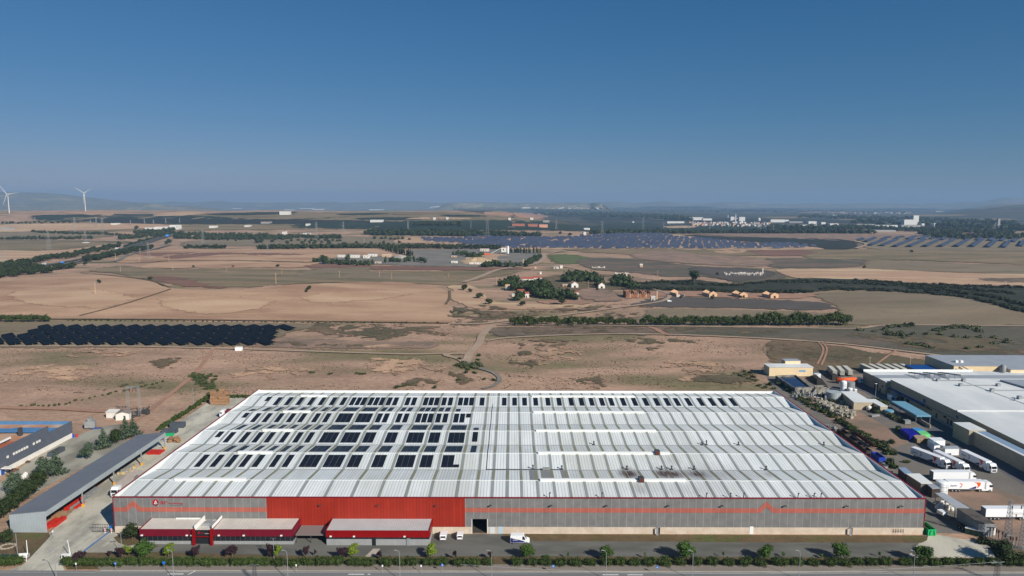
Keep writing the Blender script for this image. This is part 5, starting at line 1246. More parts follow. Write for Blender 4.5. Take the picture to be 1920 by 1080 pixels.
# huts, gantry and switchgear
def hut(name, x, y, wx, wy, h, m, mr, label, cat='hut', slope=.5, rz=0., door=True, base=.05):
    r = empty(name, (x, y, base), rz, label, cat); MB().box(-wx/2,wx/2,-wy/2,wy/2,0,h).build('wall', m, r)
    b = MB(); b.yprof([(-wy/2-.25,h+.004),(wy/2+.25,h+slope),(wy/2+.25,h+slope+.15),(-wy/2-.25,h+.15)], -wx/2-.25, wx/2+.25); b.build('roof', mr, r)
    if door: MB().box(-.5,.5,-wy/2-.04,-wy/2-.004,0,2.1).build('door', M_dkmetal, r)
    return r
a = P(209,784); hut('utility_hut', a.x, a.y+1.5, 5, 3.2, 2.9, M_whitew, M_whitew, 'small white utility hut left of the gabled one', door=False)
a = P(229,787); r = empty('utility_hut', (a.x, a.y+2, 0), .2, 'white hut with grey pitched roof beside the power gantry', 'hut')
MB().xprof([(-3,0),(3,0),(3,3.0),(0,3.9),(-3,3.0)], -2.6, 2.6).build('wall', M_whitew, r); MB().xprof([(-3.3,3.0),(0,4.0),(3.3,3.0),(3.3,3.15),(0,4.15),(-3.3,3.15)], -2.8, 2.8).build('roof', mat('grey_tile', C(136,128,116), C(124,116,106), .4, .9), r); MB().box(.5,1.4,-2.65,-2.605,0,2.1).build('door', M_dkmetal, r)
def lattice(H, w0, w1, bw=.09, n=7, name='lattice', parent=None, m=None, ox=0, oy=0):
    b = MB()
    for k in range(n):
        z0, z1 = H*k/n, H*(k+1)/n; a0 = w0+(w1-w0)*k/n; a1 = w0+(w1-w0)*(k+1)/n
        c0 = [(-a0,-a0),(a0,-a0),(a0,a0),(-a0,a0)]; c1 = [(-a1,-a1),(a1,-a1),(a1,a1),(-a1,a1)]
        for i in range(4):
            j = (i+1)%4; A = (c0[i][0]+ox,c0[i][1]+oy,z0); B = (c1[i][0]+ox,c1[i][1]+oy,z1); D = (c1[j][0]+ox,c1[j][1]+oy,z1); E_ = (c0[j][0]+ox,c0[j][1]+oy,z0)
            b.bar(A, B, bw); b.bar(A, D, bw*.6); b.bar(E_, B, bw*.6); b.bar(B, D, bw*.6)
    return b.build(name, m or M_grey, parent)
a = P(242,783); c = P(262.5,783); gt = empty('power_gantry', ((a.x+c.x)/2, a.y, 0), 0, 'tall twin lattice gantry above the dark switchgear', 'power gantry')
hw = (c.x-a.x)/2; lattice(15.7,.55,.45,.05,10,'tower',gt,M_steel,ox=-hw); lattice(15.7,.55,.45,.05,10,'tower',gt,M_steel,ox=hw)
b = MB()
for z in (15.6,14.9): b.bar((-hw,.3,z),(hw,.3,z),.09); b.bar((-hw,-.3,z),(hw,-.3,z),.09)
for k in range(8): x = -hw+2*hw*k/8; b.bar((x,-.3,14.9),(x+2*hw/8,-.3,15.6),.06)
b.build('crossbeam', M_grey, gt)
for k in range(3):
    x = -hw*.6+hw*.6*k; MB().lathe([(.1,13.2),(.3,13.3),(.12,13.5),(.3,13.7),(.12,13.9),(.3,14.1),(.08,14.85)],8,(x,0)).build('insulator', mat('insulator_brown', C(104,70,56), rough=.4), gt)
def switchgear(px, py, n, label, m=M_dkmetal, H=3.2):
    r = empty('switchgear', at(px,py), 0, label, 'switchgear'); rg = random.Random(int(px))
    for k in range(n):
        x = (k-n/2)*1.5; y = rg.uniform(-1.5,1.5); b = MB(); b.box(x-.5,x+.5,y-.5,y+.5,0,H*.45); b.tube((x,y,H*.45),(x+rg.uniform(-.3,.3),y,H),.16,n=6); b.tube((x-.3,y,H*.45),(x-.5,y,H*.9),.1,n=6); b.build('transformer_cell', m, r)
    b = MB(); b.bar((-n*.75,0,H*.9),(n*.75,0,H*.95),.1); b.build('busbar', m, r); return r
switchgear(256,783,4,'black switchgear cells under the gantry, near pair'); switchgear(268,776,4,'black switchgear cells behind the gantry'); 
r = empty('power_transformer', at(273,777), 0, 'large black transformer right of the gantry', 'transformer'); MB().box(-1.8,1.8,-1,1,0,2.4).build('tank', M_dkmetal, r); MB().tube((.8,0,2.4),(2.2,0,4.2),.35,n=8).build('bushing', M_dkmetal, r)
for k in range(5): MB().box(-1.6+k*.7,-1.3+k*.7,-1.5,-1.01,.3,2.1).build('radiator', M_dkmetal, r)
r = empty('lamp_mast', at(363,758), 0, 'thin pale mast at the corner of the back yard', 'mast'); MB().tube((0,0,0),(0,0,8.7),.12,.07,6).build('pole', M_grey, r); MB().box(-.4,.4,-.15,.15,8.7,8.85).build('lamp_head', M_grey, r)
# ================================================================== cream food factory on the right and its yard
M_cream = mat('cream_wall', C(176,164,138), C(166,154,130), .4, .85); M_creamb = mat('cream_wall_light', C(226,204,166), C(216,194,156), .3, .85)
M_froof = stripes(mat('pale_flat_roof', C(206,208,204), C(196,198,195), .06, .6, c3=C(186,190,188), scale3=.03, stretch=(1,.3,1)), 1, 6., .1, C(184,188,188))
M_groof = mat('grey_roof', C(158,164,170), C(150,156,162), .1, .6); M_dblue = mat('deep_blue_sheet', C(16,74,140), C(14,66,128), .5, .5); M_lblue = mat('light_blue_sheet', C(112,160,180), C(104,150,172), .4, .5)
M_navyt = mat('navy_trim', C(26,44,86), rough=.6); M_window = M_glass
ff = empty('food_factory', (260, 330, 0), 0, 'very large cream factory with wide pale roof at the right edge', 'factory')
KX = 210.2
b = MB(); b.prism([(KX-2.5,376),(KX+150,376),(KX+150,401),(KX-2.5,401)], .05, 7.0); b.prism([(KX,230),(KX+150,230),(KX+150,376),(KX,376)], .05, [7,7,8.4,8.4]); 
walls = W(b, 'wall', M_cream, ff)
b = MB(); b.prism([(KX-2.4,376.1),(KX+150,376.1),(KX+150,400.9),(KX-2.4,400.9)], 7.004, 7.25, 1); b.quad((KX-.1,230,6.9),(KX+150,230,6.9),(KX+150,318,8.2),(KX-.1,318,8.2), 0)
b.quad((KX-.1,318,8.25),(KX+150,318,8.25),(KX+150,376,8.7),(KX-.1,376,8.7), 0); b.quad((KX-2.4,384,7.32),(KX+150,384,7.32),(KX+150,391,7.36),(KX-2.4,391,7.36), 2)
W(b, 'roof', [M_froof, M_froof, M_groof], ff)
W(MB().box(KX-2.5, KX+62, 400.6, 401.2, 7.26, 8.2), 'parapet', M_white, ff)
W(MB().box(KX-.1, KX+150, 317.4, 318.6, 8.3, 8.62), 'roof_step', M_white, ff)
b = MB(); b.bar((KX+37,372,8.9),(KX+46,250,7.7),.16); W(b, 'roof_gutter', M_groof, ff)
W(MB().prism([(KX+62,352),(KX+95,352),(KX+88,372),(KX+58,372)], 8.75, 9.6), 'raised_roof', M_groof, ff)
for i, (x0, x1, y) in enumerate(((30,50,362),(40,62,352),(44,74,338),(52,72,329),(24,38,372))):
    r_ = W(MB().bar((KX+x0,y,9.2),(KX+x1,y,9.2),.3), 'roof_pipe', M_grey, ff)
    for x in (x0, x1): W(MB().box(KX+x-.9,KX+x+.9,y-.9,y+.9,8.6,10), 'roof_fan', M_grey, ff)
for i in range(7): W(MB().box(KX+38+i*1.6-.3,KX+38+i*1.6+.3,350-i*15-.3,350-i*15+.3,8.2,9.6), 'roof_vent', M_grey, ff)
for i in range(3):
    x = KX+19+i*8.5; b = MB(); b.bar((x,392,8.6),(x+3,378,10.6),.45); b.bar((x+1.4,392,8.6),(x+4.4,378,10.6),.45); b.bar((x+3,378,10.6),(x+4.5,375,8.8),.45)
    for k in range(4): b.bar((x+k*.8,391-k*3.6,8.9+k*.5),(x+k*.8,391-k*3.6,7.3),.15)
    W(b, 'air_duct', M_steel, ff)
# openings along the shaded wall
def onwall(px, z0, z1, wd, nm, m, pr=.12):
    p = P(px[0], px[1]); y = p.y; W(MB().box(KX-pr-(2.5 if y > 376 else 0), KX-.004-(2.5 if y > 376 else 0), y-wd/2, y+wd/2, z0, z1), nm, m, ff)
for px, z0, z1, wd, nm, m in (((1645,731),.05,4.6,3.6,'loading_door',M_dark),((1652,735),.05,2.2,1.,'door',M_dark),((1661,737),3.5,4.6,1.2,'window',M_window),((1737,772),4.8,6.6,2.2,'window',mat('blue_window',C(40,74,120),rough=.3)),
    ((1700,752),.05,2.4,2.2,'door',M_dark),((1710,757),.05,2.4,2.2,'door',M_dark),((1737,771),2.6,3.5,3.2,'window',M_window),((1745,776),2.6,3.5,3.2,'window',M_window),((1752,779),2.6,3.3,1.2,'window',M_window),((1759,784),.05,2.6,1.2,'door',mat('teal_door',C(44,62,70),rough=.6)),((1777,792),2.4,3.3,2.2,'window',M_window),((1782,795),.05,2.6,1.2,'door',M_dkmetal),((1789,798),.05,2.6,1.4,'door',M_navyt),((1797,803),4.8,6.2,1.6,'window',mat('blue_window',C(40,74,120),rough=.3))):
    onwall(px, z0, z1, wd, nm, m)
ya, yb = P(1676,740).y, P(1741,774).y
b = MB(); b.prism([(KX-1.8,yb),(KX-.005,yb),(KX-.005,ya),(KX-1.8,ya)], [3.7,4.0,4.0,3.7], [3.85,4.15,4.15,3.85]); W(b, 'wall_canopy', M_dblue, ff)
W(MB().box(KX-.1, KX-.003, 318, yb-.1, 3.9, 4.1), 'wall_trim', M_navyt, ff)
W(MB().box(KX-2.2, KX-.01, 230, 376, .05, .2), 'wall_kerb', M_kerb, ff)
# lower annex
an = empty('factory_annex', (214, 270, 0), 0, 'lower cream annex with white roof in two steps at the right edge', 'annex')
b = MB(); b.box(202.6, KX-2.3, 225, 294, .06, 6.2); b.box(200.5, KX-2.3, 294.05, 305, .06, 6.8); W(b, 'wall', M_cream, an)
b = MB(); b.box(202.5, KX-2.35, 225, 294, 6.204, 6.35); b.box(200.4, KX-2.35, 294.1, 305.1, 6.804, 6.95); W(b, 'roof', M_froof, an)
W(MB().box(KX-6, KX-2.4, 240, 300, 6.352, 6.42), 'blue_gutter_strip', mat('pale_blue_strip', C(128,152,176), rough=.6), an)
W(MB().box(203, 206, 252, 253.2, 6.36, 7.0), 'roof_unit', M_grey, an)
# rear cream hall
rc = empty('rear_hall', (300, 410, 0), 0, 'tall light cream hall with grey roof behind the pipes', 'hall')
b = MB(); b.box(265, 345, 407, 436, .05, 9.0); b.box(292.5, 345, 397.8, 406.95, .05, 9.0); b.box(265, 277, 401.5, 406.9, .05, 4.5); W(b, 'wall', M_creamb, rc)
b = MB(); b.box(264.7, 345, 406.7, 436.3, 9.004, 9.2); b.box(292.2, 345, 397.5, 406.6, 9.006, 9.18); W(b, 'roof', M_groof, rc)
b = MB(); b.bar((269,406,9.2),(281,404,3),.5); b.bar((267,406,8),(279,404,2),.4); W(b, 'conveyor', M_steel, rc)
for x in (272,275): W(MB().box(x-.8,x+.8,415,417,9.2,10.4), 'roof_vent', M_white, rc)
W(MB().box(297,298.5,397.6,397.79,.06,2.5), 'door', M_dkmetal, rc)
r = empty('cyclone_silo', (288, 398, 0), 0, 'slim grey silo on legs before the rear hall', 'silo'); MB().lathe([(.4,4),(1.6,6.5),(1.6,11),(1.2,11.6),(.4,12)],14).build('vessel', M_steel, r, True)
for s in ((-1,-1),(1,-1),(1,1),(-1,1)): MB().tube((s[0]*1.2,s[1]*1.2,0),(s[0]*1.2,s[1]*1.2,7),.12,n=6).build('leg', M_grey, r)
# canopies
def canopy(name, c4, z, m, label, posts=6, thick=.5, mpost=None, back=None):
    ps = [P(*c, z) for c in c4]; o0 = sum(ps, Vector())/4; r = empty(name, (o0.x, o0.y, 0), 0, label, 'canopy')
    q = [(p.x-o0.x, p.y-o0.y) for p in ps]
    if sum(q[i][0]*q[(i+1)%4][1]-q[(i+1)%4][0]*q[i][1] for i in range(4)) < 0: q = q[::-1]
    MB().prism(q, z-thick, z).build('roof', m, r)
    n = posts//2
    for i in range(4):
        a = Vector(q[i]); c = Vector(q[(i+1)%4])
        if (c-a).length > 9:
            for k in range(n): p = a.lerp(c, (k+.03)/(n-1+.06) if n > 1 else .5)*.97; MB().tube((p.x,p.y,0),(p.x,p.y,z-thick-.002),.12,n=6).build('post', mpost or M_grey, r)
    return r
canopy('truck_canopy', ((1671,751.5),(1697,752.5),(1746,779),(1719,779)), 4.6, M_lblue, 'long light blue canopy beside the cream factory wall', 8, .7)
canopy('rear_canopy', ((1696,684),(1743,684),(1766,694.5),(1722,695)), 5.0, M_dblue, 'deep blue canopy behind the cream factory', 8, .3)
# low wall below the blue canopy
a, c = P(1697,775), P(1744,803); r = empty('low_wall', (a.x,a.y,0), 0, 'low concrete wall under the light blue canopy', 'wall'); d = (c-a); n_ = Vector((-d.y,d.x,0)).normalized()*.15
MB().prism([(n_.x,n_.y),(-n_.x,-n_.y),(d.x-n_.x,d.y-n_.y),(d.x+n_.x,d.y+n_.y)][::-1], .05, 1.6).build('panel', M_cream, r)
MB().prism([(n_.x*1.5,n_.y*1.5),(-n_.x*1.5,-n_.y*1.5),(d.x-n_.x*1.5,d.y-n_.y*1.5),(d.x+n_.x*1.5,d.y+n_.y*1.5)][::-1], 1.604, 1.72).build('coping', M_kerb, r)
def shedq(name, roof4, z, label, mw, mr, cat='shed', extra=None, lip=.25):
    """walls under a roof whose corners are read from the photo"""
    ps = [P(*c, z) for c in roof4]; o0 = sum(ps, Vector())/4; r = empty(name, (o0.x,o0.y,0), 0, label, cat); q = [Vector((p.x-o0.x,p.y-o0.y)) for p in ps]
    if sum(q[i].x*q[(i+1)%4].y-q[(i+1)%4].x*q[i].y for i in range(4)) < 0: q = q[::-1]
    MB().prism([p*.97 for p in q], .05, z-.2).build('wall', mw, r); MB().prism(q, z-.196, z).build('roof', mr, r); return r
r = shedq('store_shed', ((1576,733.5),(1604,734),(1637,754),(1601,754)), 4.2, 'cream store shed with split white and grey roof by the big tank', M_cream, M_froof)
r = shedq('store_shed', ((1625,748),(1641,748),(1665,761.5),(1651,762)), 3.8, 'narrow cream shed behind the light blue canopy', M_cream, M_froof)
r = shedq('site_cabin', ((1664,737),(1674,736),(1683,740.5),(1671,742.5)), 3.0, 'white cabin with two windows against the long factory wall', M_vwhite, M_groof, 'cabin')
for x in (-1.2,1.2): MB().box(x-.5,x+.5,-3.5,-3.3,1,2).build('window', M_glass, r)
def tank(px, py, rad, h, m, label, dome=.4, seams=True):
    r = empty('storage_tank', at(px,py), 0, label, 'tank'); MB().lathe([(rad,0),(rad,h),(rad*.92,h+dome*.5),(rad*.5,h+dome*.9),(.05,h+dome)], 28).build('shell', m, r, False)
    b = MB(); b.bar((rad*.3,-rad-.15,0),(rad*.3,-rad-.15,h),.06); b.bar((rad*.3+.5,-rad-.15,0),(rad*.3+.5,-rad-.15,h),.06)
    for k in range(int(h/.5)): b.bar((rad*.3,-rad-.15,k*.5+.3),(rad*.3+.5,-rad-.15,k*.5+.3),.04)
    b.build('ladder', M_grey, r)
    for z in (h*.33, h*.66): MB().lathe([(rad+.02,z),(rad+.06,z+.03),(rad+.06,z+.1),(rad+.02,z+.13)], 28).build('hoop', M_grey, r)
    return r
M_tanks = mat('tank_grey', C(168,176,176), C(150,160,162), .6, .6, fine=.08)
tank(1562,749,3.9,4.4,M_tanks,'wide grey tank with flat pale lid in front of the basin',.15)
tank(1581,734,1.7,5.2,M_vwhite,'tall white domed tank behind the store shed',1.2); tank(1594,732,2.3,5.0,mat('tank_concrete',C(140,142,140),rough=.8),'grey cylindrical tank right of the white domed tank',.1)
tank(1593.5,737,1.3,2.6,M_vwhite,'short white tank between the domed tank and the shed',.5); tank(1603,736,1.0,1.8,M_vwhite,'smallest white tank by the asphalt lane',.4); tank(1532,710.5,2.0,3.2,M_vwhite,'white tank behind the basins near the cream hall',.1)
tank(1764.5,925,2.0,4.4,M_vwhite,'white upright tank between the low sheds and the lorries',.5)
r = tank(1666.5,777,2.2,2.2,M_lblue,'low light blue round tank in the shade of the weeds',.2)
# basins
r = empty('water_basin', (P(1490,728).x, P(1490,728).y, 0), 0, 'open concrete basin with dark blue water behind the warehouse corner', 'basin'); o0 = r.location
def basin(c4, z, water, nm, t=.5):
    ps = [P(*c, z) for c in c4]; q = [Vector((p.x-o0.x,p.y-o0.y)) for p in ps]; cen = sum(q, Vector((0,0)))/4
    inn = [cen+(p-cen)*.93 for p in q]
    b = MB()
    for i in range(4):
        j = (i+1)%4; b.prism([q[i],q[j],inn[j],inn[i]][::-1], .05, z)
    b.build('basin_wall', M_conc, r); MB().prism(inn[::-1], .05, water).build(nm, M_water, r)
M_conc = mat('basin_concrete', C(150,148,138), C(120,118,108), .6, .9, c3=C(92,86,76), scale3=.3, fine=.15); M_water = mat('basin_water', C(30,36,66), rough=.08, spec=.5)
basin(((1454,704),(1492,702.5),(1523,727),(1491,728)), 3.2, 2.4, 'water'); basin(((1526,722),(1549,722),(1556,728),(1529,728.5)), 3.0, 2.0, 'sludge')
for k in range(14):
    p = P(1494+k*4.5, 737); MB().box(p.x-o0.x-.15,p.x-o0.x+.15,p.y-o0.y-.1,p.y-o0.y+.15,.06,2.6).build('buttress', M_whitew, r)
a = P(1492,735.5); c = P(1556,736); MB().box(a.x-o0.x,c.x-o0.x,a.y-o0.y,a.y-o0.y+.4,.05,3.0).build('front_wall', M_conc, r)
for i, (c4, z) in enumerate(((((1512,708),(1528,706),(1552,724),(1532,724)),2.6),(((1545,703),(1560,702),(1578,712),(1560,714)),2.4))):
    ps = [P(*c) for c in c4]; rr0 = empty('sludge_heap', ps[0], 0, ['black sludge heap between the basins','dark heap behind the basins'][i], 'heap'); q = [Vector((p.x-ps[0].x,p.y-ps[0].y)) for p in ps]; cen = sum(q, Vector((0,0)))/4
    b = MB(); b.add([(p.x,p.y,.05) for p in q]+[(cen.x+(p.x-cen.x)*.5, cen.y+(p.y-cen.y)*.5, z) for p in q], [(0,1,5,4),(1,2,6,5),(2,3,7,6),(3,0,4,7),(4,5,6,7)]); b.build('mound', mat('black_sludge', C(38,36,34), C(52,48,44), .6, .9, fine=.2, bump=.5), rr0)
r = empty('cream_hall', (172, 421, 0), 0, 'light cream hall with blue sign beyond the basins', 'hall'); MB().box(-13.8,13,-4.2,5,.05,5.6).build('wall', M_creamb, r); MB().box(-14.1,13.3,-4.5,5.3,5.604,5.8).build('roof', M_froof, r); MB().box(4.5,8.5,-4.3,-4.205,2.8,3.9).build('sign_panel', mat('sign_pale_blue', C(120,160,190), rough=.5), r)
MB().box(-.5,9,5.02,11,.05,7.4).build('rear_wall', M_creamb, r); MB().box(-.7,9.2,5.0,11.2,7.404,7.55).build('rear_roof', M_groof, r)
# pipes and valves before the basin
random.seed(21)
for i in range(46):
    px, py = rr_(1488,1560), rr_(738,750); x, y, z = at(px,py); s = rr_(.25,.7)
    r = empty('pipe_fitting', (x,y,.05), rr_(0,3), 'grey steel fitting in the clutter before the basins', 'pipe fitting', 'clutter before the basins')
    b = MB(); (b.lathe([(s,0),(s,rr_(.8,2.4)),(s*.6,2.5)],10) if i % 3 == 0 else b.tube((-1.2,0,.4),(1.2,0,.5),s*.5,n=8)); b.build('casing', [M_steel,M_whitew,M_grey][i%3], r); MB().tube((0,0,.02),(0,rr_(-.5,.5),1.4),.12,n=6).build('pipe', M_grey, r)
# concrete blocks: a field of them
M_blk = mat('block_concrete', C(176,170,152), C(148,142,126), .8, .9, fine=.15); blk = empty('concrete_block'); MB().box(-.9,.9,-.5,.5,0,1.1).build('body', M_blk, blk); MB().box(-.25,.25,-.12,.12,1.103,1.25).build('lifting_lug', M_steel, blk); blk = snap(blk)
random.seed(5); sp = []
for i in range(120):
    t = random.random(); px = 1536+t*62+rr_(-5,5); py = 758+t*24+rr_(-7,7)
    if 1528 < px < 1606: sp.append((at(px,py,.05+(1.12 if i % 3 == 0 else 0)), rr_(0,3.1), rr_(.8,1.15)))
for i in range(16): sp.append((at(1578+rr_(0,16), 752+rr_(0,7), .05), rr_(0,3.1), rr_(.7,1)))
for o in place(blk, sp): tag(o, 'rough pale concrete block in the pile on the bare ground', 'block', 'pile of concrete blocks')
# row of dark containers along the warehouse's right wall
M_cdark = mat('container_dark', C(52,48,46), C(70,58,52), .8, .8); M_cred = mat('container_red', C(110,44,42), C(96,38,38), .6, .7); M_cblue = mat('container_blue', C(22,60,160), rough=.6)
cs = [skip(7.2,2.6,2.3,M_cdark,fill=M_rustl), skip(6.5,2.5,2.4,M_cblue,fill=M_rustl)]
o = place(cs[0], [(at(1582,818,.05), RZ+.03, 1),(at(1597,831,.05), RZ+.02, 1),(at(1613,842,.05), RZ+.03, 1),(at(1622,849,.05), RZ, .95)]); series(o, 'dark open container along the right warehouse wall, {n} from the left', 'container', 'dark open containers')
o = place(cs[1], [(at(1646,863,.05), RZ, 1)]); tag(o[0], 'blue open container nearest in the row along the wall', 'container')
r = empty('red_barrier', at(1606,818), 0, 'red slatted barrier behind the dark containers', 'barrier'); a, c = P(1602,816), P(1638,841); d = c-a; r.location = a
for k in range(5):
    p, q = d*k/5, d*(k+.94)/5; MB().prism([(p.x,p.y),(p.x+.12,p.y+.1),(q.x+.12,q.y+.1),(q.x,q.y)], .3, 1.9).build('panel', M_cred, r); MB().box(p.x-.08,p.x+.08,p.y-.08,p.y+.08,0,2).build('post', M_dkmetal, r)
# tarps, pallets and cabins
def bale(c4, z, m, label, cat='covered stack', mm=None):
    ps = [P(*c, z) for c in c4]; o0 = sum(ps, Vector())/4; r = empty('covered_stack', (o0.x,o0.y,0), 0, label, cat); q = [Vector((p.x-o0.x,p.y-o0.y)) for p in ps]
    if sum(q[i].x*q[(i+1)%4].y-q[(i+1)%4].x*q[i].y for i in range(4)) < 0: q = q[::-1]
    n = len(q); b = MB(); b.prism([p*1.05 for p in q], .05, z-.25); b.build('load', mm or m, r); b = MB(); b.prism(q, z-.246, z); b.build('cover', m, r); return r
bale(((1688,803),(1706,803),(1722,812),(1706,817)), 2.4, mat('tarp_royal', C(22,22,140), C(18,18,120), .8, .5), 'long royal blue tarpaulin stack in the dusty yard')
bale(((1709,802),(1724,802),(1733,806),(1718,808)), 2.2, mat('tarp_sky', C(70,140,190), rough=.5), 'sky blue covered stack beside the royal blue one')
bale(((1719,808),(1736,808),(1744,814),(1727,815)), 2.2, mat('tarp_lime', C(110,200,120), rough=.5), 'lime green covered stack beside the royal blue one')
bale(((1711,815),(1734,816),(1741,822),(1720,824)), 2.0, mat('pallet_tan', C(176,156,128), C(140,120,96), 1.5, .9), 'stack of tan pallets below the blue and green covers', 'pallet stack', mat('pallet_side', C(150,128,100), C(96,80,64), 2.5, .9))
r = shedq('site_cabin', ((1740,820),(1764,820),(1773,826),(1751,827)), 3.0, 'bright white cabin with small window at the yard centre', M_vwhite, M_vwhite, 'cabin'); MB().box(1.5,3.3,-3.9,-3.6,1.2,2.2).build('window', M_glass, r)
shedq('site_cabin', ((1739,825),(1749,825),(1763,834),(1752,835)), 2.8, 'white cabin with blue grey roof left of the bright one', M_vwhite, mat('cabin_bluegrey', C(96,116,130), rough=.6), 'cabin')
shedq('site_cabin', ((1767,836),(1796,836),(1799,841),(1772,841)), 3.0, 'long pale grey container cabin behind the swoosh lorries', M_vwhite, M_groof, 'cabin')
o = dup(bag, at(1629,770,.05), 0, 2.3, 'large white tote standing in the weeds by the narrow shed', 'tote')
o = dup(cg, at(1700,795,.05), 0, 2.2, 'pale machine part left by the low wall', 'machine part')
o = dup(cg, at(1640,781,.05), .3, (4,1.6,1), 'grey frame lying at the edge of the bare ground', 'frame'); o = dup(cg, at(1598,765,.05), .3, (3,1.6,.6), 'dark grey frame lying beside the block pile', 'frame')
random.seed(8)
for i, (px, py) in enumerate([(1552+k*3.4+rr_(-2,2), 797+k*2.2+rr_(-2,3)) for k in range(11)]): tag(dup(cg, at(px,py,.05), rr_(0,3), (rr_(.8,2),rr_(.6,1),rr_(.6,1.2))), 'rusty steel scrap beside the right warehouse wall', 'scrap', 'steel scrap by the wall')
for i in range(14): tag(dup(cg, at(1652+i*2.6+rr_(-2,2), 868+i*3+rr_(-2,2),.05), rr_(0,3), (rr_(.8,1.6),rr_(.6,1.2),rr_(.3,1))), 'pale debris piece along the corner sheds', 'debris', 'debris by the corner sheds')
# low sheds at the right corner
shedq('corner_shed', ((1684,876.5),(1698,876.5),(1712,888),(1698,889)), 3.4, 'blue grey lean-to at the far end of the corner sheds', M_cdark, mat('lean_bluegrey', C(130,150,172), rough=.6))
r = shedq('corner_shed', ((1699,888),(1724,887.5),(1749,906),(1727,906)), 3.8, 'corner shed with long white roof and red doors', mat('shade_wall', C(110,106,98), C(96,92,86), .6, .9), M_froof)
shedq('corner_shed', ((1738,907.5),(1752,907.5),(1763,915),(1748,916)), 3.6, 'small grey roofed shed left of the white tank', M_cdark, M_groof)
canopy('open_canopy', ((1753,924),(1771,924),(1817,952),(1792,953)), 3.9, mat('grey_canopy', C(168,172,174), C(158,162,166), .4, .6), 'grey sloping canopy over the white bulk bags', 6, .2)
r = shedq('flat_roofed_block', ((1794,952.5),(1820,953),(1866,981),(1836,981)), 4.6, 'brown felt roofed block with white lower wall near the pylons', mat('block_grey', C(138,142,144), C(124,128,130), .4, .8), mat('felt_roof', C(96,90,82), C(84,78,72), .5, .95, fine=.15))
a, c = P(1836,1003), P(1865,1003); MB().box(a.x-r.location.x, c.x-r.location.x, a.y-r.location.y-.25, a.y-r.location.y-.05, .05, 2.3).build('white_base', M_whitew, r)
# flatbed trailer
a, c = P(1760,967), P(1820,1000); r = empty('flatbed_trailer', ((a.x+c.x)/2,(a.y+c.y)/2,.05), heading(a, c), 'rusty empty flatbed trailer parked beside the canopy', 'trailer'); L_ = (c-a).length/2
b = MB(); b.box(-L_,L_,-.9,-.7,1.0,1.25); b.box(-L_,L_,.7,.9,1.0,1.25)
for k in range(9): b.box(-L_+k*L_*2/8.1-.001,-L_+k*L_*2/8.1+.12,-.69,.69,1.0,1.2)
b.build('frame', mat('trailer_rust', C(110,96,84), C(86,70,60), 1., .8), r)
for x in (L_-2, L_-3.3, L_-4.6):
    for s in (-1,1): wheel(r, x, s*.95)
MB().box(-L_,-L_+2.6,-.9,.9,1.26,2.3).build('headboard', M_vwhite, r)
r = empty('tipper_bin', at(1826,1003), .6-1.2, 'small dark green bin with white rim at the trailer end', 'bin'); MB().box(-2.4,2.4,-.7,.7,.3,1.9).build('tub', mat('bin_green', C(40,66,56), rough=.7), r); MB().box(-2.5,2.5,-.8,.8,1.904,2.05).build('rim', M_whitew, r)
# pylons and switchyard bottom right
for i, (px, py, h) in enumerate(((1888,1022,14.5),(1917,1030,13.5))):
    r = empty('lattice_mast', at(px,py), 0, ['left lattice mast of the switchyard at the right corner','right lattice mast of the switchyard at the frame edge'][i], 'lattice mast', 'switchyard masts'); lattice(h,.85,.35,.08,11,'lattice',r)
r = empty('mast_crossarm', at(1900,1024), 0, 'pale crossarm with hanging insulators between the two masts', 'crossarm'); b = MB()
for z in (13.2,10.4): b.bar((-2,0,z),(6.5,0,z),.1); b.bar((-2,.8,z),(6.5,.8,z),.1)
b.build('arm', M_grey, r)
for k in range(6): MB().lathe([(.05,0),(.2,.1),(.08,.3),(.2,.5),(.08,.7),(.2,.9),(.04,1.2)],8,(-1.4+k*1.4,0)).build('insulator', mat('insulator_brown', C(104,70,56)), r).location = (0,0,12.0-(k%2)*2.8)
for i in range(9):
    px = 1862+i*5.2+rr_(-1,1); py = 1008+i*2.4+rr_(-3,3); r = empty('switch_post', at(px,py), 0, 'grey switchyard post with dark insulator, %s from the left' % nth(i+1) if i else 'leftmost grey switchyard post with dark insulator', 'switch post', 'switchyard posts')
    MB().tube((0,0,0),(0,0,2.4),.14,n=6).build('post', M_grey, r); MB().lathe([(.12,2.4),(.28,2.5),(.16,2.7),(.28,2.9),(.16,3.1),(.28,3.3),(.1,3.6)],8).build('insulator', mat('insulator_brown', C(104,70,56)) if i%2 else M_dkmetal, r)
    if i % 3 == 0: MB().box(-1.2,1.2,-.1,.1,3.6,3.75).build('busbar', M_grey, r)
r = empty('lattice_pole_top', at(1868,1090), 0, 'steel lattice pole head rising at the lower right frame edge', 'lattice pole'); lattice(6.0,.6,.35,.05,7,'lattice',r,M_dkmetal); b = MB(); b.bar((-1.8,0,5.4),(1.8,0,5.8),.08); b.bar((-1.5,0,6.2),(1.2,0,5.0),.07); b.build('crossarm', M_grey, r)
r = empty('lattice_pole_top', at(478,1092), 0, 'steel lattice pole head at the lower edge left of centre', 'lattice pole'); lattice(5.4,.5,.3,.05,7,'lattice',r,M_dkmetal); b = MB(); b.bar((-1.4,0,5.1),(1.4,0,5.2),.07); b.build('crossarm', M_grey, r)
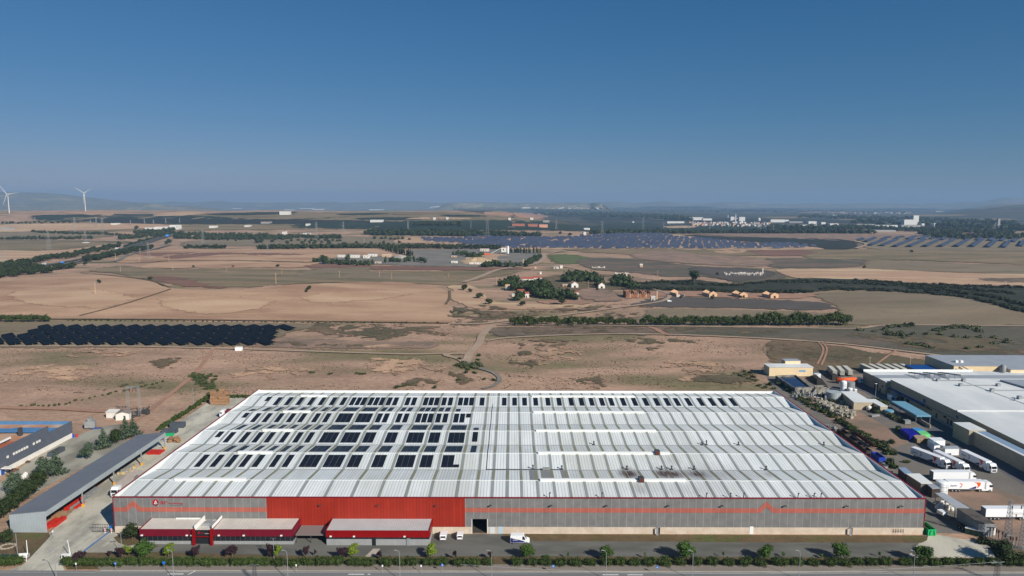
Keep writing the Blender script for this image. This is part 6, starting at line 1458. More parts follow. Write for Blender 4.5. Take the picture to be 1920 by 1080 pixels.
# overhead wire from the pole to the left
b = MB(); p0 = Vector(at(1868,1090))+Vector((0,0,5.8)); p1 = Vector((p0.x-150, p0.y-6, 8)); prev = p0
for k in range(1,25): t = k/24; p = p0.lerp(p1,t)+Vector((0,0,-3*4*t*(1-t))); b.tube(prev,p,.03,n=4,caps=False); prev = p
tag(b.build('overhead_wire', M_grey), 'thin overhead wire sagging above the right hedge', 'wire')
r = empty('lamp_column', at(1641,750), 0, 'pale lamp column beside the dark asphalt lane', 'lamp post'); MB().tube((0,0,0),(0,0,9),.12,.08,6).build('pole', M_grey, r); MB().box(-.7,.5,-.2,.2,9,9.2).build('lamp_head', M_vwhite, r)
# fence of the right yard
a, c = P(1446,703), P(1860,1012)
# green scrub line between warehouse and yard (individual bushes)
B1 = tree('bush', 31, M_lbush, 2.0, 3.6, 'shrub', n=170, size=.34, cat='bush'); B2 = tree('bush', 32, M_ldark, 2.4, 4.0, 'shrub', n=170, size=.36, cat='bush'); B3 = tree('bush', 33, M_lhedge, 1.8, 3.4, 'shrub', n=170, size=.34, cat='bush')
random.seed(33); outs = []
for i in range(62):
    t = i/61; px = 1462+t*200+rr_(-5,5); py = 722+t*130+rr_(-5,4)
    if t > .3: px += 8
    if 1528 < px < 1604 and py > 800: px -= 4
    outs.append(dup((B1,B2,B3)[i%3], at(px,py), rr_(0,6), (rr_(.8,1.5),rr_(.8,1.5),rr_(.6,1.1))))
for px, py, s in ((1685,808,1.2),(1692,812,1),(1700,816,.8),(1672,831,.8),(1664,835,.7),(1662,760,1),(1655,757,1.1),(1645,755,1.1),(1637,753,1),(1671,782,1.2),(1680,787,1),(1690,792,.9),(1630,768,1),(1642,774,1.2),(1700,868,.7),(1669,870,1),(1676,878,1),(1600,765,.8),(1610,756,.9),(1620,760,1.1),(1545,745,.9),(1560,753,.9),(1700,900,.8),(1880,1040,1.3),(1895,1045,1.2),(1905,1050,1.4),(1840,1018,.8),(1855,1022,.9)):
    outs.append(dup((B1,B2,B3)[int(px)%3], at(px,py), rr_(0,6), (s*1.2,s*1.2,s)))
series(outs, 'weedy green bush of the right yard, {n} from the left', 'bush', 'bushes of the right hand yard')
# left side hedge behind the yard
outs = []
for i in range(44):
    t = i/43; px, py = (395-t*95+rr_(-2,2), 744+t*62+rr_(-1.5,1.5)); outs.append(dup(B3, at(px,py), rr_(0,6), (rr_(.7,1.),rr_(.7,1.),rr_(.8,1.1))))
for i in range(9): outs.append(dup(B3, at(428+i*4.6,745.5), rr_(0,6), (.8,.8,.9)))
series(outs, 'green hedge bush bordering the back yard, {n} from the left', 'bush', 'hedge round the back yard')
outs = []
for i in range(60):
    t = random.random(); px = 356+rr_(0,52); py = 700+ (px-356)*.9*random.random()+rr_(-2,8)
    if py < 745: outs.append(dup((B1,B3)[i%2], at(px,py), rr_(0,6), (rr_(.7,1.2),rr_(.7,1.2),rr_(.5,.9))))
for k in range(26): outs.append(dup((B1,B3)[k%2], at(40+k*10.6+rr_(-4,4), 762-max(0,(k-6))*2.35+rr_(-1.5,1.5)), rr_(0,6), rr_(.35,.75)))
for px, py in ((1380,702),(1388,706),(1396,698),(1400,704),(1408,700),(1412,708),(1404,712),(1416,714),(1424,724),(1434,728),(1444,722),(1452,730),(1395,708),(870,690),(878,694),(886,690),(894,692),(903,688),(868,682),(862,675),(874,700),(890,700),(898,668),(896,676),(926,714),(908,712),(672,701),(680,702),(750,683),(620,702),(585,700),(758,725),(768,722),(745,727),(168,662),(815,728),(860,714)): outs.append(dup((B1,B2,B3)[int(px)%3], at(px,py), rr_(0,6), (rr_(.7,1.4),rr_(.7,1.4),rr_(.5,.9))))
series(outs, 'low green bush in the dry field, {n} from the left', 'bush', 'bushes in the dry fields')
# ================================================================== solar parks
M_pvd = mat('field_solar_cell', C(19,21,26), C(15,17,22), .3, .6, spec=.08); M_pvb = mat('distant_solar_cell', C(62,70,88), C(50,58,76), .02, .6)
def tables(name, Lx, Wy, tilt, H, m, gapn=0):
    """tilted panel table, long side along x"""
    r = empty(name); c, s = math.cos(tilt)*Wy/2, math.sin(tilt)*Wy/2
    MB().add([(-Lx/2,-c,H-s),(Lx/2,-c,H-s),(Lx/2,c,H+s),(-Lx/2,c,H+s),(-Lx/2,-c,H-s-.1),(Lx/2,-c,H-s-.1),(Lx/2,c,H+s-.1),(-Lx/2,c,H+s-.1)], [(0,1,2,3),(7,6,5,4),(0,4,5,1),(1,5,6,2),(2,6,7,3),(3,7,4,0)]).build('panel', m, r)
    b = MB(); n = max(1, int(Lx/8))
    for k in range(n+1 if n > 1 else 1):
        x = -Lx/2+.5+(Lx-1)*k/max(1, n) if n > 1 else 0; b.tube((x,0,-.3),(x,0,H-.12),.1,n=5)
    b.bar((-Lx/2,0,H-.2),(Lx/2,0,H-.2),.1); b.build('support', M_grey, r); return snap(r)
dA, dB = P(100,609), P(158,650); dd = (dB-dA); dd.z = 0; dd.normalize(); LT_ = 25.
tb_ = tables('solar_table', LT_, 7.8, R(6), 1.9, M_pvd)
polyS = [P(*p) for p in ((-60,642),(0,630),(55,618),(104,609),(260,609.5),(575,610),(552,622),(508,654),(-60,652))]
def inside(p, poly):
    c = False; n = len(poly)
    for i in range(n):
        a, b_ = poly[i], poly[(i+1)%n]
        if (a.y > p.y) != (b_.y > p.y) and p.x < (b_.x-a.x)*(p.y-a.y)/(b_.y-a.y)+a.x: c = not c
    return c
first = True; ang = math.atan2(dd.y, dd.x); k = 0; perp_off = P(94,649)-P(62,649); row_i = 0
for k in range(-3, 34):
    B_ = P(62,649)+perp_off*k*1.0; pos = []; t = 0
    while t < 150:
        c = B_-dd*(t+LT_/2)
        if t > 150: break
        if inside(B_-dd*(t+1), polyS) and inside(B_-dd*(t+LT_-1), polyS): pos.append(c)
        t += LT_+1.4
    # strips that end beyond the right margin start further up
    if not pos: continue
    row_i += 1
    for j, c in enumerate(pos):
        o = place(tb_, [((c.x,c.y,hgt(c.x,c.y)+.3), ang, 1)])[0]
        tag(o, 'dark solar table, %s from the road in the %s strip from the left' % (nth(j+1), nth(row_i)), 'solar table', 'solar tables of the near park')
r = empty('inverter_hut', at(448,657), .05, 'small white hut at the edge of the near solar park', 'hut'); MB().box(-2.4,2.4,-1.3,1.3,0,2.5).build('wall', M_vwhite, r); MB().box(-2.5,2.5,-1.4,1.4,2.504,2.65).build('roof', M_whitew, r)
# distant park of single trackers
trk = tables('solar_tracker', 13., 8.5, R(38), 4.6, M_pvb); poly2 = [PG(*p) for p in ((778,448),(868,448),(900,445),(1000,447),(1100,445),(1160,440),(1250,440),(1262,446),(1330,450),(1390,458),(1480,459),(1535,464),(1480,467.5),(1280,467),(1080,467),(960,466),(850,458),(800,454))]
random.seed(40); pts = []; y = min(p.y for p in poly2)+8; j = 0
while y < max(p.y for p in poly2):
    x = -260+(j%2)*9
    while x < 950:
        if inside(Vector((x,y,0)), poly2) and random.random() > .1+.25*(mnoise.noise((x/90.,y/90.,1))>.25): pts.append((x+rr_(-3,3), y+rr_(-8,8)))
        x += 17.5
    y += 30+y*.002; j += 1
pts.sort(key=lambda p: p[1]); outs = place(trk, [((x,y,hgt(x,y)+.5), rr_(-.12,.12)+.1, 1) for x, y in pts[:295]])
rowsd = {}
for o in outs: rowsd.setdefault(int(o.location.y/31), []).append(o)
for q, kk in enumerate(sorted(rowsd)): series(rowsd[kk], 'blue solar tracker, {n} from the left in the %s row of the distant park' % nth(q+1), 'solar tracker', 'trackers of the distant solar park')
b = MB()
for x, y in pts[295:]:
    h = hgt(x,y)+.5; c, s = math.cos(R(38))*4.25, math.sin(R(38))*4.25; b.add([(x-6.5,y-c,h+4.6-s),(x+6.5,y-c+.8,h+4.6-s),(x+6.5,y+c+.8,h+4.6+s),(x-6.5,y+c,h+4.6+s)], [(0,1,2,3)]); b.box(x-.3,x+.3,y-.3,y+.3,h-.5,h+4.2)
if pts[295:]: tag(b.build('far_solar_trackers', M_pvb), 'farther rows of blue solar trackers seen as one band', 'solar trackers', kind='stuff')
# right hand park: long diagonal rows
outs = []
for x0, y0, x1, y1 in ((50,132,120,112),(145,150,255,98),(190,190,365,120),(345,112,425,92),(325,195,495,122),(475,110,570,90),(475,205,680,115),(610,118,720,85),(640,205,820,117),(740,118,850,84),(815,205,990,115),(870,118,970,86),(990,205,1130,125),(1120,125,1200,95),(995,128,1075,95),(1165,205,1300,120),(1265,120,1335,95),(1340,205,1460,118),(1395,130,1465,100),(1515,210,1615,130),(1535,135,1585,105),(1690,213,1765,140),(1668,140,1710,110),(1800,150,1840,120),(1885,200,1925,135)):
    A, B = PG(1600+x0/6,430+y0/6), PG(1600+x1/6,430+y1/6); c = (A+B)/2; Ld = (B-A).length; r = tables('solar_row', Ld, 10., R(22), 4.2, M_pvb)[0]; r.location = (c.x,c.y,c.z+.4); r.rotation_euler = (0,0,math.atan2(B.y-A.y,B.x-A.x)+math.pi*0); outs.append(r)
for r in outs:
    pass
series(outs, 'long tilted solar row of the right hand park, {n} from the left', 'solar row', 'rows of the right hand solar park')

# ================================================================== tree lines
PN = [tree('stone_pine', 50+i, M_lpine, 7.6, 7.0, 'pine', n=620, size=.42) for i in range(3)]
random.seed(50); outs = []; x = 961.
while x < 1590:
    if not 1197 < x < 1206:
        s = rr_(1.0,1.35)*(1.0 if x < 1420 else 1.28 if x < 1510 or x > 1548 else .95)*(1.05 if x > 1200 else .92)
        outs += place(PN[int(x) % 3], [(at(x, 610.5+rr_(-.3,.3)), rr_(0,6.28), (s,s,s*rr_(.9,1.1)))])
    x += rr_(7.5,10.5)
series(outs, 'round pine in the row beyond the warehouse, {n} from the left', 'pine tree', 'pine row behind the dry field')
outs = [dup(PN[i%3], at(-4+i*10.2, 603.5), rr_(0,6), (1.05,1.05,.95)) for i in range(10)]; series(outs, 'dark round pine in the clump at the left edge, {n} from the left', 'pine tree', 'pine clump at the left edge')
outs = []
for i in range(66): outs.append(dup((B1,B3)[i%2], at(126+i*11+rr_(-3,3), 601.5+ (i*11)/715*5.5), rr_(0,6), rr_(.45,.8)*(1.3 if i > 48 else 1)))
series(outs, 'small green bush on the field edge behind the solar park, {n} from the left', 'bush', 'bushes along the field edge')
BT = [tree('pine_tree', 60+i, M_lbelt, 11.5, 13.0, 'pine', n=230, size=1.1) for i in range(3)]
def lerp_px(pl, n, jx=2., jy=1.):
    seg = [math.dist(pl[i], pl[i+1]) for i in range(len(pl)-1)]; tot = sum(seg); out = []
    for i in range(n):
        d = tot*(i+.5)/n; k = 0
        while d > seg[k] and k < len(seg)-1: d -= seg[k]; k += 1
        t = d/seg[k]; out.append((pl[k][0]+(pl[k+1][0]-pl[k][0])*t+rr_(-jx,jx), pl[k][1]+(pl[k+1][1]-pl[k][1])*t+rr_(-jy,jy)))
    return out
outs = []
for pl, n, s, jy in ((((-30,507),(30,501),(60,494),(100,487),(150,479),(200,469),(226,463)),78,1.0,2.6),(((-30,524),(20,517),(50,513),(96,509)),46,1.0,3.),(((-30,519),(20,512),(60,506)),24,1.0,1.5),(((96,508),(118,505),(139,502)),16,.85,1.),(((158,490),(185,487),(215,480),(250,473),(284,466)),72,1.0,2.6),(((345,467),(385,467),(423,467)),18,.9,.4),(((232,465),(262,456),(285,449),(310,443)),34,.75,1.),):
    for px, py in lerp_px(pl, n, 2., jy): outs += place(BT[int(abs(px)*7) % 3], [(at(px,py), rr_(0,6.28), s*rr_(.8,1.2))])
series(outs, 'dark pine of the motorway belts, {n} from the left', 'pine tree', 'pines along the motorway')
def wood(name, pls, m, label, h=8., w_=8., jy=1., seed=0, cyp=False):
    rg = random.Random(seed); b = MB()
    for pl, n in pls:
        for px, py in lerp_px(pl, n, 2.5, jy):
            p = PG(px,py); s = rg.uniform(.7,1.25); W_ = w_*s*1.25; H_ = h*rg.uniform(.8,1.3)*1.15
            leaves(b, rg, [(p.x,p.y,p.z+H_*.52,W_*.5,W_*.5,H_*.5)] if not cyp else [(p.x,p.y,p.z+H_*.5,W_*.25,W_*.25,H_*.52)], 26, w_*.22, .72)
    o = b.build(name, m); tag(o, label, 'trees', kind='stuff'); return o
random.seed(70)
wood('woodland', [(((222,450),(250,446),(290,442),(330,439)),60),(((250,438),(300,436),(330,432)),40),(((325,446),(400,449),(480,449),(545,449)),110),(((330,440),(400,443),(480,444),(560,446),(640,447)),110),(((600,447),(640,446)),20)], M_lbelt, 'dark wooded belt beyond the motorway bend', 9, 10, 1.5, 1)
wood('woodland', [(((686,440),(760,441),(850,442),(1012,443)),190),(((690,437),(800,438),(950,440)),120),(((776,423),(820,423),(868,423)),30)], M_lbelt, 'long dark wood behind the distant solar park', 11, 13, 1.2, 2)
wood('woodland', [(((482,468),(560,467),(660,466),(760,466),(860,466.5),(938,468)),200),(((480,456),(492,455)),8)], M_lbelt, 'pine line behind the tan field and the gravel works', 9, 9, .4, 3)
wood('woodland', [(((1105,439.5),(1200,438),(1300,438),(1400,438),(1500,438),(1620,438)),190),(((1370,436),(1440,437),(1640,438)),60)], M_lbelt, 'dark tree line behind the right half of the solar park', 12, 14, .5, 4)
wood('woodland', [(((1725,440),(1760,445),(1800,448),(1850,446),(1900,447),(1960,446)),110),(((1590,428),(1700,432),(1800,434),(1900,440)),160),(((1440,428),(1600,429)),70),(((1730,438),(1800,440)),60)], M_lbelt, 'scattered dark trees of the right hand valley', 12, 16, 2.2, 5)
wood('woodland', [(((1000,396),(1100,400),(1200,404),(1280,409)),150),(((1000,402),(1150,406),(1300,412)),120),(((1500,407),(1700,412),(1900,420)),120),(((1100,393),(1400,396),(1700,399)),110),(((1600,417),(1780,425),(1960,432)),110)], M_lbelt, 'far bluish woods of the valley', 16, 30, 2.5, 6)
wood('woodland', [(((60,436),(130,439),(200,440),(240,444)),50),(((0,450),(60,449),(175,448)),44),(((0,420),(60,419),(150,418)),20),(((540,452),(640,453),(560,458)),14),(((500,455),(620,459),(760,457)),10),(((700,449),(760,450),(770,452)),8)], M_lbelt, 'thin lines of dark trees in the left plain', 7, 9, 1., 7)
wood('cypress_line', [(((716,468),(730,472),(750,477),(772,481)),40),(((955,475),(970,475),(1000,476),(1012,475)),26)], M_ldark, 'slim dark cypress rows at the gravel works', 10, 6, .3, 8, True)
wood('garden_trees', [(((586,493),(600,493),(640,497),(700,498)),24),(((600,488),(612,489)),6),(((905,501),(920,499),(940,501)),18),(((985,500),(1000,492),(1012,484)),26),(((850,478),(870,480),(893,484)),12),(((720,492),(790,492),(800,496)),12),(((945,501),(975,501)),6),(((650,490),(656,487)),4),(((905,480),(890,484)),8)], M_ldark, 'clumps of dark trees round the gravel works', 8, 7, 1.5, 9)
wood('village_trees', [(((940,536),(955,534),(968,531)),12),(((1056,530),(1075,527),(1100,527),(1125,529)),42),(((1064,522),(1090,521),(1118,523)),20),(((960,545),(1000,540),(1030,538)),22),(((990,550),(1015,549),(1038,551)),24),(((1000,557),(1030,559),(1050,560),(1078,562)),20),(((1150,526),(1165,529),(1180,532)),18),(((1145,533),(1170,538),(1195,541)),12),(((970,565),(980,560)),4),(((1120,539),(1128,536)),3)], M_ldark, 'dark tree thicket round the small white houses', 8, 8.5, 2., 10)
wood('reeds', [(((1180,540),(1240,543),(1300,545),(1360,548),(1440,549),(1520,548)),130),(((1180,534),(1240,530),(1300,534),(1380,536),(1440,530),(1520,530)),90),(((1440,528),(1560,530),(1700,537),(1800,542),(1900,552)),110),(((1540,542),(1680,547),(1800,556),(1880,574),(1930,588)),110),(((1600,527),(1760,536),(1930,541)),70),(((1700,540),(1850,555),(1930,575)),70)], leafmat('reed_leaf', C(68,76,44,.6), C(46,54,34,.6)), 'dense dark green reeds filling the stream bed', 2.2, 6, 1.6, 11)
wood('scrub_bushes', [(((1655,619),(1680,612),(1710,612)),16),(((1755,622),(1790,614),(1830,618),(1840,624)),30),(((1660,628),(1700,630),(1690,635)),12),(((1700,645),(1740,652),(1750,655)),6),(((1600,620),(1900,640),(1800,660)),16),(((860,685),(885,690),(900,684)),14)], M_lbush, 'rounded pale green bushes in the dark scrub', 1.8, 4.6, 2.2, 12)
BIG = tree('poplar_tree', 80, M_ldark, 17, 16, 'round', n=700, size=1.1); o = place(BIG, [(at(1302,531), 0, 1)]); tag(o[0], 'big lone spreading tree above the reed bed', 'tree')
outs = []
for px, py, s in ((281.5,526,.55),(870.5,545,.75),(882,549,.5),(899,560,.75),(917,571,.7),(1053,572,.9),(980,574,.6),(1295,531,.6),(1345,517,.5),(1232,541,.35),(186,532,.5),(54,447,.8),(256,431,1.4),(521,501,.55),(312,459,1.),(318,457,1.2),(160,498,.7),(427,452,.5),(442,453,.6),(540,457,.5),(1066,442,.6),(1050,440,1.),(1069,443,1.1),(1120,545,.35),(576,546,.4),(580,543,.45),(574,549,.3),(1388,560,.4),(1335,562,.4),(1276,560,.3),(1620,504,.5),(1709,474,.7),(363,502,.4),(437,501,.35),(97,511,.5),(1710,613,.4)): outs.append(dup(BT[int(px)%3], at(px,py), rr_(0,6), s))
series(outs, 'lone dark tree standing by itself in the plain, {n} from the left', 'tree', 'lone trees in the plain')

# ================================================================== small buildings, ruins
M_rtile = mat('red_tile', C(170,92,70), C(150,78,60), .3, .9); M_brick = mat('ruin_brick', C(160,112,82), C(118,80,60), .4, .95, fine=.2); M_pinkw = mat('pink_render', C(206,172,138), C(190,154,120), .3, .9); M_oldw = mat('old_white', C(206,200,190), C(180,172,160), .4, .9)
def house(name, x0, x1, yb, h, depth, mw, mr, label, cat='house', gable=0., group=None, door=True):
    A, B = PG(x0,yb), PG(x1,yb); B = Vector((ray(x1,yb)[0]/ray(x1,yb)[1]*A.y, A.y, A.z)); wd = (B-A).length; r = empty(name, ((A.x+B.x)/2,(A.y+B.y)/2+depth/2,min(A.z,B.z)), 0, label, cat, group)
    MB().box(-wd/2,wd/2,-depth/2,depth/2,-.3,h).build('wall', mw, r)
    if gable: b = MB(); b.yprof([(-depth/2-.3,h+.01),(0,h+gable),(depth/2+.3,h+.01)], -wd/2-.3, wd/2+.3); b.build('roof', mr, r)
    else: MB().box(-wd/2-.2,wd/2+.2,-depth/2-.2,depth/2+.2,h+.005,h+.35).build('roof', mr, r)
    if door: MB().box(-wd*.1-.6,-wd*.1+.6,-depth/2-.06,-depth/2-.005,0,min(2.2,h*.8)).build('door', M_dark, r)
    if wd > 8 and door:
        for k in range(int(wd/5)): x = -wd/2+2+k*5; MB().box(x,x+1.2,-depth/2-.06,-depth/2-.005,h*.4,h*.7).build('window', M_dark, r)
    return r
H_ = house
H_('works_shed',633,673,483,4.5,9,M_whitew,M_froof,'long low white shed of the gravel works','shed'); H_('works_shed',681,692,485,6,9,M_whitew,M_whitew,'left white block of the gravel works','shed'); H_('works_shed',690,706,481.5,5.5,9,M_whitew,M_groof,'middle white shed of the gravel works','shed'); H_('works_shed',716,733,482.5,5,9,M_pinkw,M_whitew,'right pinkish shed of the gravel works','shed')
H_('works_house',605,615,489.5,4,7,M_pinkw,M_oldw,'small pinkish house at the left of the gravel works'); H_('works_house',703,714,494.5,3.2,7,M_oldw,M_pinkw,'pale hut at the front edge of the gravel works'); H_('works_house',846,858,494,4,6,M_whitew,M_oldw,'small white hut among the dark trees'); H_('works_house',846,856,483,3,7,M_pinkw,M_oldw,'beige hut beside the sand heap'); H_('works_house',980,991,494,6,9,M_pinkw,M_oldw,'cream block near the works road'); H_('works_shed',900,917,472,7,14,M_oldw,M_cred,'shed with dark red roof behind the orange machine','shed')
H_('works_shed',880,905,496,3,6,M_whitew,M_whitew,'low white shed behind the dark roadside trees','shed')
heap('sand_heap',895,491,42,8,mat('sand', C(190,164,128), C(172,146,112), .08, .95, fine=.12),'large pale sand heap at the gravel works','heap',5,60); heap('gravel_heap',752,483,24,5,mat('pale_gravel', C(176,168,154), C(160,152,140), .1, .95),'pale grey gravel heap beside the pink shed','heap',6,20)
A = PG(944.5,476.5); r = empty('batching_plant', A, 0, 'white concrete mixing tower on legs', 'plant'); MB().box(-5,5,-4,4,4.5,13).build('bin', M_whitew, r); MB().box(-2,.5,-4.06,-4.005,8,11).build('window', M_glass, r)
for s in ((-1,-1),(1,-1),(1,1),(-1,1)): MB().box(s[0]*4.2-.4,s[0]*4.2+.4,s[1]*3.3-.4,s[1]*3.3+.4,-.3,4.49).build('leg', M_steel, r)
A = PG(952.5,476.5); r = empty('cement_silo', A, 0, 'slim white cement silo right of the mixing tower', 'silo'); MB().lathe([(1.5,0),(1.9,3),(1.9,15.5),(1.,17),(.3,17.4)],14).build('vessel', M_vwhite, r); MB().box(-3.5,-2.3,-.4,.4,0,16).build('ladder_frame', M_steel, r)
A, B = PG(921,476), PG(939,474); r = empty('conveyor', A, 0, 'inclined white conveyor rising to the mixing tower', 'conveyor'); MB().bar((0,0,1),(B.x-A.x,B.y-A.y,9),.6).build('belt', M_whitew, r); MB().bar((10,0,0),(10,0,5),.3).build('leg', M_grey, r)
A = PG(913,479); r = empty('orange_loader', A, 0, 'orange machine at the foot of the conveyor', 'machine'); MB().box(-7,7,-2,2,1.5,3.5).build('hopper', M_orange, r); MB().box(-5,-2,-1.5,1.5,3.505,5.5).build('cab', M_orange, r); [MB().tube((x,-2.2,.9),(x,-1.2,.9),.9,n=10).build('wheel', M_tyre, r) for x in (-5,0,5)]
# white village houses
H_('village_house',980,1001,529,4.5,9,M_whitew,M_rtile,'long white house with faded red roof',gable=2.2); H_('village_house',1000,1016,526,3.8,9,M_whitew,M_rtile,'white wing with red roof right of the long house',gable=2); H_('village_house',948,959,543,4,8,M_whitew,M_pinkw,'white house at the left of the thicket',gable=2); H_('village_house',970,982,551,3.5,8,M_oldw,M_rtile,'half hidden house with red and white roof',gable=1.6); H_('village_house',984,992,558,4.5,7,M_whitew,M_rtile,'white house with dark red roof at the thicket edge',gable=1.8)
H_('village_house',1042,1052,550,3,6,M_whitew,M_oldw,'low white hut below the dark thicket'); H_('village_house',1077,1085,553.5,3.2,6,M_whitew,M_rtile,'tiny white hut with orange roof',gable=1.2); H_('village_house',1055,1067,538,3,5,M_pinkw,M_oldw,'low wall ruin beside the tan roofed chapel'); H_('village_house',1010,1015,513,3,4,M_whitew,M_whitew,'tiny white cube hut above the red roofed house') if False else None
H_('white_hut',1012,1015.5,514,3.2,4,M_whitew,M_oldw,'tiny white cube hut in the scrub','hut',door=False); H_('white_hut',1038,1048,504,3.5,6,M_oldw,M_groof,'grey white ruin at the track bend','hut'); H_('white_hut',1050,1055,503,4.5,5,M_whitew,M_oldw,'small white hut right of the grey ruin','hut',door=False); H_('white_hut',1002,1006,503.5,2.5,4,M_pinkw,M_pinkw,'tiny tan kiosk at the road fork','hut',door=False)
H_('white_hut',1200,1205,502,4.5,4,M_pinkw,M_oldw,'lone pinkish stone tower in the scrub','hut',gable=2); H_('white_hut',960,966,556,3,4,M_oldw,M_oldw,'pale post hut left of the lower houses','hut',door=False)
def gablehouse(x0, x1, yb, h, g_, depth, mw, mr, label):
    A, B = PG(x0,yb), PG(x1,yb); w_ = (B-A).length/2; r = empty('gabled_house', ((A.x+B.x)/2,A.y+depth/2,A.z), .12, label, 'house')
    MB().xprof([(-w_,-.3),(w_,-.3),(w_,h),(0,h+g_),(-w_,h)], -depth/2, depth/2).build('wall', mw, r)
    MB().xprof([(-w_-.4,h-.1),(0,h+g_+.1),(w_+.4,h-.1),(w_+.4,h+.25),(0,h+g_+.5),(-w_-.4,h+.25)], -depth/2-.3, depth/2+.3).build('roof', mr, r)
    MB().box(-1.2,1.2,-depth/2-.08,-depth/2-.005,0,3).build('doorway', M_dark, r); MB().box(-w_+.02,-w_+.03,-1,1,1,2).build('window', M_dark, r)
gablehouse(1070,1083,540,4.5,3.2,15,M_whitew,M_pinkw,'white gabled barn with tan roof above the terraces'); gablehouse(1121,1133,541.5,4.6,3,13,M_whitew,M_brick,'white gabled barn with broken roof right of the tan one')
def ruinbarn(xc, yb, label, whitefront=False):
    """two gable walls and two side walls, no roof"""
    A = PG(xc, yb); r = empty('ruined_barn', (A.x,A.y+8,A.z), .25, label, 'ruin', 'row of roofless barns'); m = M_pinkw
    for i, y in enumerate((-8, 8)):
        if whitefront and i == 0: MB().box(-5,-1,-8,-7.6,-.3,2.6).build('front_wall', M_oldw, r); continue
        b = MB(); b.xprof([(-5,-.3),(-1.3,-.3),(-1.3,3),(1.3,3),(1.3,-.3),(5,-.3),(5,4.2),(0,6.6),(-5,4.2)], y-.2, y+.2); b.build('gable_wall', m, r)
    for s in (-1,1):
        if s == 1 and whitefront: MB().xprof([(4.6,-.3),(5,-.3),(5,2),(4.6,2)], -7.7, 3).build('side_wall', M_oldw, r)
        else: MB().box(s*5-.2 if s < 0 else 4.8, s*5+.2 if s < 0 else 5.2, -7.75, 7.75, -.3, 4.0).build('side_wall', mat('shade_side', C(178,160,140)), r)
for xc, yb, l, w_ in ((1273,556.5,'leftmost roofless barn, its front wall fallen',True),(1334,557,'roofless barn with pink gables, second from the left',False),(1391,558.5,'roofless barn with pink gables, third from the left',False),(1449,560,'rightmost roofless barn with pink gables',False)): ruinbarn(xc, yb, l, w_)
A, B = PG(1174,559), PG(1219,559); r = empty('brick_ruin', ((A.x+B.x)/2,A.y+10,A.z), 0, 'roofless brick ruin of many walled bays', 'ruin'); w_ = (B-A).length
for k in range(7):
    x = -w_/2+w_*k/6; MB().prism([(x-.3,-10),(x+.3,-10),(x+.3,10),(x-.3,10)], -.3, [5.4,5.4,5.4,5.4] if k%2 else [7,7,7,7]).build('cross_wall', M_oldw if k%2 else M_brick, r)
for j, y in enumerate((-10,0,9.6)):
    for k in range(6):
        x = -w_/2+w_*k/6+.35; x1 = x+w_/6-.7; MB().xprof([(x,-.3),(x1,-.3),(x1,3.6+j*.8),((x+x1)/2,6.2+j*.6),(x,3.6+j*.8)], y, y+.4).build('gable_wall', M_brick, r)
H_('white_hut',1221,1229,564,4.5,5,M_oldw,M_whitew,'white hut with round window beside the brick ruin','hut'); A = PG(1231,562); r = empty('chimney_stub', A, 0, 'pale chimney stub beside the white hut', 'chimney'); MB().tube((0,0,-.3),(0,0,9),1.,.8,10).build('shaft', M_pinkw, r); MB().tube((0,0,9),(0,0,9.4),1.1,1.1,10).build('cap', M_oldw, r)
def brokenwall(x0, x1, yb, h, n, label, seed):
    rg = random.Random(seed); A, B = PG(x0,yb), PG(x1,yb); w_ = (B-A).length; r = empty('wall_ruin', ((A.x+B.x)/2,A.y,A.z), 0, label, 'ruin')
    for k in range(n):
        xa = -w_/2+w_*k/n; xb = xa+w_/n*rg.uniform(.55,.98); hh = h*rg.uniform(.55,1); b = MB(); b.box(xa,xb,0,.5,-.3,hh); b.build('wall_piece', M_oldw, r)
        if rg.random() < .6: b = MB(); b.box(xa,xa+.5,.51,7,-.3,hh*.8); b.build('cross_wall', M_oldw, r)
        if rg.random() < .6: MB().box((xa+xb)/2-.6,(xa+xb)/2+.6,-.05,-.005,.4,hh*.6).build('opening', M_dark, r)
brokenwall(1358,1431,517,6,26,'long broken white wall ruin on the far slope',1); brokenwall(1153,1181,518,6,12,'short broken white wall ruin above the thicket',2); brokenwall(1110,1134,503,3.5,8,'low pinkish wall ruin beyond the thicket',3)
A = PG(1430,517); MB().tube((A.x,A.y+1,A.z),(A.x,A.y+1,A.z+11),.9,n=8).build('chimney_stub', M_whitew); tag(bpy.data.objects['chimney_stub.001'] if 'chimney_stub.001' in bpy.data.objects else COL.objects[-1], 'white chimney stub at the end of the long broken wall', 'chimney')
